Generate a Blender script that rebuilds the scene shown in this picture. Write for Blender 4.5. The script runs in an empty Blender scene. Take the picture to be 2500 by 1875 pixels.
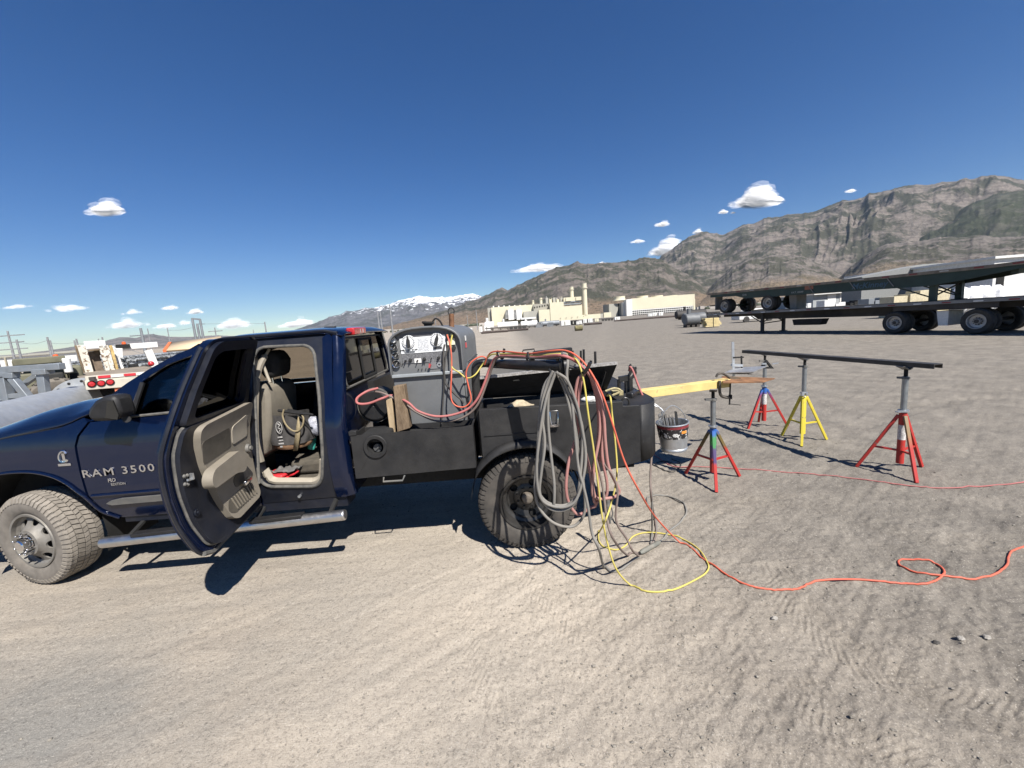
import bpy, bmesh, math, random
import numpy as np
from mathutils import Vector, Matrix, noise as mnoise
random.seed(7); rng = np.random.default_rng(7)
R = math.radians
SC = bpy.context.scene
COL = SC.collection
# ------------------------------------------------------------------ camera
CAM_H = 1.87; PITCH = R(8.5); ROLL = R(4.2); FPX = 1000.0; W0, H0 = 2500.0, 1875.0
_F = Vector((0, math.cos(PITCH), -math.sin(PITCH))); _U = Vector((0, math.sin(PITCH), math.cos(PITCH))); _R = Vector((1, 0, 0))
CR = _R*math.cos(ROLL) - _U*math.sin(ROLL); CU = _R*math.sin(ROLL) + _U*math.cos(ROLL)
cam = bpy.data.cameras.new('camera'); co = bpy.data.objects.new('camera', cam); COL.objects.link(co)
cam.sensor_width = 36.0; cam.sensor_fit = 'HORIZONTAL'; cam.lens = 36.0*FPX/W0
cam.clip_start = 0.05; cam.clip_end = 120000.0
co.matrix_world = Matrix(((CR.x, CU.x, -_F.x, 0), (CR.y, CU.y, -_F.y, 0), (CR.z, CU.z, -_F.z, CAM_H), (0, 0, 0, 1)))
SC.camera = co
# ------------------------------------------------------------------ sky, sun, exposure
SUN = Vector((0.45, -0.72, 1.0)).normalized()
elev = math.asin(SUN.z); azim = math.atan2(SUN.x, SUN.y)
wd = bpy.data.worlds.new('World'); SC.world = wd; wd.use_nodes = True
nt = wd.node_tree; nt.nodes.clear()
sky = nt.nodes.new('ShaderNodeTexSky'); sky.sky_type = 'NISHITA'; sky.sun_disc = False
sky.sun_elevation = elev; sky.sun_rotation = azim
sky.altitude = 1400; sky.air_density = 1.0; sky.dust_density = 0.2; sky.ozone_density = 2.5
bg = nt.nodes.new('ShaderNodeBackground'); bg.inputs[1].default_value = 0.053
wo = nt.nodes.new('ShaderNodeOutputWorld')
hs = nt.nodes.new('ShaderNodeHueSaturation'); hs.inputs['Saturation'].default_value = 1.40; hs.inputs['Hue'].default_value = .511
nt.links.new(sky.outputs[0], hs.inputs['Color']); nt.links.new(hs.outputs[0], bg.inputs[0]); nt.links.new(bg.outputs[0], wo.inputs[0])
sl = bpy.data.lights.new('sun', 'SUN'); sl.energy = 5.0; sl.angle = R(0.5); sl.color = (1.0, 0.955, 0.89)
so = bpy.data.objects.new('sun', sl); COL.objects.link(so)
so.rotation_euler = SUN.to_track_quat('Z', 'Y').to_euler()
vs = SC.view_settings; vs.view_transform = 'Standard'; vs.look = 'None'; vs.exposure = 0.88; vs.gamma = 1.0
vs.use_curve_mapping = False
SC.cycles.max_bounces = 8; SC.cycles.transparent_max_bounces = 48; SC.cycles.volume_bounces = 1
SC.cycles.caustics_reflective = False; SC.cycles.caustics_refractive = False

# ------------------------------------------------------------------ geometry helpers
def ray(px, py): return _F + CR*((px-W0/2)/FPX) - CU*((py-H0/2)/FPX)
def P(px, py, Y):
    d = ray(px, py); t = Y/d.y; return Vector((d.x*t, Y, CAM_H+d.z*t))
def PX(px, py, X):
    d = ray(px, py); t = X/d.x; return Vector((X, d.y*t, CAM_H+d.z*t))
def G(px, py, z=0.0):
    d = ray(px, py); t = (z-CAM_H)/d.z; return Vector((d.x*t, d.y*t, z))
def lerp_tab(tab, x):
    if x <= tab[0][0]: return tab[0][1]
    for (a, b), (c, d) in zip(tab, tab[1:]):
        if x <= c: return b+(d-b)*(x-a)/(c-a)
    return tab[-1][1]
def cr(pts, sub=8, closed=False):
    pts = [Vector(p) for p in pts]; n = len(pts); out = []
    rngs = n if closed else n-1
    for i in range(rngs):
        if closed: p0, p1, p2, p3 = pts[i-1], pts[i], pts[(i+1) % n], pts[(i+2) % n]
        else:
            p1, p2 = pts[i], pts[i+1]
            p0 = pts[i-1] if i > 0 else p1*2-p2
            p3 = pts[i+2] if i+2 < n else p2*2-p1
        for k in range(sub):
            t = k/sub; t2 = t*t; t3 = t2*t
            out.append(0.5*((2*p1)+(p2-p0)*t+(2*p0-5*p1+4*p2-p3)*t2+(3*p1-p0-3*p2+p3)*t3))
    if not closed: out.append(pts[-1])
    return out
class MB:
    def __init__(s): s.v = []; s.f = []
    def add(s, vs, fs):
        o = len(s.v); s.v += [tuple(v) for v in vs]; s.f += [tuple(i+o for i in f) for f in fs]; return s
    def box(s, c, d, M=None):
        hx, hy, hz = d[0]/2, d[1]/2, d[2]/2; c = Vector(c); vs = []
        for z in (-hz, hz):
            for x, y in ((-hx, -hy), (hx, -hy), (hx, hy), (-hx, hy)):
                v = Vector((x, y, z)); v = (M @ v) if M else v; vs.append(c+v)
        return s.add(vs, [(3, 2, 1, 0), (4, 5, 6, 7), (0, 1, 5, 4), (1, 2, 6, 5), (2, 3, 7, 6), (3, 0, 4, 7)])
    def span(s, a, b):
        a, b = Vector(a), Vector(b); return s.box((a+b)/2, (abs(b.x-a.x), abs(b.y-a.y), abs(b.z-a.z)))
    def bar(s, a, b, w, h, up=(0, 0, 1)):
        a, b = Vector(a), Vector(b); t = (b-a); L = t.length; t.normalize(); u = Vector(up)
        if abs(t.dot(u)) > .98: u = Vector((0, 1, 0))
        sd = t.cross(u).normalized(); u2 = sd.cross(t)
        return s.box((a+b)/2, (L, w, h), Matrix((t, sd, u2)).transposed())
    def cyl(s, a, b, r0, r1=None, n=16, cap=True):
        r1 = r0 if r1 is None else r1; a, b = Vector(a), Vector(b); t = (b-a).normalized()
        u = t.orthogonal().normalized(); w = t.cross(u); vs = []
        for p, r in ((a, r0), (b, r1)):
            for i in range(n):
                an = 2*math.pi*i/n; vs.append(p+u*math.cos(an)*r+w*math.sin(an)*r)
        fs = [(i, (i+1) % n, n+(i+1) % n, n+i) for i in range(n)]
        if cap: fs += [tuple(range(n-1, -1, -1)), tuple(range(n, 2*n))]
        return s.add(vs, fs)
    def tube(s, pts, r, n=8, closed=False):
        pts = [Vector(p) for p in pts]; m = len(pts); vs = []; fs = []
        rr = r if hasattr(r, '__len__') else [r]*m
        t = (pts[1]-pts[0]).normalized(); u = t.orthogonal().normalized()
        for i in range(m):
            if closed: t = (pts[(i+1) % m]-pts[i-1]).normalized()
            else: t = (pts[min(i+1, m-1)]-pts[max(i-1, 0)]).normalized()
            u = (u-t*u.dot(t)); u = u.normalized() if u.length > 1e-6 else t.orthogonal().normalized()
            w = t.cross(u)
            for k in range(n):
                an = 2*math.pi*k/n; vs.append(pts[i]+(u*math.cos(an)+w*math.sin(an))*rr[i])
        for i in range(m if closed else m-1):
            j = (i+1) % m
            for k in range(n):
                l = (k+1) % n; fs.append((i*n+k, i*n+l, j*n+l, j*n+k))
        if not closed: fs += [tuple(range(n-1, -1, -1)), tuple(range((m-1)*n, m*n))]
        return s.add(vs, fs)
    def lathe(s, prof, o, ax, n=32, close=True):
        o = Vector(o); t = Vector(ax).normalized(); u = t.orthogonal().normalized(); w = t.cross(u); m = len(prof); vs = []
        for (r, h) in prof:
            for k in range(n):
                an = 2*math.pi*k/n; vs.append(o+t*h+(u*math.cos(an)+w*math.sin(an))*max(r, 1e-4))
        fs = []
        for i in range(m if close else m-1):
            j = (i+1) % m
            for k in range(n):
                l = (k+1) % n; fs.append((i*n+k, i*n+l, j*n+l, j*n+k))
        return s.add(vs, fs)
    def prism(s, poly, o, u, v, depth):
        o, u, v = Vector(o), Vector(u), Vector(v); nn = u.cross(v).normalized()*depth; m = len(poly)
        vs = [o+u*a+v*b for a, b in poly]; vs += [p+nn for p in vs]
        return s.add(vs, [tuple(range(m-1, -1, -1)), tuple(range(m, 2*m))]+[(i, (i+1) % m, m+(i+1) % m, m+i) for i in range(m)])
    def sphere(s, c, r, nu=10, nv=7, sc=(1, 1, 1), jit=0):
        c = Vector(c); vs = [c+Vector((0, 0, -r*sc[2]))]
        for j in range(1, nv):
            th = math.pi*j/nv-math.pi/2
            for i in range(nu):
                a = 2*math.pi*i/nu; q = r*(1+random.uniform(-jit, jit))
                vs.append(c+Vector((math.cos(th)*math.cos(a)*q*sc[0], math.cos(th)*math.sin(a)*q*sc[1], math.sin(th)*q*sc[2])))
        vs.append(c+Vector((0, 0, r*sc[2]))); fs = []
        for i in range(nu): fs.append((0, 1+(i+1) % nu, 1+i))
        for j in range(nv-2):
            for i in range(nu):
                a = 1+j*nu; fs.append((a+i, a+(i+1) % nu, a+nu+(i+1) % nu, a+nu+i))
        L = len(vs)-1; a = 1+(nv-2)*nu
        for i in range(nu): fs.append((L, a+i, a+(i+1) % nu))
        return s.add(vs, fs)
    def grid(s, rows):
        m, n = len(rows), len(rows[0]); vs = [p for r in rows for p in r]
        return s.add(vs, [(i*n+j, i*n+j+1, (i+1)*n+j+1, (i+1)*n+j) for i in range(m-1) for j in range(n-1)])
    def build(s, name, mat, parent=None, smooth=35, bevel=0, solid=0, weld=False):
        me = bpy.data.meshes.new(name); me.from_pydata(s.v, [], s.f); me.validate()
        return finish(name, me, mat, parent, smooth, bevel, solid, weld)
def finish(name, me, mat, parent=None, smooth=35, bevel=0, solid=0, weld=False):
    bm = bmesh.new(); bm.from_mesh(me)
    if weld: bmesh.ops.remove_doubles(bm, verts=bm.verts, dist=1e-4)
    bmesh.ops.recalc_face_normals(bm, faces=bm.faces); bm.to_mesh(me); bm.free()
    if smooth and len(me.polygons):
        me.polygons.foreach_set('use_smooth', [True]*len(me.polygons)); me.set_sharp_from_angle(angle=R(smooth))
    o = bpy.data.objects.new(name, me); COL.objects.link(o)
    if mat: me.materials.append(mat)
    if solid:
        m = o.modifiers.new('solid', 'SOLIDIFY'); m.thickness = solid; m.offset = 0
    if bevel:
        m = o.modifiers.new('bevel', 'BEVEL'); m.width = bevel; m.segments = 2; m.limit_method = 'ANGLE'; m.angle_limit = R(40)
    if parent: setp(o, parent)
    return o
def setp(o, parent):
    o.parent = parent
    if parent.type == 'EMPTY': o.matrix_parent_inverse = Matrix.Translation(-Vector(parent.location))
    return o
def tag(o, label, cat, group=None):
    o['label'] = label; o['category'] = cat
    if group: o['group'] = group
    return o
def thing(name, label, cat, loc, group=None):
    o = bpy.data.objects.new(name, None); COL.objects.link(o); o.location = loc; o.empty_display_size = .1
    return tag(o, label, cat, group)
def struct(o): o['kind'] = 'structure'; return o
def stuff(o): o['kind'] = 'stuff'; return o
def dup_tree(o, parent=None):
    c = o.copy(); COL.objects.link(c); c.parent = parent
    for ch in o.children: dup_tree(ch, c)
    return c
def text(name, body, size, M, mat, parent, extrude=0.001, bold=0.0, shear=0.0, align='CENTER', space=1.0):
    cu = bpy.data.curves.new(name, 'FONT'); cu.body = body; cu.size = size; cu.extrude = extrude; cu.offset = bold
    cu.align_x = align; cu.align_y = 'CENTER'; cu.shear = shear; cu.resolution_u = 2; cu.space_character = space
    t = bpy.data.objects.new(name, cu); COL.objects.link(t)
    dg = bpy.context.evaluated_depsgraph_get()
    me = bpy.data.meshes.new_from_object(t.evaluated_get(dg)); bpy.data.objects.remove(t)
    me.transform(M); me.materials.clear()
    return finish(name, me, mat, parent, smooth=0)
def frameM(o, u, v):
    u, v = Vector(u).normalized(), Vector(v).normalized(); n = u.cross(v).normalized(); v = n.cross(u)
    return Matrix(((u.x, v.x, n.x, o[0]), (u.y, v.y, n.y, o[1]), (u.z, v.z, n.z, o[2]), (0, 0, 0, 1)))

# ------------------------------------------------------------------ materials
class N:
    def __init__(s, name):
        s.m = bpy.data.materials.new(name); s.m.use_nodes = True; s.t = s.m.node_tree; s.t.nodes.clear()
        s.out = s.n('ShaderNodeOutputMaterial'); s.tc = s.n('ShaderNodeTexCoord')
    def n(s, typ, **kw):
        k = s.t.nodes.new(typ)
        for a, b in kw.items(): setattr(k, a, b)
        return k
    def l(s, a, b): s.t.links.new(a, b)
    def mapping(s, scale=(1, 1, 1), rot=(0, 0, 0), src='Object'):
        m = s.n('ShaderNodeMapping'); m.inputs['Scale'].default_value = scale; m.inputs['Rotation'].default_value = rot
        s.l(s.tc.outputs[src], m.inputs[0]); return m.outputs[0]
    def noise(s, scale, detail=5, rough=.55, vec=None, dist=0):
        k = s.n('ShaderNodeTexNoise'); k.inputs['Scale'].default_value = scale; k.inputs['Detail'].default_value = detail
        k.inputs['Roughness'].default_value = rough; k.inputs['Distortion'].default_value = dist
        s.l(vec if vec is not None else s.tc.outputs['Object'], k.inputs['Vector']); return k.outputs[0]
    def ramp(s, fac, stops, interp='LINEAR'):
        k = s.n('ShaderNodeValToRGB'); cr_ = k.color_ramp; cr_.interpolation = interp
        while len(cr_.elements) < len(stops): cr_.elements.new(.5)
        for e, (p, c) in zip(cr_.elements, stops):
            e.position = p; e.color = (c, c, c, 1) if not hasattr(c, '__len__') else (*c, 1)
        s.l(fac, k.inputs[0]); return k.outputs[0]
    def mix(s, fac, a, b, mode='MIX'):
        k = s.n('ShaderNodeMix', data_type='RGBA', blend_type=mode)
        for sock, val in ((k.inputs[0], fac), (k.inputs[6], a), (k.inputs[7], b)):
            if isinstance(val, bpy.types.NodeSocket): s.l(val, sock)
            elif hasattr(val, '__len__'): sock.default_value = (*val, 1)
            else: sock.default_value = val
        return k.outputs[2]
    def math(s, op, a, b=0.0, c=None, clamp=False):
        k = s.n('ShaderNodeMath', operation=op, use_clamp=clamp)
        for i, val in enumerate((a, b, c)):
            if val is None: continue
            if isinstance(val, bpy.types.NodeSocket): s.l(val, k.inputs[i])
            else: k.inputs[i].default_value = val
        return k.outputs[0]
    def sep(s, src=None):
        k = s.n('ShaderNodeSeparateXYZ'); s.l(src if src is not None else s.tc.outputs['Object'], k.inputs[0]); return k.outputs
    def bump(s, h, strength=.3, dist=.01, normal=None):
        k = s.n('ShaderNodeBump'); k.inputs['Strength'].default_value = strength; k.inputs['Distance'].default_value = dist
        s.l(h, k.inputs['Height'])
        if normal is not None: s.l(normal, k.inputs['Normal'])
        return k.outputs[0]
    def bsdf(s, col, rough=.5, metal=0.0, normal=None, spec=.5, coat=0.0, trans=None):
        k = s.n('ShaderNodeBsdfPrincipled')
        for nme, val in (('Base Color', col), ('Roughness', rough), ('Metallic', metal), ('Specular IOR Level', spec), ('Coat Weight', coat)):
            sk = k.inputs[nme]
            if isinstance(val, bpy.types.NodeSocket): s.l(val, sk)
            elif hasattr(val, '__len__'): sk.default_value = (*val, 1)
            else: sk.default_value = val
        if coat: k.inputs['Coat Roughness'].default_value = .06
        if normal is not None: s.l(normal, k.inputs['Normal'])
        s.l(k.outputs[0], s.out.inputs[0]); return k
_M = {}
def pbr(name, col, rough=.5, metal=0.0, var=.18, scale=6.0, bump=0.0, bscale=60.0, dust=0.0, dustcol=(.30, .26, .21), spec=.5, coat=0.0, chips=None, chipamt=.62, chipscale=14):
    """painted / bare surface with tonal variation, fine relief, dust and chips"""
    if name in _M: return _M[name]
    s = N(name)
    nz = s.noise(scale, 6, .6)
    c = s.mix(s.ramp(nz, [(.3, 0.0), (.7, 1.0)]), tuple(x*(1-var) for x in col), tuple(min(1, x*(1+var)) for x in col))
    rr = s.math('MULTIPLY_ADD', s.noise(scale*3.1, 4), .25, rough-.125, clamp=True)
    if chips:
        f = s.ramp(s.noise(chipscale, 8, .7), [(chipamt, 0.0), (chipamt+.05, 1.0)]); c = s.mix(f, c, chips)
    if dust:
        f = s.math('MULTIPLY', s.ramp(s.noise(scale*.7, 7, .65), [(.32, 0.0), (.75, 1.0)]), dust)
        c = s.mix(f, c, dustcol); rr = s.math('ADD', rr, s.math('MULTIPLY', f, .4), clamp=True)
    nm = s.bump(s.noise(bscale, 5, .6), bump, .01) if bump else None
    s.bsdf(c, rr, metal, nm, spec, coat); _M[name] = s.m; return s.m
def glass(name, tint, refl_rough=.02):
    s = N(name); a = s.n('ShaderNodeBsdfTransparent'); a.inputs[0].default_value = (*tint, 1)
    g = s.n('ShaderNodeBsdfGlossy'); g.inputs['Roughness'].default_value = refl_rough
    fr = s.n('ShaderNodeFresnel'); fr.inputs[0].default_value = 1.5
    mx = s.n('ShaderNodeMixShader'); s.l(fr.outputs[0], mx.inputs[0]); s.l(a.outputs[0], mx.inputs[1]); s.l(g.outputs[0], mx.inputs[2])
    s.l(mx.outputs[0], s.out.inputs[0]); return s.m
# ------------------------------------------------------------------ value noise for terrain (numpy)
def _hash(ix, iy, seed):
    h = (ix.astype(np.int64)*374761393 + iy.astype(np.int64)*668265263 + seed*974634777) & 0x7fffffff
    h = ((h ^ (h >> 13))*1274126177) & 0x7fffffff
    return ((h ^ (h >> 16)) & 0xffff)/65535.0
def vn(x, y, seed=0):
    ix, iy = np.floor(x), np.floor(y); fx, fy = x-ix, y-iy
    fx = fx*fx*fx*(fx*(fx*6-15)+10); fy = fy*fy*fy*(fy*(fy*6-15)+10)
    a, b = _hash(ix, iy, seed), _hash(ix+1, iy, seed); c, d = _hash(ix, iy+1, seed), _hash(ix+1, iy+1, seed)
    return (a+(b-a)*fx)+((c+(d-c)*fx)-(a+(b-a)*fx))*fy
def fbm(x, y, oct=5, seed=0, lac=2.03, g=.5):
    s = 0; a = 1; t = 0
    for i in range(oct):
        s = s+a*vn(x+i*17.3, y-i*9.1, seed+i); t += a; a *= g; x, y = x*lac, y*lac
    return s/t
def ridged(x, y, oct=5, seed=0, g=.55):
    s = 0; a = 1; t = 0
    for i in range(oct):
        s = s+a*(1-np.abs(2*vn(x+i*7.7, y+i*3.3, seed+i)-1))**2; t += a; a *= g; x, y = x*2.1, y*2.1
    return s/t
def np_mesh(name, V, F, mat, smooth=True):
    me = bpy.data.meshes.new(name); nv, nf = len(V), len(F)
    me.vertices.add(nv); me.vertices.foreach_set('co', V.astype(np.float32).ravel())
    me.loops.add(nf*4); me.loops.foreach_set('vertex_index', F.astype(np.int32).ravel())
    me.polygons.add(nf); me.polygons.foreach_set('loop_start', np.arange(0, nf*4, 4, dtype=np.int32))
    me.update(calc_edges=True)
    if smooth: me.polygons.foreach_set('use_smooth', np.ones(nf, dtype=bool))
    me.materials.append(mat); o = bpy.data.objects.new(name, me); COL.objects.link(o); return o
def grid_faces(m, n, wrap=False):
    i, j = np.meshgrid(np.arange(m-1), np.arange(n if wrap else n-1), indexing='ij'); k = (j+1) % n
    return np.stack([i*n+j, i*n+k, (i+1)*n+k, (i+1)*n+j], -1).reshape(-1, 4)
# ------------------------------------------------------------------ ground
TRACKS = []   # (polyline, half width, depth, pitch)
def seg_track(pts, hw, depth, pitch):
    TRACKS.append((np.array([tuple(p)[:2] for p in cr(pts, 10)]), hw, depth, pitch))
for off in (0, 1.9):
    seg_track([G(1500+off*40, 935), G(1650+off*30, 880-off*8), G(1800, 872-off*6), G(1840, 905), G(1700, 935), G(1560, 985)], .16, .018, .06)
seg_track([G(2600, 1330), G(2250, 1310), G(2000, 1235), G(1800, 1215)], .13, .011, .05)
seg_track([G(2600, 1760), G(2330, 1720), G(2120, 1620), G(1960, 1490), G(1900, 1400)], .13, .013, .05)
seg_track([G(2300, 1900), G(2080, 1810), G(1990, 1700)], .12, .011, .05)
seg_track([G(2600, 900), G(2250, 905), G(2000, 925), G(1880, 960)], .17, .02, .07)
seg_track([G(2600, 960), G(2300, 985), G(2100, 1040)], .15, .016, .06)
seg_track([G(1430, 1560), G(1350, 1470), G(1300, 1400)], .12, .006, .045)
seg_track([G(1230, 1720), G(1180, 1600), G(1160, 1480)], .11, .006, .045)
def ground_h(x, y):
    r = np.hypot(x, y)
    rough = 1/(1+np.exp(-(x*1.0-.15*y+.25)*2.2))            # churned to the right, packed to the left
    rough = .22+.78*rough*(.55+.9*fbm(x*.7+3, y*.7, 3, 11))
    h = .03*(fbm(x*.35, y*.35, 3, 1)-.5)+.02*(fbm(x*1.3, y*1.3, 3, 2)-.5)
    cl = fbm(x*7, y*7, 5, 3, 2.1, .62)-.5
    h = h+rough*(.028*cl+.009*(ridged(x*11, y*11, 3, 5)-.5)+.016*np.maximum(0, vn(x*13, y*13, 8)-.80))
    u, v = x*.80+y*.60, -x*.60+y*.80                         # fine grooves dragged across the yard
    h = h+.008*(fbm(x*38, y*38, 2, 31)-.5)*(.05+rough)
    h = h+.012*(fbm(u*1.2, v*14, 4, 9)-.5)*(.4+rough)
    for pl, hw, dep, pit in TRACKS:
        bb = (x > pl[:, 0].min()-.5) & (x < pl[:, 0].max()+.5) & (y > pl[:, 1].min()-.5) & (y < pl[:, 1].max()+.5)
        if not bb.any(): continue
        X, Y = x[bb], y[bb]; best = np.full(X.shape, 9.0); arc = np.zeros(X.shape); side = np.zeros(X.shape); L = 0
        for a, b in zip(pl, pl[1:]):
            d = b-a; l = np.hypot(*d); t = np.clip(((X-a[0])*d[0]+(Y-a[1])*d[1])/(l*l), 0, 1)
            dx, dy = X-a[0]-t*d[0], Y-a[1]-t*d[1]; q = np.hypot(dx, dy); m = q < best
            best[m] = q[m]; arc[m] = L+t[m]*l; side[m] = (dx*d[1]-dy*d[0])[m]/l; L += l
        wgt = np.clip((hw-best)/.03+.5, 0, 1)*(.35+.65*fbm(X*2.1, Y*2.1, 2, 21))
        tread = ((np.abs(side)*1.2+arc) % pit > pit*.42)*1.0
        h[bb] += wgt*(-dep*.5-dep*.55*tread)+dep*.45*wgt*np.exp(-((best-hw)/.03)**2)
    fade = np.clip((60-r)/50, 0, 1)
    return h*fade
rad = [0.0]; r_ = .9; rad.append(r_)
while r_ < 9000:
    st = max(.0115, .55*r_*r_/767); st = min(st, r_*.25); r_ += st; rad.append(r_)
rad = np.array(rad); fine = np.linspace(R(-70), R(72), 860); back = np.linspace(R(72), R(290), 60)[1:-1]
azs = np.concatenate([fine, back]); A, RR = np.meshgrid(azs, rad)
GX, GY = RR*np.sin(A), RR*np.cos(A); GZ = ground_h(GX.ravel(), GY.ravel()).reshape(GX.shape)
s = N('yard_dirt'); pos = s.tc.outputs['Object']
n_big = s.noise(.35, 4, .6); n_mid = s.noise(2.2, 6, .62); n_fine = s.noise(30, 8, .78); n_grit = s.noise(170, 3, .7)
streak = s.noise(1.0, 6, .65, s.mapping((.9, 9.0, 1), (0, 0, R(-52))))
tan = s.mix(s.ramp(n_mid, [(.32, 0.0), (.68, 1.0)]), (.225, .199, .165), (.345, .304, .250))
c = s.mix(s.ramp(n_big, [(.36, 0.0), (.62, .75)]), tan, (.41, .360, .298))
c = s.mix(s.math('MULTIPLY', s.ramp(streak, [(.38, 1.0), (.60, 0.0)]), .55), c, (.185, .168, .147))
far = s.noise(.6, 6, .6, s.mapping((.12, 1.0, 1), (0, 0, R(-8))))
c = s.mix(s.math('MULTIPLY', s.ramp(far, [(.42, 0.0), (.66, 1.0)]), .5), c, (.39, .328, .252))
xyz = s.sep(); leftm = s.math('MULTIPLY_ADD', xyz[0], -.35, .18, clamp=True)
nearm = s.math('MULTIPLY_ADD', xyz[1], -.45, 1.7, clamp=True)
gm = s.math('MULTIPLY', s.math('MULTIPLY', leftm, nearm), s.ramp(s.noise(.9, 5, .6), [(.40, 0.0), (.62, .8)]))
cen = s.math('MULTIPLY', s.math('MULTIPLY_ADD', s.math('ABSOLUTE', s.math('ADD', xyz[0], s.math('MULTIPLY_ADD', xyz[1], -.25, 1.0))), -.75, 1.25, clamp=True), s.ramp(n_big, [(.25, .45), (.6, 1.0)]))
c = s.mix(s.math('MULTIPLY', cen, .8), c, (.46, .402, .328))
c = s.mix(gm, c, (.205, .203, .188))
rightm = s.math('MULTIPLY', s.math('MULTIPLY_ADD', s.math('ADD', xyz[0], s.math('MULTIPLY_ADD', n_big, 2.4, -1.2)), .42, -.12, clamp=True), .85)
c = s.mix(rightm, c, s.mix(s.ramp(n_mid, [(.3, 0.0), (.7, 1.0)]), (.115, .104, .089), (.215, .194, .163)))
c = s.mix(s.ramp(n_fine, [(.28, .80), (.47, 0.0), (.74, 0.0)]), c, (.070, .063, .056))
c = s.mix(s.ramp(n_fine, [(.60, 0.0), (.80, .45)]), c, (.44, .40, .34))
c = s.mix(s.ramp(n_grit, [(.57, 0.0), (.70, .70)]), c, (.075, .068, .062))
c = s.mix(s.ramp(s.noise(140, 3, .6), [(.62, 0.0), (.72, .8)]), c, (.52, .485, .43))
n_c = s.noise(70, 5, .75)
c = s.mix(s.ramp(n_c, [(.30, .75), (.46, 0.0)]), c, (.095, .086, .076)); c = s.mix(s.ramp(n_c, [(.56, 0.0), (.74, .6)]), c, (.50, .455, .395))
b0 = s.bump(n_c, .55, .008)
b1 = s.bump(n_fine, .6, .014, b0); b2 = s.bump(n_grit, .7, .004, b1); b3 = s.bump(streak, .35, .02, b2)
s.bsdf(c, .93, 0, b3, .25)
ground = np_mesh('ground', np.stack([GX.ravel(), GY.ravel(), GZ.ravel()], 1), grid_faces(len(rad), len(azs), True), s.m); struct(ground)
def gz(x, y): return float(ground_h(np.array([x]), np.array([y]))[0])
def GG(px, py, lift=0.0):
    p = G(px, py); p.z = gz(p.x, p.y)+lift; return p
# loose gravel: too many to count
m = MB(); xs = []
for i in range(11000):
    a = R(random.uniform(-58, 60)); r_ = 1.1+7.5*random.random()**1.9; x, y = r_*math.sin(a), r_*math.cos(a)
    if x < -.2 and random.random() < .70: continue
    xs.append((x, y))
zs = ground_h(np.array([q[0] for q in xs]), np.array([q[1] for q in xs]))
for (x, y), z in zip(xs, zs):
    q = .0018+.0080*random.random()**5
    m.sphere((x, y, z+q*.3), q, 5, 3, (random.uniform(.8, 1.5), random.uniform(.7, 1.2), .7), .25)
stuff(m.build('gravel', pbr('gravel_stone', (.21, .19, .16), .9, 0, .5, 40), smooth=0))['label'] = 'loose small stones scattered over the dirt'
for i, (px, py, q, lab) in enumerate(((1891, 1512, .015, 'small grey rock lying alone right of centre in the dirt'), (2346, 1560, .014, 'middle one of three small rocks at right, flat and pale'), (2409, 1560, .015, 'rightmost of the three small rocks in the dirt'), (2286, 1573, .012, 'leftmost of the three small rocks at right, nearly black'))):
    p = GG(px, py); m = MB(); m.sphere((p.x, p.y, p.z+q*.45), q, 9, 6, (1.4, 1.0, .75), .18)
    tag(m.build('rock', pbr('rock_dark' if i == 3 else 'rock_grey', (.06, .055, .05) if i == 3 else (.28, .26, .23), .9, 0, .3, 60, .4, 90), smooth=0), lab, 'rock')
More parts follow.
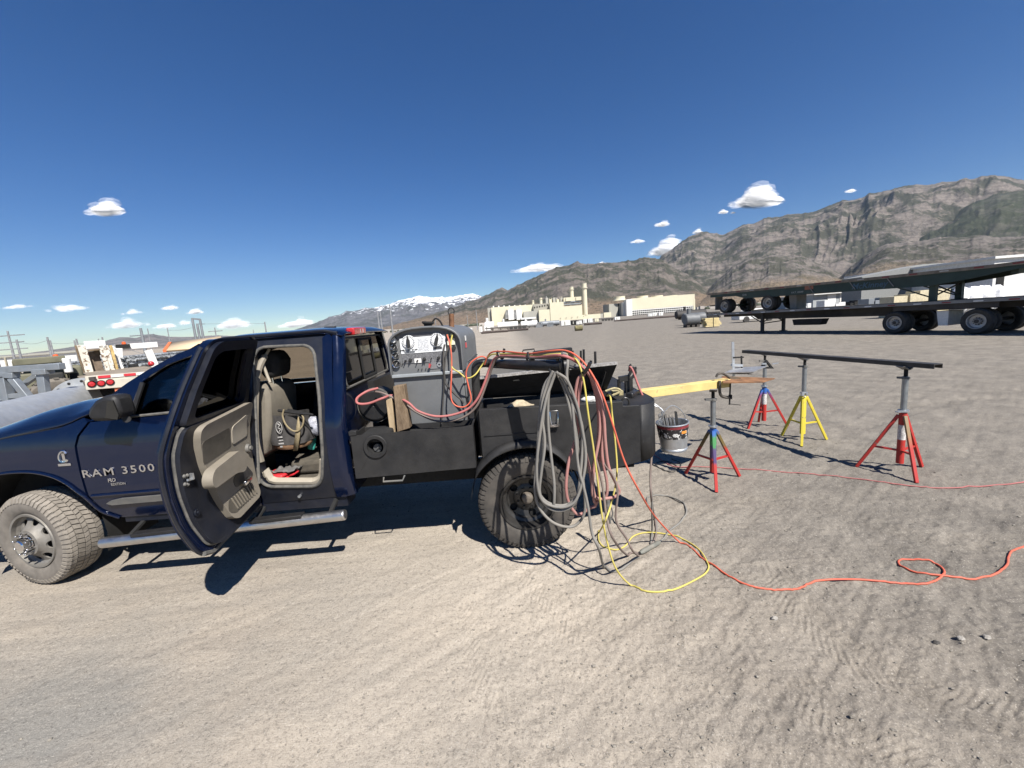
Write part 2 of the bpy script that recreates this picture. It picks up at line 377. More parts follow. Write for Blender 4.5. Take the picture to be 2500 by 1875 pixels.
# ------------------------------------------------------------------ mountains
def azel(px, py):
    d = ray(px, py); return math.atan2(d.x, d.y), d.z/math.hypot(d.x, d.y)
def mountain_mat(name, rock, shrub, tanc, tan_h, snow=None, scale=1.0, shrub_amt=.5, strata=True):
    s = N(name); ps = s.mapping((scale/1000,)*3); xyz = s.sep()
    big = s.noise(1.6, 6, .62, ps); mid = s.noise(7, 7, .68, ps); fine = s.noise(26, 6, .7, ps)
    c = s.mix(s.ramp(mid, [(.30, 0.0), (.72, 1.0)]), tuple(v*.55 for v in rock), tuple(v*1.35 for v in rock))
    if strata:
        w = s.n('ShaderNodeTexWave', bands_direction='Z'); w.inputs['Scale'].default_value = 5.5; w.inputs['Distortion'].default_value = 5; w.inputs['Detail'].default_value = 4; w.inputs['Detail Scale'].default_value = 2.2
        s.l(ps, w.inputs['Vector'])
        c = s.mix(s.math('MULTIPLY', w.outputs[1], .42), c, tuple(v*1.5 for v in rock))
    sh = s.math('ADD', s.math('MULTIPLY', s.noise(2.6, 8, .62, ps), .8), s.math('MULTIPLY', fine, .2))
    f = s.ramp(sh, [(.40+shrub_amt*.10, 1.0), (.47+shrub_amt*.10, 0.0)])
    c = s.mix(s.math('MULTIPLY', f, .9), c, shrub)
    hz = s.math('ADD', s.math('MULTIPLY', xyz[2], 1/tan_h), s.math('MULTIPLY', big, 1.0))
    ft = s.ramp(s.math('MULTIPLY', hz, .5), [(.42, 1.0), (.58, 0.0)])
    tn = s.mix(s.ramp(fine, [(.36, 1.0), (.50, 0.0)]), tanc, tuple(v*.6 for v in shrub))
    c = s.mix(s.math('MULTIPLY', ft, .9), c, tn)
    c = s.mix(s.ramp(s.noise(60, 4, .7, ps), [(.30, .55), (.48, 0.0)]), c, tuple(v*.35 for v in rock))
    sk = s.noise(9, 6, .7, s.mapping((scale/1000, scale/1000, scale/6500)))
    c = s.mix(s.ramp(sk, [(.58, 0.0), (.70, .55)]), c, tuple(v*1.7 for v in rock)); c = s.mix(s.ramp(sk, [(.30, .5), (.42, 0.0)]), c, shrub)
    if snow:
        hs = s.math('ADD', s.math('MULTIPLY', xyz[2], 1/snow[1]), s.math('MULTIPLY_ADD', mid, 2.4, -1.2))
        c = s.mix(s.ramp(hs, [(snow[0], 0.0), (snow[0]+.16, 1.0)]), c, (.86, .88, .92))
    nb = s.bump(mid, .8, 80/scale); nb = s.bump(fine, .9, 30/scale, nb)
    s.bsdf(c, .95, 0, nb, .15); return s.m
def mountain(name, label, sky_pts, Rs, Rb, mat, seed, gully=1.0, nseg=420, nt=110, power=1.25, freq=26, back=1.5):
    T = sorted(azel(*p) for p in sky_pts); a0, a1 = T[0][0], T[-1][0]
    az = np.linspace(a0, a1, nseg); el = np.interp(az, [t[0] for t in T], [t[1] for t in T])
    el = np.maximum(el, 0)
    el = el+(ridged(az*26, az*0+seed, 5, seed)-.5)*.0085*np.clip(el/.06, .15, 1)
    t = np.concatenate([np.linspace(0, 1, nt), np.linspace(1, back, 22)[1:]])
    TT, AZ = np.meshgrid(t, az, indexing='ij'); EL = np.broadcast_to(el, TT.shape)
    Rr = Rb+(Rs-Rb)*TT
    WX, WY = Rr*np.sin(AZ), Rr*np.cos(AZ); L0 = (Rs-Rb)*.42
    wx = WX+L0*.35*(fbm(WX/L0, WY/L0, 3, seed+30)-.5); wy = WY+L0*.35*(fbm(WX/L0+9, WY/L0, 3, seed+31)-.5)
    g = ridged(wx/L0, wy/L0, 6, seed+3, .5)                       # spurs and side valleys
    warp = (fbm(AZ*freq*.6, TT*2.2, 3, seed+32)-.5)*1.6
    g2 = ridged(AZ*freq*2.4+warp*2.5, TT*2.0, 4, seed+9)          # gullies running down the slope
    shp = np.where(TT <= 1, np.clip(TT, 0, 1)**power, 1-(TT-1)*.9/(back-1))
    env = np.clip(TT*1.6, 0, 1)*np.clip((1.05-TT)*3.2, 0, 1)
    zs = EL*Rs
    Z = zs*shp+zs*gully*env*((g-.45)*.34+(g2-.5)*.07)*np.where(TT > 1, 0, 1)
    lim = EL*Rr*1.0                                            # nothing pokes above the crest line
    Z = np.where(TT < .97, np.minimum(Z, lim*.985), Z)-8*(TT < .02)
    Z = np.where(TT <= 0.001, -15, Z)
    V = np.stack([(Rr*np.sin(AZ)).ravel(), (Rr*np.cos(AZ)).ravel(), (Z+CAM_H*0).ravel()], 1)
    o = np_mesh(name, V, grid_faces(len(t), nseg), mat); struct(o); o['label'] = label; return o
M_main = mountain_mat('mountain_rock', (.178, .152, .132), (.050, .052, .034), (.235, .170, .115), 380, scale=1.0, shrub_amt=.72)
M_front = mountain_mat('mountain_front', (.160, .136, .116), (.047, .049, .031), (.235, .168, .112), 330, scale=1.4, shrub_amt=.85, strata=False)
M_green = mountain_mat('mountain_green', (.095, .092, .070), (.050, .056, .033), (.24, .19, .13), 250, scale=1.3, shrub_amt=.95, strata=False)
M_bench = mountain_mat('mountain_bench', (.170, .148, .130), (.058, .058, .040), (.255, .188, .125), 330, scale=1.9, shrub_amt=.60, strata=False)
M_snow = mountain_mat('mountain_snow', (.14, .135, .14), (.07, .072, .065), (.21, .18, .14), 160, snow=(.80, 1050), scale=.7, shrub_amt=.35, strata=False)
M_hill = mountain_mat('mountain_hill', (.20, .17, .155), (.10, .095, .08), (.27, .215, .165), 120, scale=.8, shrub_amt=.35, strata=False)
mountain('mountain', 'tall grey banded mountain ridge rising to the right', [(1560, 735), (1600, 650), (1611, 629), (1635, 612), (1664, 589), (1700, 570), (1723, 566), (1764, 572), (1811, 553), (1876, 532), (1935, 520), (1993, 513), (2040, 494), (2082, 487), (2140, 470), (2217, 452), (2258, 450), (2305, 440), (2364, 436), (2422, 423), (2464, 426), (2500, 432), (2640, 440), (2800, 470), (3100, 560), (3400, 640)], 10500, 5200, M_main, 2, 1.0, 560, 130, 1.15, 11)
mountain('mountain', 'brown rocky front ridge behind the power plant', [(930, 800), (1010, 780), (1060, 762), (1120, 745), (1180, 728), (1230, 712), (1259, 700), (1318, 673), (1365, 653), (1406, 642), (1447, 643), (1494, 642), (1529, 635), (1582, 628), (1611, 632), (1650, 655), (1690, 676), (1717, 694), (1760, 712), (1800, 735), (1840, 752)], 7200, 4000, M_front, 5, 1.1, 420, 110, .95, 15)
mountain('mountain', 'dark green shrub slope at the far right', [(2180, 610), (2223, 576), (2270, 553), (2317, 529), (2375, 497), (2434, 473), (2500, 462), (2650, 470), (2900, 540), (3200, 640)], 8300, 5000, M_green, 8, .7, 260, 90, 1.1, 10)
mountain('mountain', 'pale brown foothill in the middle, furrowed by gullies', [(1670, 757), (1700, 735), (1729, 708), (1788, 647), (1823, 631), (1894, 623), (1964, 628), (2023, 647), (2058, 670), (2110, 700), (2160, 722)], 6000, 3600, M_bench, 11, 1.0, 280, 100, .8, 20)
mountain('mountain', 'tan bench foothill above the parked trailers', [(1990, 733), (2046, 676), (2105, 623), (2164, 591), (2258, 583), (2375, 576), (2500, 573), (2700, 590), (2950, 650), (3200, 690)], 5600, 3400, M_bench, 14, .9, 320, 100, .75, 17)
mountain('mountain', 'distant snow capped mountain range left of the plant', [(690, 826), (706, 809), (758, 791), (792, 778), (849, 759), (883, 752), (928, 748), (957, 738), (980, 730), (1025, 721), (1052, 726), (1075, 723), (1100, 726), (1118, 721), (1154, 718), (1178, 725), (1200, 722), (1240, 730), (1300, 745), (1400, 770)], 15500, 9000, M_snow, 17, 1.0, 360, 110, 1.1, 15)
mountain('mountain', 'pointed dark peak beside the snowy range', [(1040, 775), (1100, 752), (1140, 736), (1170, 728), (1198, 716), (1225, 701), (1240, 708), (1260, 700), (1300, 715), (1400, 760)], 9600, 6500, M_front, 20, 1.0, 160, 80, 1.0, 20)
mountain('hills', 'low hazy hills on the left horizon', [(-700, 905), (-300, 880), (0, 869), (54, 863), (108, 856), (136, 852), (190, 844), (253, 832), (270, 826), (291, 823), (331, 825), (352, 819), (376, 815), (392, 819), (433, 823), (481, 821), (530, 818), (600, 822), (660, 826), (720, 828), (780, 826)], 17000, 11000, M_hill, 23, .9, 300, 60, 1.0, 14)
# ------------------------------------------------------------------ clouds: heaps of thin translucent puffs
s = N('cloud_puff'); d = s.n('ShaderNodeBsdfDiffuse'); d.inputs[0].default_value = (.93, .93, .94, 1)
tl = s.n('ShaderNodeBsdfTranslucent'); tl.inputs[0].default_value = (.93, .94, .96, 1)
mx = s.n('ShaderNodeMixShader'); mx.inputs[0].default_value = .2; s.l(d.outputs[0], mx.inputs[1]); s.l(tl.outputs[0], mx.inputs[2])
tr = s.n('ShaderNodeBsdfTransparent'); m2 = s.n('ShaderNodeMixShader'); m2.inputs[0].default_value = .075
s.l(tr.outputs[0], m2.inputs[1]); s.l(mx.outputs[0], m2.inputs[2]); s.l(m2.outputs[0], s.out.inputs[0]); M_cloud = s.m
ge = s.n('ShaderNodeNewGeometry'); va = s.n('ShaderNodeVectorMath', operation='MULTIPLY_ADD'); va.inputs[1].default_value = (.12,)*3; va.inputs[2].default_value = tuple(SUN)
s.l(ge.outputs['Normal'], va.inputs[0]); vz = s.n('ShaderNodeVectorMath', operation='NORMALIZE'); s.l(va.outputs[0], vz.inputs[0]); s.l(vz.outputs[0], d.inputs['Normal'])   # thick cloud scatters evenly: soften the shading
CL = [(260, 510, 80, 38, .8, 'ragged white cloud high on the left, alone'), (41, 748, 80, 13, .5, 'thin flat cloud at the left edge'), (163, 752, 98, 22, .7, 'lens shaped grey white cloud near the left edge'),
      (323, 762, 54, 15, .5, 'wispy small cloud above the pylons on the left'), (414, 751, 54, 14, .8, 'small oblong cloud above the low hills'), (477, 761, 38, 16, .9, 'small puffy cloud above the steel goalpost frame'),
      (309, 792, 100, 24, .8, 'long low cloud above the white forklift'), (405, 795, 62, 20, .7, 'low cloud just above the highest low hill'), (450, 789, 44, 14, .6, 'faint low cloud beside the steel goalpost frame'),
      (572, 791, 100, 28, .9, 'low bright cloud left of the open door'), (727, 789, 106, 26, 1.0, 'low white cloud over the cab roof'), (1317, 652, 136, 32, 1.0, 'long white cloud above the front ridge'),
      (1557, 588, 34, 14, .9, 'tiny cloud, lower of the two left of the peak'), (1617, 547, 42, 17, .9, 'tiny cloud, upper of the two left of the peak'), (1632, 606, 76, 52, 1.0, 'cumulus cloud rising from behind the peak'),
      (1704, 566, 26, 14, .9, 'bright cloud tip on the peak itself'), (1766, 517, 24, 13, .8, 'tiny cloud beside the big white cloud'), (1790, 519, 13, 7, .7, 'smallest cloud scrap beside the big white cloud'),
      (1852, 488, 128, 46, 1.2, 'largest white cloud, above the middle of the mountain'), (2077, 465, 34, 13, .6, 'small faint cloud above the right ridge'), (1469, 641, 22, 8, .7, 'tiny cloud behind the flat front ridge')]
CD = 60000.0
for i, (px, py, w, h, dens, lab) in enumerate(CL):
    m = MB(); n = int(70+w*h*.17*dens); st = random.Random(40+i)
    slope = -.075; d0 = ray(px, py)
    for k in range(int((130+w*h*.05)*dens)):
        u = max(-1.15, min(1.15, st.gauss(0, .40))); lump = .55+.9*mnoise.noise(Vector((u*2.4+i*3.1, i*1.7, 0)))
        hgt = max(.15, (1-min(1, abs(u))**1.7))*max(.3, lump); small = st.random() < .45
        v = -.30+abs(st.gauss(0, .42))*hgt*1.5-.10*st.random()
        if mnoise.noise(Vector((u*4.5+i, v*3.5, i*2.3))) < -.18: continue
        q = (h/2)*(st.uniform(.10, .24) if small else st.uniform(.28, .55))*(1-.45*min(1, abs(u)))*(.8 if dens < .8 else 1)
        cx, cy = px+u*w/2*.92, py+slope*u*w/2-v*h/2
        p = ray(cx, cy).normalized()*(CD+st.gauss(0, .25)*w*40); rr_ = q/FPX*CD*1.1
        m.sphere(p+Vector((0, 0, CAM_H)), max(rr_, 60), 10, 7, (1.6, 1.4, .8), .10)
    o = m.build('cloud', M_cloud, smooth=180); tag(o, lab, 'cloud')
# ================================================================== TRUCK
def car_paint():
    s = N('navy_paint'); n1 = s.noise(3.5, 6, .65); dustf = s.math('MULTIPLY', s.ramp(n1, [(.45, 0.0), (.85, 1.0)]), .045)
    c = s.mix(dustf, (.0026, .0075, .030), (.16, .145, .12))
    s.bsdf(c, s.math('MULTIPLY_ADD', dustf, 3.0, .12), .35, s.bump(s.noise(900, 2), .02, .0005), .35, .6); return s.m
M_paint = car_paint()
M_jamb = pbr('dusty_jamb_paint', (.0035, .006, .014), .42, .1, .3, 9, .05, 90, .14, (.10, .09, .08))
M_blk = pbr('black_steel_paint', (.013, .013, .014), .55, .0, .35, 7, .12, 120, .22, (.085, .08, .072), .35)
M_blk2 = pbr('black_gloss_paint', (.012, .012, .013), .35, .1, .3, 12, .03, 150, .18, (.15, .14, .12))
M_deep = pbr('underbody_black', (.010, .010, .010), .9, 0, .3, 9)
M_plast = pbr('black_plastic', (.011, .011, .012), .5, 0, .2, 20, .15, 300, .10, (.12, .11, .10), .35)
M_moldg = pbr('grey_molding', (.085, .087, .086), .6, 0, .12, 9, .05, 200, .35)
M_seal = pbr('rubber_seal', (.055, .055, .052), .75, 0, .25, 30, 0, 0, .5, (.24, .22, .19))
M_beige = pbr('beige_trim', (.205, .180, .142), .62, 0, .12, 10, .18, 420, .35, (.26, .23, .19))
M_beige2 = pbr('beige_trim_pale', (.33, .295, .235), .6, 0, .1, 12, .1, 300, .3)
M_seat = pbr('seat_cloth', (.175, .155, .122), .88, 0, .12, 12, .3, 260)
M_blkcloth = pbr('black_cloth', (.018, .018, .019), .95, 0, .3, 20, .3, 400, .25, (.10, .095, .085))
M_carpet = pbr('cab_carpet', (.060, .053, .042), .98, 0, .35, 16, .6, 240, .5, (.17, .145, .11))
M_alu = pbr('polished_alu', (.62, .61, .60), .32, 1.0, .08, 14, .03, 90, .35, (.30, .27, .23))
M_rim = pbr('dusty_rim', (.24, .228, .208), .55, .5, .25, 9, .08, 60, .85, (.165, .148, .125))
M_chrome = pbr('chrome', (.75, .75, .76), .12, 1.0, .05, 20, 0, 0, .15, (.4, .36, .3))
M_galv = pbr('galvanised', (.50, .52, .54), .42, .85, .14, 22, .05, 80, .25, (.42, .40, .37))
M_tyreD = pbr('tyre_dusty', (.195, .175, .150), .95, 0, .28, 13, .25, 90, .4, (.30, .265, .22))
M_tyre = pbr('tyre_rubber', (.036, .033, .030), .82, 0, .35, 10, .12, 120, .50, (.15, .13, .108))
M_tyreblk = pbr('tyre_black', (.030, .029, .028), .8, 0, .3, 10, .1, 120, .25, (.14, .125, .105))
M_redlens = pbr('red_lens', (.42, .015, .02), .2, 0, .2, 30, 0, 0, .1, coat=.5)
M_white = pbr('white_paint', (.72, .71, .68), .5, 0, .08, 8, 0, 0, .25)
M_print = pbr('print_black', (.02, .02, .02), .6, 0, .1, 20)
G_side = glass('tinted_side_glass', (.50, .51, .50)); G_back = glass('dark_privacy_glass', (.075, .08, .08), .03); G_wind = glass('windscreen_glass', (.62, .66, .65))
truck = thing('welding_truck', 'navy blue crew cab pickup with black flatbed welding body, rear door open', 'truck', (-1.6, 4.05, 0))
YS, YC = 3.15, 4.05
ST = [(.45, .085), (.55, .055), (.64, .03), (.72, .012), (.80, .004), (.95, 0), (1.12, .006), (1.24, .022), (1.34, .052), (1.40, .075), (1.6, .135), (1.86, .235), (1.92, .265)]
def sy(z, off=0.0): return YS+lerp_tab(ST, z)+off
def panel(name, outline, mat, off=0.0, thick=.03, parent=None, mirror=False, step=.045, smooth=30):
    bm = bmesh.new(); vs = [bm.verts.new((x, 0, z)) for x, z in outline]; bm.faces.new(vs); bm.normal_update(); bmesh.ops.triangulate(bm, faces=bm.faces[:], ngon_method='EAR_CLIP')
    zs = [p[1] for p in outline]; z = min(zs)+step
    while z < max(zs)-.004:
        ge = bm.verts[:]+bm.edges[:]+bm.faces[:]
        bmesh.ops.bisect_plane(bm, geom=ge, plane_co=(0, 0, z), plane_no=(0, 0, 1), dist=1e-6); z += step
    for v in bm.verts: v.co.y = sy(v.co.z, off)
    fr = bm.faces[:]
    ex = bmesh.ops.extrude_face_region(bm, geom=fr)
    for v in [g for g in ex['geom'] if isinstance(g, bmesh.types.BMVert)]: v.co.y += thick
    if mirror:
        for v in bm.verts: v.co.y = 2*YC-v.co.y
    me = bpy.data.meshes.new(name); bm.to_mesh(me); bm.free()
    return finish(name, me, mat, parent, smooth)
def _area(p): return sum(p[i-1][0]*p[i][1]-p[i][0]*p[i-1][1] for i in range(len(p)))/2
def ring(outer, inner, k=0):
    """outer loop with a hole, joined by a hairline slit"""
    if _area(outer) < 0: outer = outer[::-1]
    if _area(inner) < 0: inner = inner[::-1]
    ox, oz = outer[k]; j = min(range(len(inner)), key=lambda i: (inner[i][0]-ox)**2+(inner[i][1]-oz)**2)
    inn = inner[j:]+inner[:j]; d = Vector((inn[0][0]-ox, inn[0][1]-oz)).normalized(); e = .0006; l = (-d[1]*e, d[0]*e)
    return outer[k:]+outer[:k]+[(ox+l[0], oz+l[1]), (inn[0][0]+l[0], inn[0][1]+l[1])]+inn[1:][::-1]+[inn[0]]
def rnd(poly, r=.05, n=4):
    out = []; m = len(poly)
    for i in range(m):
        p, a, b = Vector(poly[i]), Vector(poly[i-1]), Vector(poly[(i+1) % m])
        da, db = (a-p), (b-p); q = min(r, da.length*.45, db.length*.45); s0, s1 = p+da.normalized()*q, p+db.normalized()*q
        for k in range(n+1):
            t = k/n; out.append(tuple(s0*(1-t)**2+p*2*t*(1-t)+s1*t*t))
    return out
# --- body panels
fender = [(-3.474, .735), (-3.478, 1.16), (-3.45, 1.24), (-3.376, 1.335), (-3.41, 1.372), (-3.50, 1.336), (-3.60, 1.306), (-4.03, 1.255), (-4.5, 1.185), (-4.80, 1.09), (-4.93, .93), (-4.93, .56), (-4.55, .55), (-4.53, .68), (-4.46, .80), (-4.36, .89), (-4.22, .955), (-4.05, .985), (-3.85, .978), (-3.70, .935), (-3.60, .87), (-3.535, .80)]
for mir in (False, True): panel('front_fender', fender, M_paint, 0, .04, truck, mir)
archp = [(-4.53, .68), (-4.46, .80), (-4.36, .89), (-4.22, .955), (-4.05, .985), (-3.85, .978), (-3.70, .935), (-3.60, .87), (-3.535, .80), (-3.474, .725), (-3.415, .60), (-3.30, .52)]
m = MB(); m.tube(cr([(x, sy(z, -.006), z) for x, z in archp], 4), .012, 8); m.build('wheel_arch_lip', M_paint, truck)
fdoor = [(-3.455, .735), (-3.405, .60), (-3.285, .520), (-2.125, .530), (-2.115, 1.365), (-3.06, 1.338), (-3.352, 1.334), (-3.43, 1.235), (-3.458, 1.16)]
fd = panel('front_door', fdoor, M_paint, 0, .06, truck)
fframe = ring([(-3.352, 1.345), (-3.215, 1.53), (-3.08, 1.62), (-2.93, 1.708), (-2.72, 1.81), (-2.53, 1.875), (-2.40, 1.895), (-2.115, 1.905), (-2.115, 1.372), (-3.06, 1.345)],
              [(-3.055, 1.362), (-2.985, 1.60), (-2.90, 1.665), (-2.78, 1.737), (-2.575, 1.800), (-2.40, 1.822), (-2.16, 1.828), (-2.16, 1.388)])
panel('window_frame', fframe, M_paint, .002, .045, fd)
gl = panel('window_pane', [(-3.06, 1.355), (-2.99, 1.605), (-2.90, 1.67), (-2.78, 1.742), (-2.575, 1.805), (-2.40, 1.828), (-2.155, 1.834), (-2.155, 1.38)], G_side, .028, .005, fd)
m = MB(); m.tube(cr([(x, sy(z, .012), z) for x, z in [(-3.05, 1.366), (-2.985, 1.60), (-2.90, 1.665), (-2.78, 1.737), (-2.575, 1.798), (-2.40, 1.820), (-2.17, 1.826)]], 5), .009, 6)
m.tube([(x, sy(z, .006), z) for x, z in [(-3.06, 1.352), (-2.12, 1.380)]], .011, 6); m.build('window_seal', M_seal, fd)
m = MB(); m.bar((-3.035, sy(1.36, .01), 1.36), (-2.965, sy(1.60, .012), 1.61), .03, .018, (0, 1, 0)); m.build('quarter_bar', M_plast, fd)
m = MB(); m.tube([(x, sy(z, -.004), z) for x, z in ((-3.43, .742), (-2.13, .757))], .013, 8); m.build('body_crease', M_paint, fd)
mold = [(-3.33, .668), (-3.29, .690), (-3.20, .704), (-2.13, .718), (-2.13, .668), (-3.20, .652), (-3.29, .650)]
panel('side_molding', mold, M_moldg, -.020, .03, fd, step=.02)
m = MB(); m.cyl((-2.26, sy(1.12, -.03), 1.12), (-2.26, sy(1.12, .01), 1.12), .03, n=14); m.bar((-2.33, sy(1.13, -.035), 1.13), (-2.19, sy(1.13, -.035), 1.13), .025, .04); m.build('door_handle', M_paint, fd, bevel=.008)
Mside = frameM((-3.165, sy(.94)-.004, .935), (1, 0, .025), (0, 0, 1))
text('badge_lettering', 'RAM 3500', .088, Mside @ Matrix.Diagonal((1.30, 1, 1, 1)), M_chrome, fd, .003, .0008, 0, 'CENTER', 1.22)
text('badge_lettering', 'HO', .042, frameM((-3.235, sy(.86)-.004, .862), (1, 0, .025), (0, 0, 1)), M_chrome, fd, .002, .001, .1)
text('badge_lettering', 'EDITION', .030, frameM((-3.19, sy(.825)-.004, .828), (1, 0, .025), (0, 0, 1)), M_chrome, fd, .002, .0005)
m = MB()      # curled C-shaped emblem on its base bar
cs = [(-3.545, 1.105), (-3.560, 1.125), (-3.585, 1.122), (-3.605, 1.095), (-3.608, 1.062), (-3.590, 1.042), (-3.560, 1.045), (-3.545, 1.06)]
m.tube(cr([(x, sy(z)-.003, z) for x, z in cs], 5), .009, 6); m.box((-3.575, sy(1.02)-.003, 1.018), (.10, .008, .020)); m.box((-3.57, sy(1.07)-.003, 1.075), (.022, .008, .07))
m.build('emblem', M_chrome, truck)
# far side: closed doors with open glass area
fframe2 = ring([(-3.352, 1.345), (-3.215, 1.53), (-2.93, 1.708), (-2.53, 1.875), (-2.40, 1.895), (-1.42, 1.905), (-1.40, 1.372)], [(-3.055, 1.40), (-2.985, 1.60), (-2.78, 1.737), (-2.575, 1.800), (-2.40, 1.822), (-1.55, 1.825), (-1.53, 1.40)])
fs = panel('far_side_panel', [(-3.455, .735), (-3.405, .60), (-3.285, .520), (-1.40, .55), (-1.40, 1.365), (-3.352, 1.334)], M_paint, 0, .06, truck, True)
panel('window_frame', fframe2, M_paint, .002, .045, fs, True)
panel('window_pane', [(-3.06, 1.395), (-2.99, 1.605), (-2.78, 1.742), (-2.575, 1.805), (-2.40, 1.828), (-1.545, 1.83), (-1.525, 1.395)], glass('far_side_glass', (.62, .58, .52)), .03, .005, fs, True)
m = MB(); m.bar((-2.1, 2*YC-sy(1.4, .03), 1.4), (-2.1, 2*YC-sy(1.82, .03), 1.82), .05, .07, (1, 0, 0)); m.build('pillar_post', M_plast, fs)
# cab side frame around the open rear doorway
inner = rnd([(-2.085, .705), (-1.60, .668), (-1.545, .95), (-1.532, 1.29), (-1.595, 1.808), (-2.085, 1.822)], .11, 6)
frame_o = [(-2.112, .545), (-1.425, .560), (-1.420, 1.16), (-1.440, 1.86), (-1.50, 1.905), (-2.112, 1.912)]
panel('cab_side_frame', ring(frame_o, inner), M_jamb, .018, .11, truck)
cab = panel('cab_corner_strip', [(-1.500, .565), (-1.425, .560), (-1.420, 1.16), (-1.440, 1.86), (-1.475, 1.895), (-1.52, 1.86), (-1.49, 1.3), (-1.50, .95)], M_paint, 0, .03, truck)
m = MB(); m.tube(cr([(x, sy(z, .016), z) for x, z in inner], 2, True), .013, 8, True); m.build('doorway_seal', M_seal, truck)
inn2 = [(x*.985-.0275 if False else x, z) for x, z in rnd([(-2.06, .73), (-1.615, .692), (-1.565, .95), (-1.552, 1.29), (-1.615, 1.785), (-2.06, 1.80)], .10, 6)]
m = MB(); q = [(x, sy(z, .075), z) for x, z in inn2]
low = [p for p in q if p[2] < .86 or (p[0] > -1.6 and p[2] < 1.0)]
m.tube(cr(sorted([p for p in q if p[2] < .9], key=lambda p: (p[0]+ (p[2]-.7)*.3)), 3), .030, 8); m.build('sill_trim', M_beige2, truck)
m = MB(); m.tube(cr([(-2.055, sy(1.80, .10), 1.745), (-2.085, sy(1.6, .10), 1.62), (-2.10, sy(1.4, .09), 1.40), (-2.10, sy(1.1, .08), 1.1), (-2.085, sy(.9, .08), .9)], 6), .026, 8); m.build('pillar_trim', M_beige, truck)
m = MB(); m.tube(cr([(-2.02, sy(1.80, .12), 1.80), (-2.07, sy(1.7, .13), 1.70), (-2.055, sy(1.6, .16), 1.60), (-2.03, sy(1.5, .18), 1.52)], 6), .012, 8); m.build('grab_handle', M_beige2, truck)
m = MB(); m.cyl((-1.80, sy(.6, -.003), .595), (-1.80, sy(.6, .02), .595), .012); m.build('jamb_bolt', M_galv, truck)
# rounded cab corner, back wall, rear window
XB = lambda y: -1.352-.055*(y-3.2)
rows = []
for k in range(22):
    z = .565+(1.875-.565)*k/21; y0 = sy(z); row = []
    for a in range(9):
        t = R(90*a/8); row.append((-1.425+.075*math.sin(t)-.015*(z > 1.7)*(z-1.7)*5, y0+.075*(1-math.cos(t)), z))
    rows.append(row)
m = MB(); m.grid(rows); m.build('cab_corner', M_paint, truck, smooth=60)
m = MB()
def backpt(y, z): return (XB(y)-.06*max(0, z-1.4), y, z)
def bwall(pts, name, mat, th=.02):
    m = MB(); a = [Vector(backpt(*p)) for p in pts]; n = len(a); b = [p+Vector((-th, 0, 0)) for p in a]
    m.add(a+b, [tuple(range(n)), tuple(range(2*n-1, n-1, -1))]+[(i, (i+1) % n, n+(i+1) % n, n+i) for i in range(n)]); return m.build(name, mat, truck)
ylo, yhi = 3.27, 4.86
winb = rnd([(3.335, 1.435), (4.80, 1.435), (4.70, 1.845), (3.405, 1.845)], .09, 5)
bo = [(3.235, .57), (4.87, .57), (4.87, 1.36), (4.80, 1.62), (4.66, 1.89), (3.45, 1.89), (3.32, 1.62), (3.235, 1.30)]
bwall(ring(bo, winb, 0), 'cab_back_wall', M_paint)
bwall(rnd([(3.325, 1.425), (4.81, 1.425), (4.71, 1.855), (3.395, 1.855)], .09, 5), 'rear_window', G_back, .006)
m = MB(); m.tube(cr([Vector(backpt(*p))+Vector((.004, 0, 0)) for p in winb], 2, True), .010, 6, True); m.build('rear_window_seal', M_seal, truck)
m = MB()
for a, b in (((3.86, 1.45), (3.86, 1.83)), ((4.28, 1.45), (4.28, 1.83)), ((3.86, 1.46), (4.28, 1.46)), ((3.86, 1.82), (4.28, 1.82))): m.bar(Vector(backpt(*a))+Vector((.008, 0, 0)), Vector(backpt(*b))+Vector((.008, 0, 0)), .022, .012, (1, 0, 0))
m.build('sliding_window_frame', M_deep, truck)
m = MB(); m.bar(Vector(backpt(3.62, 1.895))+Vector((.03, 0, 0)), Vector(backpt(3.98, 1.90))+Vector((.03, 0, 0)), .07, .065, (0, 0, 1)); bl = m.build('brake_light', M_redlens, truck, bevel=.01)
m = MB()
for y in (3.80, 3.88): m.box(Vector(backpt(y, 1.897))+Vector((.064, 0, 0)), (.006, .022, .032))
m.build('cargo_lamp', pbr('cargo_lens', (.5, .42, .40), .3), bl)
# roof
rows = []
for i in range(15):
    x = -2.56+(1.20)*i/14; row = []
    ze = lerp_tab([(-2.56, 1.875), (-2.3, 1.905), (-1.5, 1.908), (-1.36, 1.878)], x); zc = lerp_tab([(-2.56, 1.895), (-2.3, 1.94), (-1.6, 1.945), (-1.42, 1.925), (-1.36, 1.885)], x)
    for j in range(17):
        t = j/16; y = 3.395+(2*YC-2*3.395)*t; e = 1-(2*t-1)**4; row.append((x, y, ze-.012*(abs(2*t-1) > .97)+(zc-ze)*e))
    rows.append(row)
m = MB(); m.grid(rows); m.build('roof', M_paint, truck, smooth=60, solid=.012)
m = MB(); m.tube([(-2.5, 3.40, 1.892), (-2.3, 3.397, 1.913), (-1.5, 3.398, 1.914), (-1.40, 3.40, 1.89)], .013, 6); m.build('drip_rail', M_jamb, truck)
m = MB(); m.box((-1.60, 3.75, 1.945), (.10, .05, .02)); m.build('roof_antenna_base', M_plast, truck, bevel=.008)
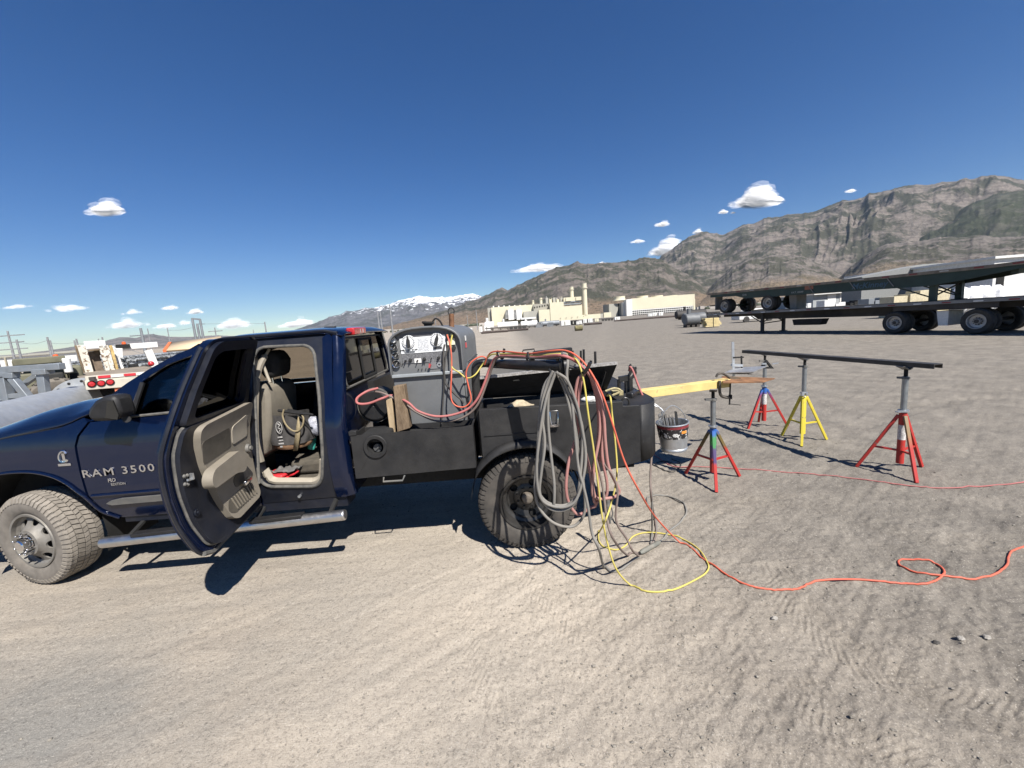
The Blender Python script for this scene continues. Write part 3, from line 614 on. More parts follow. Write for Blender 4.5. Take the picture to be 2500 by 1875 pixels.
# hood, windscreen, nose
ED = [(-4.95, .95), (-4.8, 1.09), (-4.5, 1.188), (-4.03, 1.262), (-3.6, 1.316), (-3.5, 1.346), (-3.41, 1.385), (-3.3, 1.41)]
CRN = [(-4.95, 1.0), (-4.8, 1.15), (-4.39, 1.305), (-3.96, 1.425), (-3.7, 1.470), (-3.3, 1.505)]
rows = []
for i in range(25):
    x = -4.93+(4.93-3.30)*i/24; row = []
    for j in range(25):
        t = j/24; y = 3.205+(2*YC-6.41)*t; d = min(y-3.205, 2*YC-3.205-y); f = 1-(1-min(1, d/.42))**2.6
        row.append((x, y, lerp_tab(ED, x)+(lerp_tab(CRN, x)-lerp_tab(ED, x))*f))
    rows.append(row)
m = MB(); m.grid(rows); hood = m.build('hood', M_paint, truck, smooth=60, solid=.012)
m = MB(); m.tube(cr([(x, sy(lerp_tab(ED, x))+.022, lerp_tab(ED, x)-.004) for x in (-4.9, -4.5, -4.03, -3.8, -3.6, -3.5, -3.41)], 5), .007, 6); m.build('hood_gap', M_deep, hood)
m = MB(); m.grid([[(-3.33, y, 1.455), (-3.22, y, 1.50)] for y in (3.25, 3.6, 4.05, 4.5, 4.85)]); m.build('cowl_vent', M_plast, truck, solid=.02)
m = MB(); rows = []
for j in range(11):
    t = j/10; y0 = 3.245+(2*YC-6.49)*t; y1 = 3.41+(2*YC-6.82)*t; bow = .10*(1-(2*t-1)**2)
    rows.append([Vector((-3.27-bow, y0, 1.50))*(1-k/6)+Vector((-2.55-bow*.5, y1, 1.885))*(k/6) for k in range(7)])
m.grid(rows); m.build('windscreen', G_wind, truck, smooth=60)
m = MB(); m.span((-4.97, 3.25, .62), (-4.90, 4.85, 1.02)); m.build('grille', M_chrome, truck, bevel=.03)
m = MB(); m.span((-5.12, 3.18, .50), (-4.95, 4.92, .72)); m.build('front_bumper', M_chrome, truck, bevel=.04)
m = MB(); m.span((-4.98, 3.17, .80), (-4.86, 3.40, 1.02)); m.span((-4.98, 4.70, .80), (-4.86, 4.93, 1.02)); m.build('headlight', pbr('lamp_lens', (.7, .7, .7), .1), truck, bevel=.03)
m = MB(); m.span((-4.85, 3.42, .95), (-3.35, 4.68, 1.10)); m.span((-4.5, 3.5, .50), (-3.4, 4.6, .9)); m.span((-3.50, 3.25, .62), (-3.35, 4.85, 1.3)); m.build('engine_bay', M_deep, truck)
# mirror
mr = [(-3.36, 1.375), (-3.33, 1.44), (-3.27, 1.50), (-3.19, 1.533), (-3.10, 1.528), (-3.085, 1.40), (-3.10, 1.345), (-3.20, 1.327), (-3.31, 1.330)]
k_ = .93
mk = [(x*k_-.03, 1.87-(1.87-z)*k_) for x, z in mr]
m = MB(); m.prism(mk, (0, 2.985, 0), (1, 0, 0), (0, 0, 1), -.15)
mi = m.build('side_mirror', M_plast, truck, bevel=.035)
m = MB(); m.prism([(-3.005, 1.395), (-2.965, 1.515), (-2.925, 1.52), (-2.905, 1.41), (-2.92, 1.375)], (0, 2.978, 0), (1, 0, 0), (0, 0, 1), -.01)
m.build('mirror_glass', pbr('mirror_glass', (.05, .05, .048), .08, .6), mi)
m = MB(); m.tube(cr([(-2.93, 3.06, 1.36), (-3.0, 3.14, 1.35), (-3.08, 3.20, 1.37)], 5), .026, 8); m.build('mirror_arm', M_plast, mi)
# step bar
m = MB(); a, b = Vector((-3.335, 3.06, .385)), Vector((-1.385, 3.06, .470)); m.cyl(a, b, .042, n=20); stp = m.build('step_bar', M_alu, truck, bevel=.012)
for t0, t1 in ((.14, .42), (.62, .83)):
    m = MB(); m.bar(a.lerp(b, t0)+Vector((0, -.006, .042)), a.lerp(b, t1)+Vector((0, -.006, .042)), .074, .026); m.build('step_pad', M_plast, stp, bevel=.006)
for t in (.1, .38, .62, .93): p = a.lerp(b, t); m = MB(); m.bar(p, p+Vector((0, .30, .12)), .03, .02); m.build('step_bracket', M_deep, stp)
# rocker, chassis
m = MB(); m.span((-3.28, 3.23, .47), (-1.43, 3.40, .60)); m.build('rocker_panel', M_jamb, truck)
m = MB(); m.span((-4.9, 3.55, .50), (1.05, 3.64, .66)); m.span((-4.9, 4.46, .50), (1.05, 4.55, .66)); m.cyl((.056, 3.45, .41), (.056, 4.65, .41), .06); m.sphere((.056, 4.05, .41), .19); m.cyl((-4.0, 3.4, .40), (-4.0, 4.7, .40), .05)
m.span((-2.9, 3.75, .42), (-1.9, 4.35, .62)); m.cyl((-1.9, 4.05, .5), (.0, 4.05, .43), .05); m.build('chassis', M_deep, truck)
m = MB(); m.span((-3.3, 3.27, .585), (-1.41, 4.84, .665)); m.build('cab_floor', M_carpet, truck)
m = MB(); m.span((-3.26, 3.34, .66), (-3.16, 4.76, 1.42)); m.span((-3.2, 3.40, 1.15), (-2.98, 4.70, 1.40)); m.build('dashboard', M_plast, truck, bevel=.03)
m = MB(); m.tube([Vector((-2.80+.05*math.cos(t)*.4, 3.66+.19*math.cos(t), 1.30+.17*math.sin(t))) for t in [i*math.pi/10 for i in range(20)]], .014, 8, True); m.cyl((-2.80, 3.66, 1.30), (-3.0, 3.66, 1.22), .03); m.box((-2.80, 3.66, 1.30), (.03, .34, .04)); m.build('steering_wheel', M_plast, truck)
# seats
def seat(pref, yc, xb, cloth, head):
    m = MB(); prof = [(0, 0), (.19, .03), (.27, .30), (.30, .56), (.27, .64), (.18, .655), (.11, .62), (.06, .35), (-.03, .06)]
    m.prism([(x+xb, z+.86) for x, z in prof], (0, yc-.24, 0), (1, 0, 0), (0, 0, 1), -.48); st_ = m.build('seat_backrest', cloth, truck, bevel=.06)
    m = MB(); m.span((xb-.50, yc-.25, .80), (xb+.06, yc+.25, .95)); m.build('seat_cushion', cloth, st_, bevel=.05)
    m = MB(); m.span((xb-.45, yc-.2, .66), (xb, yc+.2, .81)); m.build('seat_base', M_plast, st_)
    m = MB(); m.prism([(x+xb+.20, z+1.535) for x, z in [(0, 0), (.13, .02), (.155, .16), (.11, .25), (.02, .245), (-.035, .12)]], (0, yc-.13, 0), (1, 0, 0), (0, 0, 1), -.26); m.build('headrest', head, st_, bevel=.05)
    m = MB(); m.cyl((xb+.26, yc-.07, 1.48), (xb+.25, yc-.07, 1.58), .009, n=8); m.cyl((xb+.26, yc+.07, 1.48), (xb+.25, yc+.07, 1.58), .009, n=8); m.build('headrest_post', M_chrome, st_)
seat('driver', 3.66, -2.35, M_seat, M_blkcloth); seat('passenger', 4.46, -2.14, M_blkcloth, M_blkcloth)
m = MB(); m.prism([(-1.74, .72), (-1.46, .72), (-1.44, 1.40), (-1.56, 1.42), (-1.66, 1.0), (-1.70, .92)], (0, 3.62, 0), (1, 0, 0), (0, 0, 1), -1.2); m.build('rear_seat', M_blkcloth, truck, bevel=.05)
m = MB(); m.span((-1.66, 3.30, .665), (-1.44, 3.44, .84)); m.build('rear_wheel_hump', M_carpet, truck, bevel=.06)
m = MB(); m.span((-2.02, 3.50, .665), (-1.66, 4.4, .80)); m.build('floor_tunnel', M_carpet, truck, bevel=.04)
# ---------------- open rear door
HX, HY = -2.245, 3.185; DA = R(83)
du = Vector((math.cos(DA)*1.0, -math.sin(DA), 0)); dn = Vector((math.sin(DA), math.cos(DA), 0))      # along the door / towards its inner face (+X)
def dbulge(z): return lerp_tab(ST, z)
def dpt(u, z, n=0.0):
    p = Vector((HX, HY, 0))+du*u*1.075+dn*(n+.5*(0)); p.z = z; return p
def door_panel(name, outline, mat, n0, n1, parent, step=.05, bul0=True, bul1=True, smooth=35, kb=1.0):
    bm = bmesh.new(); vs = [bm.verts.new((x, 0, z)) for x, z in outline]; bm.faces.new(vs); bm.normal_update(); bmesh.ops.triangulate(bm, faces=bm.faces[:], ngon_method='EAR_CLIP'); zs = [p[1] for p in outline]; z = min(zs)+step
    while z < max(zs)-.004:
        bmesh.ops.bisect_plane(bm, geom=bm.verts[:]+bm.edges[:]+bm.faces[:], plane_co=(0, 0, z), plane_no=(0, 0, 1), dist=1e-6); z += step
    fr = bm.faces[:]; base = list(bm.verts)
    ex = bmesh.ops.extrude_face_region(bm, geom=fr); top = [g for g in ex['geom'] if isinstance(g, bmesh.types.BMVert)]; ts = set(top)
    for v in bm.verts:
        u, z = v.co.x, v.co.z; n = n1 if v in ts else n0; b = dbulge(z)*kb if (bul1 if v in ts else bul0) else 0
        v.co = dpt(u, z, n+b)
    me = bpy.data.meshes.new(name); bm.to_mesh(me); bm.free(); return finish(name, me, mat, parent, smooth)
dl = rnd([(.0, .545), (.60, .520), (.70, .56), (.755, .78), (.790, 1.0), (.800, 1.22), (.775, 1.40), (.62, 1.86), (.55, 1.905), (.06, 1.905), (.0, 1.86)], .05, 4)
win = rnd([(.07, 1.415), (.685, 1.415), (.565, 1.80), (.50, 1.835), (.09, 1.835)], .05, 4)
rd = door_panel('rear_door', ring(dl, win), M_paint, 0, .055, truck)
dl2 = rnd([(.03, .58), (.57, .555), (.66, .59), (.715, .79), (.750, 1.0), (.760, 1.22), (.735, 1.385), (.06, 1.385)], .05, 4)
door_panel('inner_shell', dl2, M_jamb, .056, .105, rd)
fr_o = rnd([(.03, 1.39), (.735, 1.39), (.59, 1.845), (.53, 1.885), (.07, 1.885)], .04, 4)
door_panel('window_frame', ring(fr_o, rnd([(.085, 1.42), (.665, 1.42), (.555, 1.79), (.49, 1.822), (.105, 1.822)], .05, 4)), M_jamb, .056, .095, rd)
door_panel('window_pane', rnd([(.06, 1.41), (.69, 1.41), (.57, 1.81), (.50, 1.845), (.08, 1.845)], .05, 4), G_back, .026, .031, rd)
m = MB(); m.tube(cr([dpt(u, z, .07+dbulge(z)) for u, z in dl2[:]], 1, True), .010, 6, True); m.build('door_seal', M_seal, rd)
m = MB(); m.tube([dpt(.02, .548, .05+dbulge(.55)), dpt(.62, .522, .05+dbulge(.53)), dpt(.69, .55, .05+dbulge(.55))], .016, 6); m.build('door_bottom_seal', M_seal, rd)
m = MB(); m.tube(cr([dpt(u, z, .03+dbulge(z)) for u, z in [(.62, .525), (.70, .57), (.755, .78), (.792, 1.0), (.800, 1.22), (.776, 1.40), (.70, 1.63), (.62, 1.86)]], 4), .014, 6); m.build('door_edge', M_jamb, rd)
trim_o = rnd([(.057, .69), (.09, .655), (.352, .632), (.40, .66), (.465, .86), (.525, 1.08), (.572, 1.30), (.572, 1.345), (.54, 1.37), (.18, 1.405), (.085, 1.415), (.052, 1.385)], .022, 3)
def tu(q): return [(.03+(u-.03)*1.15, z) for u, z in q]
trim = door_panel('trim_panel', tu(trim_o), M_beige, .106, .150, rd)
trim.modifiers.new('b', 'BEVEL').width = .012; trim.modifiers['b'].limit_method = 'ANGLE'; trim.modifiers['b'].segments = 3
rec = rnd([(.28, 1.14), (.545, 1.11), (.555, 1.265), (.30, 1.285)], .03, 4)
door_panel('trim_recess', tu(rec), pbr('trim_dark', (.075, .066, .052), .7, 0, .2, 12), .1505, .153, trim)
door_panel('arm_rest', tu(rnd([(.19, 1.035), (.29, 1.11), (.55, 1.075), (.585, 1.02), (.57, .955), (.35, .965), (.26, .935)], .03, 4)), M_beige, .150, .215, trim).modifiers.new('b', 'BEVEL').width = .018
door_panel('handle_cup', tu(rnd([(.19, .84), (.30, .83), (.315, .90), (.20, .955)], .03, 4)), pbr('trim_dark', (.075, .066, .052)), .1505, .153, trim)
m = MB(); m.bar(dpt(.205, .855, .185+dbulge(.86)), dpt(.30, .845, .19+dbulge(.85)), .03, .035); m.build('pull_handle', M_chrome, trim, bevel=.008)
door_panel('upper_insert', tu(rnd([(.10, 1.16), (.27, 1.145), (.275, 1.28), (.115, 1.33)], .025, 4)), M_beige2, .1505, .156, trim)
m = MB(); p = dpt(.115, 1.06, .15+dbulge(1.06)); m.cyl(p, p+dn*.02, .036, .03, n=18); m.cyl(p+dn*.02, p+dn*.034, .016, n=12); m.build('lock_knob', M_moldg, trim)
door_panel('speaker_grille', tu(rnd([(.12, .70), (.37, .68), (.42, .715), (.40, .79), (.15, .82)], .03, 4)), pbr('trim_dark', (.075, .066, .052)), .1505, .153, trim)
m = MB()
for k in range(9):
    t = k/8; a_, b_ = (.135+.012*k, .70+.0), (.155+.03*k, .815-.003*k); u = .14+.26*t; m.bar(dpt(u-.012, .70, .157+dbulge(.7)), dpt(u+.018, .80-.01*t, .157+dbulge(.8)), .007, .007, tuple(dn))
m.build('grille_slat', M_beige, trim)
for u, z in ((.712, 1.085), (.738, 1.09), (.742, 1.04), (.718, 1.03)): m = MB(); p = dpt(u, z, .106+dbulge(z)); m.sphere(p, .012, 8, 6); m.build('latch_bolt', M_moldg, rd)
m = MB(); m.bar(dpt(.70, 1.055, .12+dbulge(1.05)), dpt(.735, 1.062, .12+dbulge(1.06)), .012, .010, tuple(dn)); m.box(dpt(.695, 1.07, .12+dbulge(1.07)), (.02, .015, .04)); m.build('latch', M_galv, rd)
m = MB(); p = dpt(.69, .83, .106+dbulge(.83)); m.cyl(p, p+dn*.008, .026, n=16); m.cyl(p+dn*.008, p+dn*.016, .012, n=12); m.build('plug', M_jamb, rd)
m = MB()
for z in (.75, 1.25): m.box((HX+.01, HY+.05, z), (.05, .10, .07))
m.build('hinge', M_jamb, rd)
# ---------------- wheels
def bool_cut(o, cutter):
    md = o.modifiers.new('cut', 'BOOLEAN'); md.operation = 'DIFFERENCE'; md.solver = 'EXACT'; md.object = cutter
    dg = bpy.context.evaluated_depsgraph_get(); me = bpy.data.meshes.new_from_object(o.evaluated_get(dg)); o.modifiers.remove(md); o.data = me
    bpy.data.objects.remove(cutter); me.polygons.foreach_set('use_smooth', [True]*len(me.polygons)); me.set_sharp_from_angle(angle=R(35))
def wheel(c, rad, wid, front, rot, mats, tread=True, cut=True):
    """axle along Y, outer face towards -Y"""
    mt, ms, mr_ = mats; root = None; rr = .222
    prof = [(rr, 0.02), (rr+.02, .0), (rr+.05, -.012), (rad-.055, -.016), (rad-.022, -.004), (rad-.006, .022), (rad-.006, wid-.022), (rad-.03, wid), (rr+.03, wid), (rr, wid-.03)]
    m = MB(); m.lathe(prof, (0, 0, 0), (0, 1, 0), 64); ty = m.build('tyre', ms, truck, smooth=40)
    parts = [ty]
    m = MB(); nb = 58; rows_ = [(.004, .046), (.052, .098), (.104, .136), (.142, .188), (.194, wid-.004)] if wid > .22 else [(.004, .046), (.054, .1), (.108, .15), (.156, wid-.004)]
    for ri, (y0, y1) in enumerate(rows_):
        for k in range(nb):
            a0 = 2*math.pi*(k+(.5 if ri % 2 else 0)+.1)/nb; a1 = a0+2*math.pi/nb*.80; sk = (.3 if ri % 2 else -.3)*2*math.pi/nb
            vs = []
            for r_, lift in ((rad-.012, 0), (rad+.004, 0)):
                for yy, aa in ((y0, a0), (y1, a0+sk), (y1, a1+sk), (y0, a1)):
                    rq = r_-(.010 if (yy < .01 or yy > wid-.01) and r_ > rad else 0); vs.append((math.sin(aa)*rq, yy, math.cos(aa)*rq))
            m.add(vs, [(4, 5, 6, 7), (0, 1, 5, 4), (1, 2, 6, 5), (2, 3, 7, 6), (3, 0, 4, 7)])
    for k in range(nb):                                            # shoulder lugs reaching down the sidewall
        a0 = 2*math.pi*(k+.1)/nb; a1 = a0+2*math.pi/nb*.62; vs = []
        for r_, yy in ((rad-.052, -.021), (rad-.018, -.010), (rad-.0, .012)):
            for aa in (a0, a1): vs.append((math.sin(aa)*r_, yy, math.cos(aa)*r_))
        for r_, yy in ((rad-.052, -.012), (rad-.018, .003), (rad-.012, .012)):
            for aa in (a0, a1): vs.append((math.sin(aa)*r_, yy, math.cos(aa)*r_))
        m.add(vs, [(0, 2, 3, 1), (2, 4, 5, 3), (0, 6, 8, 2), (2, 8, 10, 4), (1, 3, 9, 7), (3, 5, 11, 9), (0, 1, 7, 6)])
    t = m.build('tread', mt, ty, smooth=0); stuff(t)
    if front: pr = [(rr+.002, .03), (rr+.014, .004), (rr+.010, -.006), (rr-.006, -.004), (rr-.012, .025), (rr-.03, .040), (.165, .030), (.115, -.005), (.105, -.028), (.075, -.030), (.07, -.018), (.102, -.012), (.112, .004), (.163, .040), (rr-.028, .050), (rr-.008, .075), (rr-.002, .08)]
    else: pr = [(rr+.002, .02), (rr+.014, .0), (rr+.010, -.008), (rr-.006, -.006), (rr-.014, .03), (rr-.022, .075), (rr-.045, .085), (.165, .105), (.12, .118), (.09, .105), (.06, .105), (.06, .125), (.12, .135), (.165, .125), (rr-.03, .105), (rr-.002, .10)]
    m = MB(); m.lathe(pr, (0, 0, 0), (0, 1, 0), 64); rim = m.build('rim', mr_, truck, smooth=40); parts.append(rim)
    if cut:
        m = MB(); nh = 8 if front else 5
        for k in range(nh):
            an = 2*math.pi*(k+.3)/nh; rc = .160 if front else .142; ra, rb = (.030, .035) if front else (.034, .032)
            u = Vector((math.sin(an), 0, math.cos(an))); w_ = Vector((math.cos(an), 0, -math.sin(an)))
            ring0 = [u*(rc+math.cos(q)*ra)+w_*math.sin(q)*rb for q in [i*math.pi/8 for i in range(16)]]
            vs = [v+Vector((0, -.2, 0)) for v in ring0]+[v+Vector((0, .3, 0)) for v in ring0]
            m.add(vs, [tuple(range(16)), tuple(range(31, 15, -1))]+[(i, 16+i, 16+(i+1) % 16, (i+1) % 16) for i in range(16)])
        bool_cut(rim, m.build('cutter', None, None, smooth=0))
    m = MB()
    if front:
        m.lathe([(.0, -.085), (.036, -.085), (.044, -.078), (.048, -.03), (.058, -.028), (.058, -.01), (0, -.01)], (0, 0, 0), (0, 1, 0), 24); hub = m.build('hub_cap', M_chrome, rim)
        for k in range(8):
            m = MB(); an = 2*math.pi*(k+.5)/8; p = Vector((math.sin(an)*.072, 0, math.cos(an)*.083)); m.cyl(p+Vector((0, -.072, 0)), p+Vector((0, -.02, 0)), .008, .0105, 10); m.sphere(p+Vector((0, -.073, 0)), .0082, 8, 6); m.build('lug_nut', M_chrome, rim)
    else:
        m.lathe([(0, .062), (.030, .062), (.042, .068), (.046, .075), (.05, .085), (.05, .12), (0, .12)], (0, 0, 0), (0, 1, 0), 24); hub = m.build('hub_cap', pbr('hub_medallion', (.13, .11, .09), .7, .2, .4, 40), rim)
        for k in range(8):
            m = MB(); an = 2*math.pi*(k+.5)/8; p = Vector((math.sin(an)*.085, 0, math.cos(an)*.085)); m.cyl(p+Vector((0, .085, 0)), p+Vector((0, .12, 0)), .012, .012, 6); m.build('lug_nut', M_blk2, rim)
    m = MB(); m.cyl((0, .085 if front else .14, 0), (0, wid, 0), .205, n=32); bd = m.build('brake_drum', M_deep, truck); parts.append(bd)
    T = Matrix.Translation(Vector(c)) @ Matrix.Rotation(rot, 4, 'Z')
    for p in parts:
        for q in [p]+list(p.children): q.data.transform(T)
    return ty, rim, T
FWC = (-4.005, 3.165, .392)
ty, rim, T1 = wheel(FWC, .388, .242, True, R(-11), (M_tyreD, pbr('tyre_side_dusty', (.125, .113, .098), .92, 0, .3, 10, .15, 120, .55, (.25, .22, .185)), M_rim))
RWC = (.058, 3.165, .408)
ty2, rim2, T2 = wheel(RWC, .405, .235, False, 0, (M_tyre, M_tyre, pbr('black_rim', (.016, .016, .017), .32, .3, .2, 9, 0, 0, .28, (.14, .13, .115))))
def arc_text(body, rad, a0, da, size, T, y, parent, mat):
    for k, ch in enumerate(body):
        if ch == ' ': continue
        an = a0+da*k; o = Vector((math.sin(an)*rad, y, math.cos(an)*rad))
        text('tyre_lettering', ch, size, T @ frameM(o, (math.cos(an), 0, -math.sin(an)), (math.sin(an), 0, math.cos(an))), mat, parent, .0015, .001)
arc_text('FALCO', .302, R(15), R(14), .075, T2, -.016, ty2, M_tyre)
for (cx, cy, rt, fr) in ((-4.005, 4.70, R(-11), True), (.058, 4.70, 0, False)):
    m = MB(); m.lathe([(.15, 0), (.36, 0), (.392, .03), (.392, .21), (.36, .24), (.15, .24)], (cx, cy, .396), (math.sin(-rt), math.cos(rt), 0), 40); m.build('tyre', M_tyreblk, truck)
    m = MB(); m.lathe([(.05, .02), (.2, .0), (.22, .03), (.22, .2), (.05, .2)], (cx, cy, .396), (math.sin(-rt), math.cos(rt), 0), 32); m.build('rim', M_rim, truck)
m = MB(); rows = []
for k in range(14):                                                # inner wheel house behind the front arch
    an = R(-20+k*220/13); rows.append([(-4.0+math.cos(an)*.56, y, .42+math.sin(an)*.56) for y in (3.22, 3.72)])
m.grid(rows); m.grid([[(-4.62, 3.72, .3), (-3.40, 3.72, .3)], [(-4.62, 3.72, 1.0), (-3.40, 3.72, 1.0)]]); m.build('wheel_house', M_deep, truck, smooth=60)
# ---------------- things inside the cab
m = MB(); bag = thing('tool_bag', 'dark grey canvas tool bag with brown base inside the cab', 'tool bag', P(688, 1098, 3.50))
bx0, bx1 = P(668, 1095, 3.50), P(752, 1088, 3.50); bc = (bx0+bx1)/2; zb = bc.z-.005; zt = P(700, 1012, 3.5).z
bw, bd_ = (bx1.x-bx0.x)/2, .13; rows = []
for k in range(13):
    t = k/12; row = []; fw = 1.08-.12*t+.03*math.sin(t*7); fd_ = 1.0-.25*t
    for i in range(28):
        an = 2*math.pi*i/28; sx = math.copysign(abs(math.cos(an))**.6, math.cos(an)); syy = math.copysign(abs(math.sin(an))**.6, math.sin(an))
        wob = 1+.04*math.sin(an*3+t*6)+.03*math.sin(an*7-t*9)
        row.append((bc.x+sx*bw*fw*wob, bc.y+.06+syy*bd_*fd_*wob, zb+.045+(zt-zb-.045)*t+.01*math.sin(an*2)*t))
    rows.append(row+[row[0]])
m.grid(rows); m.build('bag_body', pbr('bag_canvas', (.040, .038, .038), .95, 0, .35, 18, .5, 260, .3, (.12, .11, .10)), bag, smooth=60, weld=True)
m = MB(); m.lathe([(0, 0), (.94, 0), (1.04, .02), (1.05, .05), (1.0, .062), (0, .06)], (0, 0, 0), (0, 0, 1), 28)
me_v = [(bc.x+x*bw, bc.y+.06+y*bd_, zb+z) for x, y, z in m.v]; m.v = me_v; m.build('leather_base', pbr('leather', (.20, .105, .050), .7, 0, .3, 14, .3, 200, .3), bag)
m = MB(); yf = bc.y+.06-bd_-.012
def strap_pts(pts): return cr([P(px, py, yy) for px, py, yy in pts], 5)
sp = strap_pts([(693, 1000, 3.42), (690, 1015, yf), (697, 1035, yf-.01), (712, 1050, yf-.015), (727, 1052, yf-.015), (738, 1040, yf-.01), (741, 1022, yf), (735, 1010, 3.45)])
m.tube(sp, .007, 6); m.build('carry_strap', pbr('webbing', (.24, .195, .115), .9, 0, .2, 50, .3, 300), bag)
m = MB(); m.grid([[P(728, 1015, yf+.03), P(729, 1016, yf+.03)], [P(724, 1040, yf), P(733, 1040, yf)], [P(721, 1060, yf-.008), P(733, 1059, yf-.008)], [P(715, 1101, yf-.006), P(727, 1100, yf-.006)]]); m.build('front_strap', pbr('webbing', (.24, .195, .115)), bag, solid=.004)
s_em = pbr('faded_print', (.33, .32, .31), .9, 0, .4, 60)
m = MB(); cpt = P(681, 1044, yf+.008)
m.tube([cpt+Vector((math.cos(a)*.024, .002*math.cos(a), math.sin(a)*.05)) for a in [i*math.pi/12 for i in range(24)]], .003, 5, True); m.tube(cr([cpt+Vector((x, 0, z)) for x, z in ((-.008, .035), (.008, .02), (-.008, 0), (.01, -.015), (-.004, -.035))], 4), .004, 5)
m.build('round_emblem', s_em, bag)
m = MB()
for k, (dx, w_) in enumerate(((0, .04), (.004, .036), (.002, .044), (0, .02))): m.box(cpt+Vector((dx-.004, 0, -.085-.028*k)), (w_, .003, .012))
m.build('printed_lines', s_em, bag)
for i, (a, b) in enumerate(((P(680, 1002, 3.46), P(765, 1012, 3.42)), (P(703, 1001, 3.50), P(762, 1011, 3.46)))):
    m = MB(); m.tube([a, a.lerp(b, .5)+Vector((0, 0, -.004)), b], [.013, .014, .006], 8); tag(m.build('spud_wrench', pbr('dark_tool_steel', (.075, .075, .078), .45, .8, .2, 20), smooth=40), ('grey tapered spud wrench sticking out of the bag, front one', 'grey tapered spud wrench sticking out of the bag, rear one')[i], 'wrench')
cs = thing('tool_case', 'red plastic tool case on the cab floor', 'case', P(690, 1170, 3.40))
a, b, c_ = P(646, 1168, 3.38), P(696, 1164, 3.36), P(716, 1150, 3.46)
zc0 = .675; m = MB()
base = [(a.x, 3.33), (b.x, 3.31), (c_.x, 3.39), (c_.x-.03, 3.52), (a.x+.02, 3.50)]
m.prism(base, (0, 0, zc0), (1, 0, 0), (0, 1, 0), .034); M_redp = pbr('red_plastic', (.52, .018, .028), .45, 0, .15, 20, .05, 100, .12); m.build('case_base', M_redp, cs, bevel=.008)
m = MB(); m.prism([(x*.985+a.x*.015, y+.004) for x, y in base], (0, 0, zc0+.037), (1, 0, 0), (0, 1, 0), .030); m.build('case_lid', M_redp, cs, bevel=.012)
m = MB(); m.tube(cr([(c_.x-.01, 3.40, zc0+.03), (c_.x+.045, 3.37, zc0+.05), (c_.x+.05, 3.45, zc0+.05), (c_.x-.0, 3.48, zc0+.035)], 5), .008, 6); m.build('case_handle', M_redp, cs)
m = MB(); rows = []
for i in range(12):
    row = []
    for j in range(9):
        x = P(662, 1145, 3.4).x+.02+i*.018; y = 3.36+j*.017; row.append((x, y, zc0+.072+.05*abs(mnoise.noise(Vector((x*16, y*16, 1))))+.02*mnoise.noise(Vector((x*45, y*45, 4)))))
    rows.append(row)
m.grid(rows); tag(m.build('work_glove', pbr('grey_suede', (.13, .125, .12), .97, 0, .3, 30, .5, 240), smooth=50, solid=.006), 'crumpled grey work glove lying on the red case', 'glove')
m = MB(); a, b = P(640, 1156, 3.42), P(655, 1149, 3.50); m.cyl(a, b, .022, n=14); m.cyl(a+(a-b)*.12, a, .026, n=14); tag(m.build('flashlight', M_plast, bevel=.004), 'black flashlight on the cab floor beside the red case', 'flashlight')
m = MB(); p = P(763, 1070, 3.66); m.lathe([(0, -.10), (.03, -.10), (.034, -.08), (.034, .03), (.02, .07), (.014, .085), (0, .085)], p, (.25, 0, 1), 16); tag(m.build('water_bottle', pbr('teal_plastic', (.06, .36, .30), .35, 0, .2, 10), smooth=50), 'teal plastic bottle leaning behind the tool bag', 'bottle')
m = MB(); p = P(768, 1040, 3.62); m.sphere(p, .075, 12, 9, (1, .7, 1.2), .1); tag(m.build('plastic_bag', pbr('crinkled_film', (.30, .31, .36), .3, 0, .5, 25, .8, 60), smooth=50), 'crinkled clear plastic bag behind the tool bag', 'bag')
# ================================================================== FLATBED (part of the truck)
YB = 3.155
bed = truck
m = MB(); m.span((-1.28, 3.45, .93), (1.02, 4.95, .985)); m.build('bed_deck', M_blk, bed)
m = MB(); m.span((-1.28, 3.62, .985), (-1.22, 4.9, 1.45)); m.build('headboard', M_blk2, bed)
# low front box with fuel filler hole
fx, fz = P(917, 1090, YB).x, P(917, 1090, YB).z
def circ(cx, cz, r, n=28): return [(cx+r*math.cos(2*math.pi*i/n), cz+r*math.sin(2*math.pi*i/n)) for i in range(n)]
def plate(name, outline, y, th, mat, parent, bevel=.004):
    m = MB(); m.prism(outline, (0, y, 0), (1, 0, 0), (0, 0, 1), -th); return m.build(name, mat, parent, bevel=bevel, smooth=30)
fb = plate('front_box', ring([(-1.305, .724), (-.335, .744), (-.335, 1.087), (-1.305, 1.079)], circ(fx, fz, .066)), YB, .012, M_blk, bed, 0)
m = MB(); m.lathe([(.066, 0), (.093, 0), (.095, -.010), (.090, -.016), (.066, -.014)], (fx, YB, fz), (0, 1, 0), 32); m.build('filler_ring', M_blk, fb)
m = MB(); m.lathe([(.066, 0), (.066, .10), (0, .10)], (fx, YB+.012, fz), (0, 1, 0), 28, False); m.build('filler_pocket', M_deep, fb)
m = MB(); m.cyl((fx-.004, YB+.085, fz-.028), (fx-.004, YB+.05, fz-.028), .033, n=20); m.box((fx-.004, YB+.045, fz-.028), (.05, .016, .012), Matrix.Rotation(R(-40), 3, 'Y')); m.build('filler_cap', pbr('cap_grey', (.10, .10, .10), .5, .3), fb)
m = MB(); m.span((-1.305, YB+.012, .73), (-1.29, 3.46, 1.078)); m.span((-.35, YB+.012, .745), (-.335, 3.46, 1.085)); m.span((-1.29, 3.44, .74), (-.35, 3.46, 1.07)); m.span((-1.30, YB+.012, .735), (-.35, 3.45, .75)); m.build('box_wall', M_blk, fb)
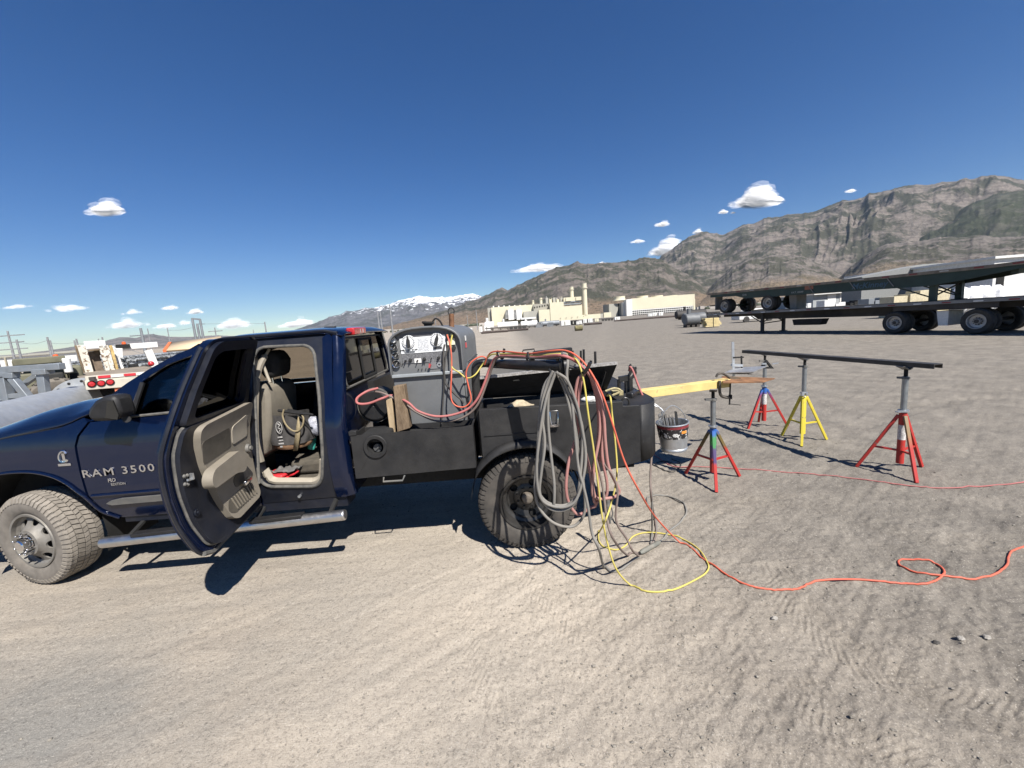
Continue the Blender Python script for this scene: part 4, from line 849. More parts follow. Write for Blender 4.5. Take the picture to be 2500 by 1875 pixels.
m = MB(); m.span((-1.24, YB+.03, 1.0), (-1.02, 3.42, 1.075)); m.span((-1.0, YB+.05, .96), (-.36, 3.43, 1.035)); m.build('box_clutter', M_deep, fb, bevel=.02)
m = MB(); m.span((-1.315, YB-.006, 1.08), (-1.255, YB+.05, 1.115)); m.build('stake_pocket', M_blk, fb, bevel=.004)
m = MB(); q = [P(937, 1165, 3.17), P(936, 1176, 3.13), P(983, 1173, 3.13), P(988, 1160, 3.17)]; m.tube([q[0], q[1], q[2], q[3]], .008, 8); m.build('stirrup_step', M_moldg, bed)
# rear tool box body with wheel cut-out
ax, az_ = .055, .41
arch = [(-.335, .688), (-.30, .735), (-.24, .790), (-.16, .845), (-.06, .882), (.05, .897), (.16, .890), (.25, .858), (.33, .80), (.39, .73), (.43, .655)]
body_out = [(-.278, 1.212)]+[(-.278, .79)]+[(x, z+.012) for x, z in arch[3:]]+[(.532, .620), (.80, .655), (.99, .690), (.99, 1.155), (.862, 1.158), (.858, 1.196)]
tbx = plate('tool_box', body_out, YB, .014, M_blk, bed)
m = MB(); rows = []
for k in range(12):                                                 # rounded tail corner
    an = R(90*k/11); x = .988+.195*math.sin(an); y = YB+.007+.30*(1-math.cos(an)); zb = .690+.047*(k/11); rows.append([(x, y, zb), (x, y, .90), (x, y, 1.155)])
rows.append([(1.183, 4.8, .737), (1.183, 4.8, .90), (1.183, 4.8, 1.155)])
m.grid(rows); m.build('tail_corner', M_blk, bed, smooth=60, solid=.012)
m = MB(); tp = [(.862, YB+.008), (.985, YB+.008)]+[(.985+.192*math.sin(R(90*k/9)), YB+.010+.295*(1-math.cos(R(90*k/9)))) for k in range(1, 10)]+[(1.177, 4.8), (.70, 4.8), (.70, 3.62), (.862, 3.62)]
m.prism(tp, (0, 0, 1.140), (1, 0, 0), (0, 1, 0), .014); m.build('tail_top_plate', M_blk, bed)
c0 = P(1527, 983, YB+.03); m = MB(); m.tube([c0+Vector((math.cos(a)*.030, .004, math.sin(a)*.038)) for a in [i*math.pi/10 for i in range(20)]], .008, 8, True); m.bar(c0+Vector((-.03, .0, -.045)), c0+Vector((.03, .0, -.045)), .02, .016); m.build('tie_ring', M_blk2, bed)
m = MB(); m.bar((1.0, 3.46, 1.175), (1.13, 3.66, 1.165), .06, .05); m.build('tail_lamp_block', M_blk2, bed, bevel=.01)
m = MB(); m.span((-.278, YB+.014, .80), (-.262, 3.62, 1.205)); m.span((.84, YB+.014, .80), (.856, 3.62, 1.19)); m.span((-.262, 3.60, .80), (.84, 3.62, 1.21)); m.span((-.262, YB+.014, .93), (.84, 3.60, .945)); m.build('box_wall', M_blk, tbx)
m = MB(); m.bar((-.27, YB+.03, 1.206), (.855, YB+.03, 1.192), .05, .012); m.build('box_rim', M_blk, tbx)
m = MB(); m.bar((-.25, YB-.006, 1.0), (.30, YB-.006, 1.0), .004, .004); m.build('weld_seam', M_blk, tbx)
m = MB(); rows = []
fl = [(-.345, .672)]+arch[1:-1]+[(.425, .665)]
for x, z in [(p.x, p.z) for p in cr([(x, 0, z) for x, z in fl], 4)]: rows.append([(x, YB-.055, z-.004), (x, YB-.06, z+.004), (x*.97+ax*.03, YB-.045, z+.042), (x, YB+.01, z+.055)])
m.grid(rows); m.build('wheel_flare', M_blk, bed, smooth=60, solid=.008)
m = MB(); rows = []
for k in range(14): an = R(5+k*170/13); rows.append([(ax-math.cos(an)*.46, y, .42+math.sin(an)*.47) for y in (YB+.02, 3.60)])
m.grid(rows); m.build('inner_fender', M_deep, bed, smooth=60)
lt = P(1352, 1020, YB)
m = MB(); m.box(lt+Vector((0, -.004, 0)), (.075, .006, .12)); m.build('latch_plate', pbr('latch_dull', (.16, .16, .16), .35, .8), tbx, bevel=.006)
m = MB(); m.tube(cr([lt+Vector(v) for v in ((-.03, -.02, .055), (-.028, -.03, .0), (-.02, -.035, -.05), (.02, -.035, -.05), (.03, -.03, 0), (.032, -.02, .05))], 4), .006, 6); m.box(lt+Vector((0, -.03, -.055)), (.07, .02, .02)); m.build('latch_bail', M_chrome, tbx)
# raised lid
l0, l1 = P(1168, 925, 3.42), P(1507, 889, 3.42); lid = [(-.27, 3.63, 1.215), (.84, 3.63, 1.20), (l1.x, 3.42, l1.z), (l0.x, 3.42, l0.z)]
m = MB(); v = [Vector(p) for p in lid]; nn = (v[1]-v[0]).cross(v[3]-v[0]).normalized()*.012; m.add(v+[p-nn for p in v], [(0, 1, 2, 3), (7, 6, 5, 4), (0, 4, 5, 1), (1, 5, 6, 2), (2, 6, 7, 3), (3, 7, 4, 0)])
ld = m.build('tool_box_lid', M_blk2, bed)
m = MB(); m.bar(v[3]+Vector((0, .012, .008)), v[2]+Vector((0, .012, .008)), .045, .022); m.build('lid_lip', pbr('sunlit_lip', (.30, .29, .28), .6, .2, .5, 60, .3, 200, .3), ld)  # pale colour stands in for sunlight on the black lid's front edge
m = MB(); m.bar((.74, 3.55, 1.15), (.80, 3.45, 1.40), .012, .012); m.build('lid_stay', M_blk2, ld)
m = MB(); hc = P(1260, 930, 3.46); m.tube(cr([hc+Vector(v_) for v_ in ((-.03, 0, -.006), (-.02, -.02, .006), (.02, -.02, .008), (.03, 0, 0))], 4), .005, 6); m.build('lid_handle', M_blk2, ld)
# cable rack: bent pipe with hooks
def BY(px): return 3.42-.76*(max(1176, min(1375, px))-1176)/199       # the boom swings out towards the camera
pa, pb = P(1176, 888, 3.42), P(1375, 894, BY(1375))
m = MB(); m.tube(cr([(-.305, 3.42, .76), (-.305, 3.42, 1.25), (-.300, 3.42, 1.44), (-.285, 3.42, 1.535), (-.22, 3.41, 1.555), pa+Vector((.08, 0, -.004)), pa.lerp(pb, .5), pb], 8), .037, 14); rk = m.build('cable_rack', M_blk2, bed)
m = MB(); m.tube([pb+Vector((.012, 0, 0))+Vector((.02*math.cos(t), .01*math.cos(t), .075*math.sin(t)))for t in [i*math.pi/10 for i in range(20)]], .012, 8, True); m.cyl(pb+Vector((.0, 0, 0)), pb+Vector((.02, 0, 0)), .055, n=18); m.build('rack_end', M_blk2, rk)
def hook(pts, r=.010):
    m = MB(); m.tube(cr(pts, 5), r, 8); return m.build('rack_hook', M_blk2, rk)
B2 = BY(1375)
hook([P(1340, 889, BY(1340)), P(1342, 900, BY(1340)-.07), P(1347, 914, BY(1340)-.12), P(1352, 921, BY(1340)-.17), P(1354, 908, BY(1340)-.20)])
hook([P(1287, 877, BY(1287)), P(1289, 862, BY(1287)-.05), P(1292, 874, BY(1287)-.08), P(1302, 879, BY(1287)-.08), P(1304, 858, BY(1287)-.08)])
hook([P(1214, 872, BY(1214)), P(1215, 858, BY(1214)-.04), P(1220, 870, BY(1214)-.07), P(1228, 874, BY(1214)-.07), P(1231, 851, BY(1214)-.07)])
hook([P(1378, 892, B2), P(1400, 898, B2-.01), P(1418, 900, B2-.03), P(1424, 910, B2-.08), P(1434, 900, B2-.11), P(1441, 885, B2-.12)], .012)
hook([P(1377, 880, B2), P(1377, 857, B2)]); hook([P(1362, 885, B2+.04), P(1361, 861, B2+.03)], .012)
m = MB(); m.tube([P(1276, 860, 3.6), P(1277, 855, 3.6), P(1304, 852, 3.6), P(1305, 860, 3.6)], .006, 6); m.build('rack_handle', M_blk2, rk)
m = MB(); m.bar(P(1306, 862, 3.75), P(1395, 853, 3.75), .10, .035); m.box(P(1390, 862, 3.72), (.05, .05, .07)); m.build('rear_rail', M_blk, rk)
for px, y0, y1, yy in ((1398, 856, 895, 3.9), (1418, 856, 890, 3.9), (1425, 853, 892, 3.75), (1453, 858, 890, 3.85)):
    m = MB(); m.cyl(P(px, y0, yy), P(px+1, y1+14, yy), .011 if px != 1453 else .012, n=10); m.build('rack_stake', M_blk2, rk)
m = MB(); m.tube(cr([P(1437, 905, 3.5), P(1441, 892, 3.5), P(1443, 880, 3.5)], 4), .012, 8); m.build('rack_peg', M_blk2, rk)
# grey cabinet behind the lid
m = MB(); m.span((-.20, 3.86, .985), (.62, 4.30, 1.50)); m.build('bed_cabinet', pbr('grey_cabinet', (.13, .13, .13), .6, .1, .2, 8, 0, 0, .3), bed, bevel=.01)
# vise post with jaw at the tail
vp = P(1535, 968, 3.72); m = MB(); m.bar(vp+Vector((0, 0, -.10)), P(1534, 922, 3.72), .062, .062, (0, 1, 0)); po = m.build('vise_post', M_blk2, bed)
m = MB(); a = P(1527, 925, 3.70); m.tube(cr([a+Vector(v_) for v_ in ((-.06, 0, .0), (-.06, 0, -.08), (-.05, 0, -.13))], 3), .016, 8); m.bar(a+Vector((-.06, 0, .0)), a+Vector((.03, 0, .01)), .04, .05)
m.tube(cr([P(1533, 922, 3.7), P(1540, 908, 3.7), P(1545, 898, 3.7), P(1551, 909, 3.7), P(1545, 920, 3.7), P(1537, 924, 3.7)], 4), .014, 8); m.tube(cr([P(1540, 905, 3.7), P(1537, 894, 3.7), P(1541, 890, 3.7)], 3), .010, 8); m.tube(cr([P(1549, 905, 3.7), P(1552, 900, 3.7), P(1551, 896, 3.7)], 3), .010, 8); m.build('vise_jaw', M_blk2, po)
m = MB(); m.tube(cr([P(1478, 955, 3.6), P(1500, 948, 3.6), P(1515, 955, 3.6), P(1490, 968, 3.6)], 5), .010, 6); m.box(P(1507, 960, 3.66), (.09, .08, .05)); m.build('tail_clutter', pbr('yellow_scrap', (.35, .30, .16), .7, 0, .4, 30), bed)
m = MB(); c0 = P(915, 985, 3.52); m.lathe([(0, 0), (.13, 0), (.145, .02), (.145, .22), (0, .22)], c0+Vector((-.01, 0, -.02)), (0, 1, 0), 30); m.build('air_tank', M_plast, bed, bevel=.01)
m = MB(); m.lathe([(.147, .02), (.152, .02), (.152, .06), (.147, .06)], c0+Vector((-.01, 0, -.02)), (0, 1, 0), 30); m.build('tank_strap', M_seal, bed)
# small rag / leather glove in the open tool box, white rag beside
m = MB(); rows = []
for i in range(14):
    t = i/13; row = []
    for j in range(7):
        u = j/6-.5; p = P(1237+67*t, 999-9*t, 3.24); w_ = .055*math.sin(math.pi*min(1, t*1.05+.02))+.006; row.append((p.x, 3.24+u*.10, p.z+w_*math.cos(u*math.pi)*1.0+.008*mnoise.noise(Vector((t*9, u*6, 2)))))
    rows.append(row)
m.grid(rows); tag(m.build('leather_glove', pbr('tan_leather', (.40, .33, .22), .9, 0, .4, 22, .5, 200, .3), smooth=60, solid=.005), 'tan leather glove on the edge of the open tool box', 'glove')
m = MB(); m.sphere(P(1438, 976, 3.25), .04, 12, 8, (1.6, 1, .7), .18); tag(m.build('white_rag', pbr('white_cloth', (.62, .61, .58), .95, 0, .2, 20, .5, 150), smooth=60), 'balled white rag in the open tool box', 'rag')
# ================================================================== WELDER
M_weld = pbr('welder_grey', (.120, .126, .132), .5, .15, .10, 6, .04, 60, .22, (.25, .24, .22), chips=(.16, .07, .03), chipamt=.70, chipscale=9)
M_wpan = pbr('welder_panel', (.135, .140, .145), .5, .15, .1, 8, 0, 0, .2)
M_lblw = pbr('label_white', (.70, .71, .71), .5, 0, .06, 12); M_lblk = pbr('label_grey', (.10, .10, .105), .55, 0, .3, 30)
yw = 3.46
wl, wr = -1.015, -.395; wzb, wzt = 1.06, 1.895
wel = thing('welder_generator', 'grey engine driven welder with arched hood on the flatbed', 'welder', ((wl+wr)/2, 4.1, .985))
def arch_pts(l, r, zb, zs, zt, n=16, e=2.6):
    c = (l+r)/2; h = (r-l)/2; pts = [(l, zb)]
    for k in range(n+1):
        t = math.pi-math.pi*k/n; cx, cz = math.cos(t), math.sin(t); pts.append((c+h*math.copysign(abs(cx)**(2/e), cx), zs+(zt-zs)*abs(cz)**(2/e)))
    return pts+[(r, zb)]
hood_o = arch_pts(wl, wr, 1.50, 1.72, wzt); hood_i = arch_pts(wl+.014, wr-.014, 1.50, 1.715, wzt-.020)
m = MB(); m.prism(hood_o+hood_i[::-1], (0, yw-.035, 0), (1, 0, 0), (0, 0, 1), -1.50); m.build('hood', M_weld, wel, bevel=.006, smooth=40)
pan = arch_pts(wl+.012, wr-.012, 1.50, 1.715, wzt-.018)
m = MB(); m.prism(pan, (0, yw+.012, 0), (1, 0, 0), (0, 0, 1), -.01); pnl = m.build('control_panel', M_wpan, wel)
m = MB(); m.span((wl+.012, yw, wzb), (wr-.012, yw+1.42, 1.488)); m.build('lower_case', M_weld, wel, bevel=.008)
m = MB(); m.span((wl+.008, yw-.03, 1.478), (wr-.010, yw+.02, 1.505)); m.build('panel_ledge', pbr('ledge', (.27, .29, .30), .45, .2, .1, 10), wel, bevel=.005)
m = MB(); m.span((wl+.10, yw+.01, .985), (wr-.04, yw+1.3, wzb)); m.build('welder_skid', M_deep, wel)
m = MB(); m.prism(rnd([(yw+.02, 1.25), (yw+1.40, 1.25), (yw+1.40, 1.545), (yw+.30, 1.545), (yw+.02, 1.40)], .03, 3), (wr-.008, 0, 0), (0, 1, 0), (0, 0, 1), .012); m.build('side_panel', M_weld, wel)
for k in range(8):
    m = MB(); m.tube([(wr+.004, yw+.30+.13*k, 1.552), (wr+.022, yw+.34+.13*k, 1.535)], .006, 6); m.build('hinge_tab', M_weld, wel)
def wp(px, py, off=.0):
    return P(px, py, yw+.010-off)
zsc = lambda zx, zy: (940+zx/11.06, 790+zy/11.06)
def wq(zx, zy, off=0.0): return wp(*zsc(zx, zy), off)
def wplate(name, corners, mat, off, parent):
    m = MB(); a = [wq(x, y, off) for x, y in corners]; b = [p+Vector((0, .004, 0)) for p in a]; n = len(a)
    m.add(a+b, [tuple(range(n)), tuple(range(2*n-1, n-1, -1))]+[(i, (i+1) % n, n+(i+1) % n, n+i) for i in range(n)]); return m.build(name, mat, parent)
lab = wplate('name_plate', [(385, 410), (440, 820), (1650, 735), (1620, 290)], M_lblw, .003, pnl)
wplate('upper_strip', [(385, 300), (390, 395), (760, 365), (1620, 300), (1620, 215)], M_lblk, .0036, pnl)
wplate('instruction_block', [(870, 410), (890, 750), (1190, 735), (1165, 385)], pbr('instruction_print', (.48, .49, .50), .6, 0, .55, 160), .0045, lab)
sw = wplate('switch_plate', [(455, 830), (480, 1080), (1560, 1020), (1540, 760)], pbr('switch_print', (.13, .13, .135), .55, 0, .7, 130), .004, pnl)
wplate('white_sticker', [(790, 945), (800, 1065), (985, 1055), (970, 935)], M_white, .006, sw)
wplate('receptacle_plate', [(1180, 1040), (1200, 1230), (1540, 1200), (1530, 1030)], pbr('plate_grey', (.16, .16, .165), .5), .004, pnl)
wplate('paper_tag', [(1660, 480), (1670, 585), (1895, 565), (1880, 400), (1780, 370)], pbr('tag_paper', (.66, .66, .52), .8), .006, pnl)
for zx, zy, rr_, an in ((635, 490, 175, 3), (1400, 430, 178, -14)):
    c = wq(zx, zy, .006); r_ = rr_/11.06/1000*3.5
    m = MB(); m.lathe([(0, 0), (r_, 0), (r_, -.005), (r_*.97, -.008), (0, -.008)], c, (0, 1, 0), 40); dl_ = m.build('control_dial', M_lblw, pnl)
    m = MB()
    for k in range(22):
        t = 2*math.pi*k/22; m.box(c+Vector((math.sin(t)*r_*.87, -.009, math.cos(t)*r_*.87)), (.003, .002, .012), Matrix.Rotation(t, 3, 'Y'))
    m.tube([c+Vector((math.cos(t)*r_*.74, -.008, math.sin(t)*r_*.74)) for t in [i*math.pi/16 for i in range(32)]], .0012, 4, True); m.build('dial_marks', M_print, dl_)
    m = MB(); u = Vector((math.sin(R(-an)), 0, math.cos(R(-an)))); w_ = Vector((u.z, 0, -u.x)); pts = [(0, .92), (.26, .15), (.22, -.85), (-.22, -.9), (-.26, .0)]
    m.prism([(a_*r_, b_*r_) for a_, b_ in pts], c+Vector((0, -.008, 0)), w_, u, .022); m.build('dial_pointer', M_print, dl_, bevel=.003)
for zx, zy, rr_ in ((230, 440, 92), (262, 645, 92), (295, 860, 95), (312, 1085, 112)):
    c = wq(zx, zy, .004); r_ = rr_/11.06/1000*3.5
    m = MB(); m.lathe([(r_*.80, 0), (r_, 0), (r_, -.014), (r_*.92, -.02), (r_*.80, -.016)], c, (0, 1, 0), 28); ga = m.build('gauge', M_chrome, pnl)
    m = MB(); m.lathe([(0, -.004), (r_*.82, -.004), (r_*.82, 0), (0, 0)], c, (0, 1, 0), 24); m.build('gauge_face', M_lblw if zy < 500 else M_print, ga)
    m = MB(); m.bar(c+Vector((-r_*.25, -.007, -r_*.35)), c+Vector((r_*.3, -.007, r_*.4)), .002, .002); m.build('gauge_needle', M_print if zy < 500 else M_white, ga)
for zx, zy, rr_ in ((555, 1005, 30), (685, 985, 48), (1060, 960, 48), (1445, 925, 42), (880, 998, 22), (1260, 930, 12)):
    c = wq(zx, zy, .006); r_ = rr_/11.06/1000*3.5; m = MB(); m.lathe([(0, -.02), (r_*.6, -.02), (r_, -.004), (r_, 0), (0, 0)], c, (0, 1, 0), 16); m.bar(c+Vector((0, -.018, 0)), c+Vector((-.004, -.03, -.008)), .006, .006); m.build('switch_knob', M_print, sw)
c = wq(1465, 1110, .006); m = MB(); m.lathe([(.010, 0), (.018, 0), (.018, -.006), (.010, -.006)], c, (0, 1, 0), 20); m.build('fuse_holder', M_galv, pnl)
for k, (zx, zy) in enumerate(((905, 1232), (1000, 1228), (1105, 1220), (90, 530), (160, 1140), (470, 1095), (1075, 1060), (1540, 1045))):
    c = wq(zx, zy, .004); m = MB(); m.cyl(c, c+Vector((0, -.008, 0)), .005, n=8); m.build('panel_screw', M_print, pnl)
c = wq(1860, 655, .004); m = MB(); m.lathe([(0, -.01), (.016, -.01), (.017, 0), (0, 0)], c, (0, 1, 0), 18); m.build('power_outlet', M_print, pnl)
for zx, zy in ((1700, 320), (1815, 310)):
    c = wq(zx, zy, .004); m = MB(); m.lathe([(0, -.03), (.014, -.03), (.016, 0), (0, 0)], c, (0, 1, 0), 14); m.build('plug_socket', pbr('plug_rubber', (.05, .055, .03), .6), pnl)
c = wq(1230, 1120, .006); m = MB(); m.cyl(c, c+Vector((0, -.03, 0)), .008, n=10); m.bar(c+Vector((0, -.03, .015)), c+Vector((-.004, -.035, -.02)), .014, .014); m.build('toggle', pbr('toggle_red', (.35, .05, .05), .5), pnl)
text('plate_lettering', 'SHIELD-ARC  SA 250', .0165, frameM(wq(640, 715, .0048), wq(815, 700)-wq(470, 725), (0, 0, 1)), M_print, lab, .0006, .0006)
for k, (zx0, zx1, zy) in enumerate(((500, 810, 757), (530, 800, 783))): m = MB(); m.bar(wq(zx0, zy+8, .005), wq(zx1, zy-14, .005), .002, .0035); m.build('plate_small_print', M_print, lab)
m = MB(); a = [wq(x, y, .006) for x, y in ((1300, 640), (1305, 690), (1545, 670), (1540, 625))]; m.tube(a, .0022, 6, True); m.build('maker_frame', M_print, lab)
text('maker_lettering', 'LINCOLN', .0150, frameM(wq(1422, 658, .006), wq(1540, 650)-wq(1300, 667), (0, 0, 1)), M_print, lab, .0006, .0006)
# warning sticker and exhaust
for k, (py, col) in enumerate(((825, M_white), (842, pbr('sticker_red', (.55, .08, .08), .5)))):
    p = P(1141, py, 3.75); m = MB(); m.box((wr+.004, p.y, p.z), (.004, .085, .045)); m.build('warning_sticker', col, wel)
ex = P(1102, 800, 3.85); m = MB(); m.cyl(ex+Vector((0, 0, -.05)), P(1102, 766, 3.85), .024, n=16); exo = m.build('exhaust_pipe', pbr('rusty_exhaust', (.17, .085, .045), .8, .3, .5, 14, .3, 90), wel)
m = MB(); e1 = P(1102, 766, 3.85); m.tube(cr([e1+Vector((-.024, 0, 0)), e1+Vector((-.026, 0, .035)), e1+Vector((0, 0, .055)), e1+Vector((.026, 0, .035)), e1+Vector((.024, 0, 0))], 4), .005, 6); m.build('rain_cap_bail', M_print, exo)
m = MB(); f0 = P(1045, 793, 3.66); m.lathe([(0, .03), (.05, .03), (.055, .015), (.035, 0), (.035, -.03), (0, -.03)], f0, (.1, 0, 1), 20); m.build('fuel_cap', M_deep, wel)
m = MB(); m.tube(cr([P(1054, 790, 3.66), P(1060, 780, 3.66), P(1066, 778, 3.66), P(1074, 784, 3.66), P(1081, 796, 3.66)], 5), .008, 8); m.build('vent_hose', M_deep, wel)
# two boards standing in the bed
def board(name, a0, a1, b0, b1, y, th, mat, lab, cat='board'):
    m = MB(); v = [P(*a0, y), P(*b0, y), P(*b1, y), P(*a1, y)]; v += [p+Vector((0, th, 0)) for p in v]
    m.add(v, [(0, 1, 2, 3), (7, 6, 5, 4), (0, 4, 5, 1), (1, 5, 6, 2), (2, 6, 7, 3), (3, 7, 4, 0)]); return tag(m.build(name, mat, bevel=.003, smooth=20), lab, cat)
def wood(name, c1, c2, grain=(2, 2, 30), rough=.8):
    s = N(name); g = s.noise(6, 8, .7, s.mapping((60, 30, 4))); g2 = s.noise(3, 4, .6, s.mapping((6, 6, 1)))
    c = s.mix(s.ramp(g, [(.35, 0.0), (.65, 1.0)]), c1, c2); c = s.mix(s.ramp(g2, [(.45, 0.0), (.7, .5)]), c, tuple(v*.55 for v in c1))
    s.bsdf(c, rough, 0, s.bump(g, .35, .004), .3); return s.m
board('weathered_post', (960, 944), (970, 1055), (986, 940), (1001, 1045), 3.33, .09, wood('weathered_wood', (.10, .066, .040), (.27, .20, .13)), 'thick weathered timber post standing in front of the welder', 'post')
board('plank', (942, 977), (952, 1058), (956, 972), (965, 1057), 3.36, .03, wood('pale_wood', (.34, .25, .15), (.50, .39, .25)), 'short pale plank leaning left of the weathered post')
# ================================================================== CABLES
def cord_mat(name, col, dirt=.35, rough=.65, dirtcol=(.26, .23, .19)): return pbr(name, col, rough, 0, .15, 5, .1, 200, dirt, dirtcol)
C_grey = cord_mat('grey_lead', (.165, .160, .148), .45); C_pink = cord_mat('faded_red_lead', (.36, .155, .140), .45); C_redl = cord_mat('red_lead', (.36, .105, .10), .4, .65, (.27, .17, .15))
C_org = cord_mat('orange_cord', (.55, .095, .05), .35, .55, (.40, .20, .14)); C_yel = cord_mat('yellow_cord', (.50, .42, .085), .4, .6, (.33, .29, .16)); C_blk = cord_mat('black_cord', (.02, .02, .021), .25); C_brn = cord_mat('brown_lead', (.145, .105, .092), .5)
def cable(name, lab, pts, r, mat, cat='cable', sub=7, n=8, parent=None):
    q = []
    for p in pts: q.append(p if isinstance(p, Vector) else P(p[0], p[1], hang_y(*p)))
    q = cr(q, sub); hh = ground_h(np.array([p.x for p in q]), np.array([p.y for p in q]))
    for p, h in zip(q, hh): p.z = max(p.z, float(h)+r*.9)
    m = MB(); m.tube(q, r, n); o = m.build(name, mat, parent, smooth=60)
    if not parent: tag(o, lab, cat)
    return o
def hang_y(px, py, Y):
    if py <= 905 and 1176 <= px < 1376 and Y < 3.45: return BY(px)-.045
    if 1300 < px < 1575 and Y < 3.16: return max(2.54, Y-.47)
    return Y
def g_(px, py, r=.008): return GG(px, py, r*.8)
hy = 3.055
coil = thing('grey_cable_coil', 'grey welding cable coiled in long loops over the rack hook', 'cable', (.3, 3.06, .4))
loops = [[(1352, 908), (1328, 945), (1318, 1010), (1312, 1110), (1306, 1190), (1316, 1238), (1345, 1272), (1380, 1286), (1408, 1280), (1428, 1245), (1422, 1160), (1408, 1060), (1388, 960), (1366, 915)],
         [(1350, 910), (1334, 950), (1326, 1020), (1320, 1120), (1314, 1190), (1330, 1222), (1362, 1234), (1392, 1228), (1414, 1200), (1418, 1140), (1400, 1040), (1380, 955), (1360, 912)],
         [(1354, 912), (1340, 955), (1338, 1030), (1345, 1110), (1353, 1180), (1353, 1224), (1352, 1238), (1372, 1241), (1400, 1222), (1420, 1190), (1425, 1100), (1412, 1010), (1394, 950), (1368, 918)],
         [(1350, 906), (1336, 938), (1322, 1000), (1330, 1080), (1322, 1150), (1318, 1205), (1340, 1240), (1375, 1246), (1405, 1225), (1416, 1170), (1422, 1050), (1404, 1000), (1376, 930), (1358, 908)],
         [(1356, 910), (1345, 940), (1332, 980), (1318, 1060), (1310, 1150), (1320, 1215), (1350, 1236), (1388, 1235), (1412, 1208), (1430, 1120), (1416, 1020), (1402, 970), (1384, 928), (1364, 912)]]
for k, lp in enumerate(loops): cable('cable_loop', '', [(x, y, hy-.012*math.sin(i*1.3+k)-.013*k+.02) for i, (x, y) in enumerate(lp)], .0098, C_grey, parent=coil)
cable('cable_tail', '', [(1372, 862, 3.2), (1384, 868, 3.12), (1386, 890, 3.08), (1384, 920, 3.07), (1396, 980, 3.05), (1404, 1060, 3.03), (1412, 1140, 3.02), (1425, 1190, 3.01), (1436, 1240, 2.98), (1445, 1300, 2.93), (1462, 1340, 2.88), g_(1475, 1388, .01), g_(1492, 1398, .01), g_(1520, 1392, .01), g_(1545, 1370, .01), g_(1560, 1362, .01)], .0098, C_grey, parent=coil)
rcoil = thing('pink_cable_coil', 'faded red welding cable hanging in loops beside the grey coil', 'cable', (.6, 3.08, .4))
rl = [[(1428, 908), (1410, 930), (1404, 980), (1412, 1040), (1400, 1090), (1388, 1130), (1382, 1190), (1390, 1230), (1412, 1256), (1440, 1240), (1455, 1230), (1446, 1180), (1452, 1120), (1462, 1050), (1458, 980), (1444, 925)],
      [(1430, 906), (1418, 935), (1412, 1000), (1424, 1080), (1440, 1150), (1448, 1200), (1452, 1226), (1462, 1215), (1460, 1150), (1470, 1080), (1466, 1000), (1452, 930)],
      [(1432, 905), (1446, 930), (1462, 990), (1464, 1060), (1452, 1130), (1446, 1200), (1456, 1216), (1478, 1214), (1482, 1180), (1470, 1110), (1474, 1030), (1462, 950), (1446, 918)],
      [(1434, 907), (1452, 935), (1472, 1000), (1478, 1080), (1486, 1140), (1504, 1180), (1512, 1200), (1500, 1213), (1470, 1218), (1455, 1216)]]
for k, lp in enumerate(rl): cable('cable_loop', '', [(x, y, 3.085-.012*math.cos(i*1.1+k)-.012*k) for i, (x, y) in enumerate(lp)], .0105, C_pink, parent=rcoil)
m = MB(); c0 = P(1484, 1236, 3.02); c1 = P(1490, 1278, 3.0); m.cyl(P(1484, 1216, 3.03), c0, .017, n=12); m.tube([c0, c0.lerp(c1, .5), c1], [.014, .012, .008], 8); m.tube(cr([c0+Vector((.02, 0, 0)), c0.lerp(c1, .4)+Vector((.03, 0, 0)), c0.lerp(c1, .8)+Vector((.012, 0, 0))], 4), .006, 6); stg = m.build('electrode_clamp', pbr('stinger_grey', (.14, .135, .125), .5, .3, .3, 30), rcoil)
cable('brown_cable', 'thin brown cable dropping from the coil to the ground', [(1464, 1040, 3.1), (1470, 1120, 3.06), (1496, 1160, 3.03), (1508, 1200, 3.0), (1504, 1270, 2.97), (1530, 1315, 2.95), (1545, 1345, 2.93), g_(1560, 1360, .007)], .0075, C_brn)
cable('red_brown_cable', 'dull red cable curving from the coil onto the dirt', [(1436, 1020, 3.1), (1450, 1100, 3.07), (1470, 1180, 3.04), (1482, 1270, 2.98), (1500, 1320, 2.95), g_(1534, 1358, .008), g_(1570, 1352, .008), g_(1592, 1330, .008), g_(1602, 1300, .008), g_(1598, 1270, .008), (1590, 1215, 3.15), (1588, 1160, 3.2), (1591, 1110, 3.25), (1593, 1060, 3.3)], .0085, C_brn)
yc_ = cable('yellow_extension_cord', 'yellow extension cord looping from the rack down onto the dirt', [wq(1815, 310, .03), wq(1775, 560, .05), wq(1790, 900, .06), wq(1810, 1180, .07), P(1122, 910, 3.36), P(1140, 923, 3.34), P(1160, 915, 3.33), (1178, 890, 3.34), (1196, 868, 3.35), (1215, 864, 3.34), (1260, 864, 3.30), (1310, 868, 3.24), (1360, 864, 3.20), (1390, 866, 3.14), (1412, 886, 3.08), (1426, 935, 3.04), (1436, 1010, 3.02), (1448, 1090, 3.0), (1460, 1180, 2.97), (1470, 1260, 2.93), (1484, 1330, 2.86), (1505, 1390, 2.78), g_(1540, 1430), g_(1580, 1448), g_(1640, 1443), g_(1700, 1418), g_(1726, 1398), g_(1728, 1376), g_(1706, 1342), g_(1665, 1315), g_(1620, 1303), g_(1575, 1301), g_(1545, 1312), g_(1528, 1334), g_(1505, 1343), g_(1475, 1337), g_(1462, 1322), g_(1464, 1300), (1474, 1280, 3.03), (1492, 1230, 3.05), (1506, 1160, 3.08), (1502, 1080, 3.11), (1494, 1010, 3.13), (1490, 970, 3.15), (1482, 966, 3.2)], .0062, C_yel, 'cord')
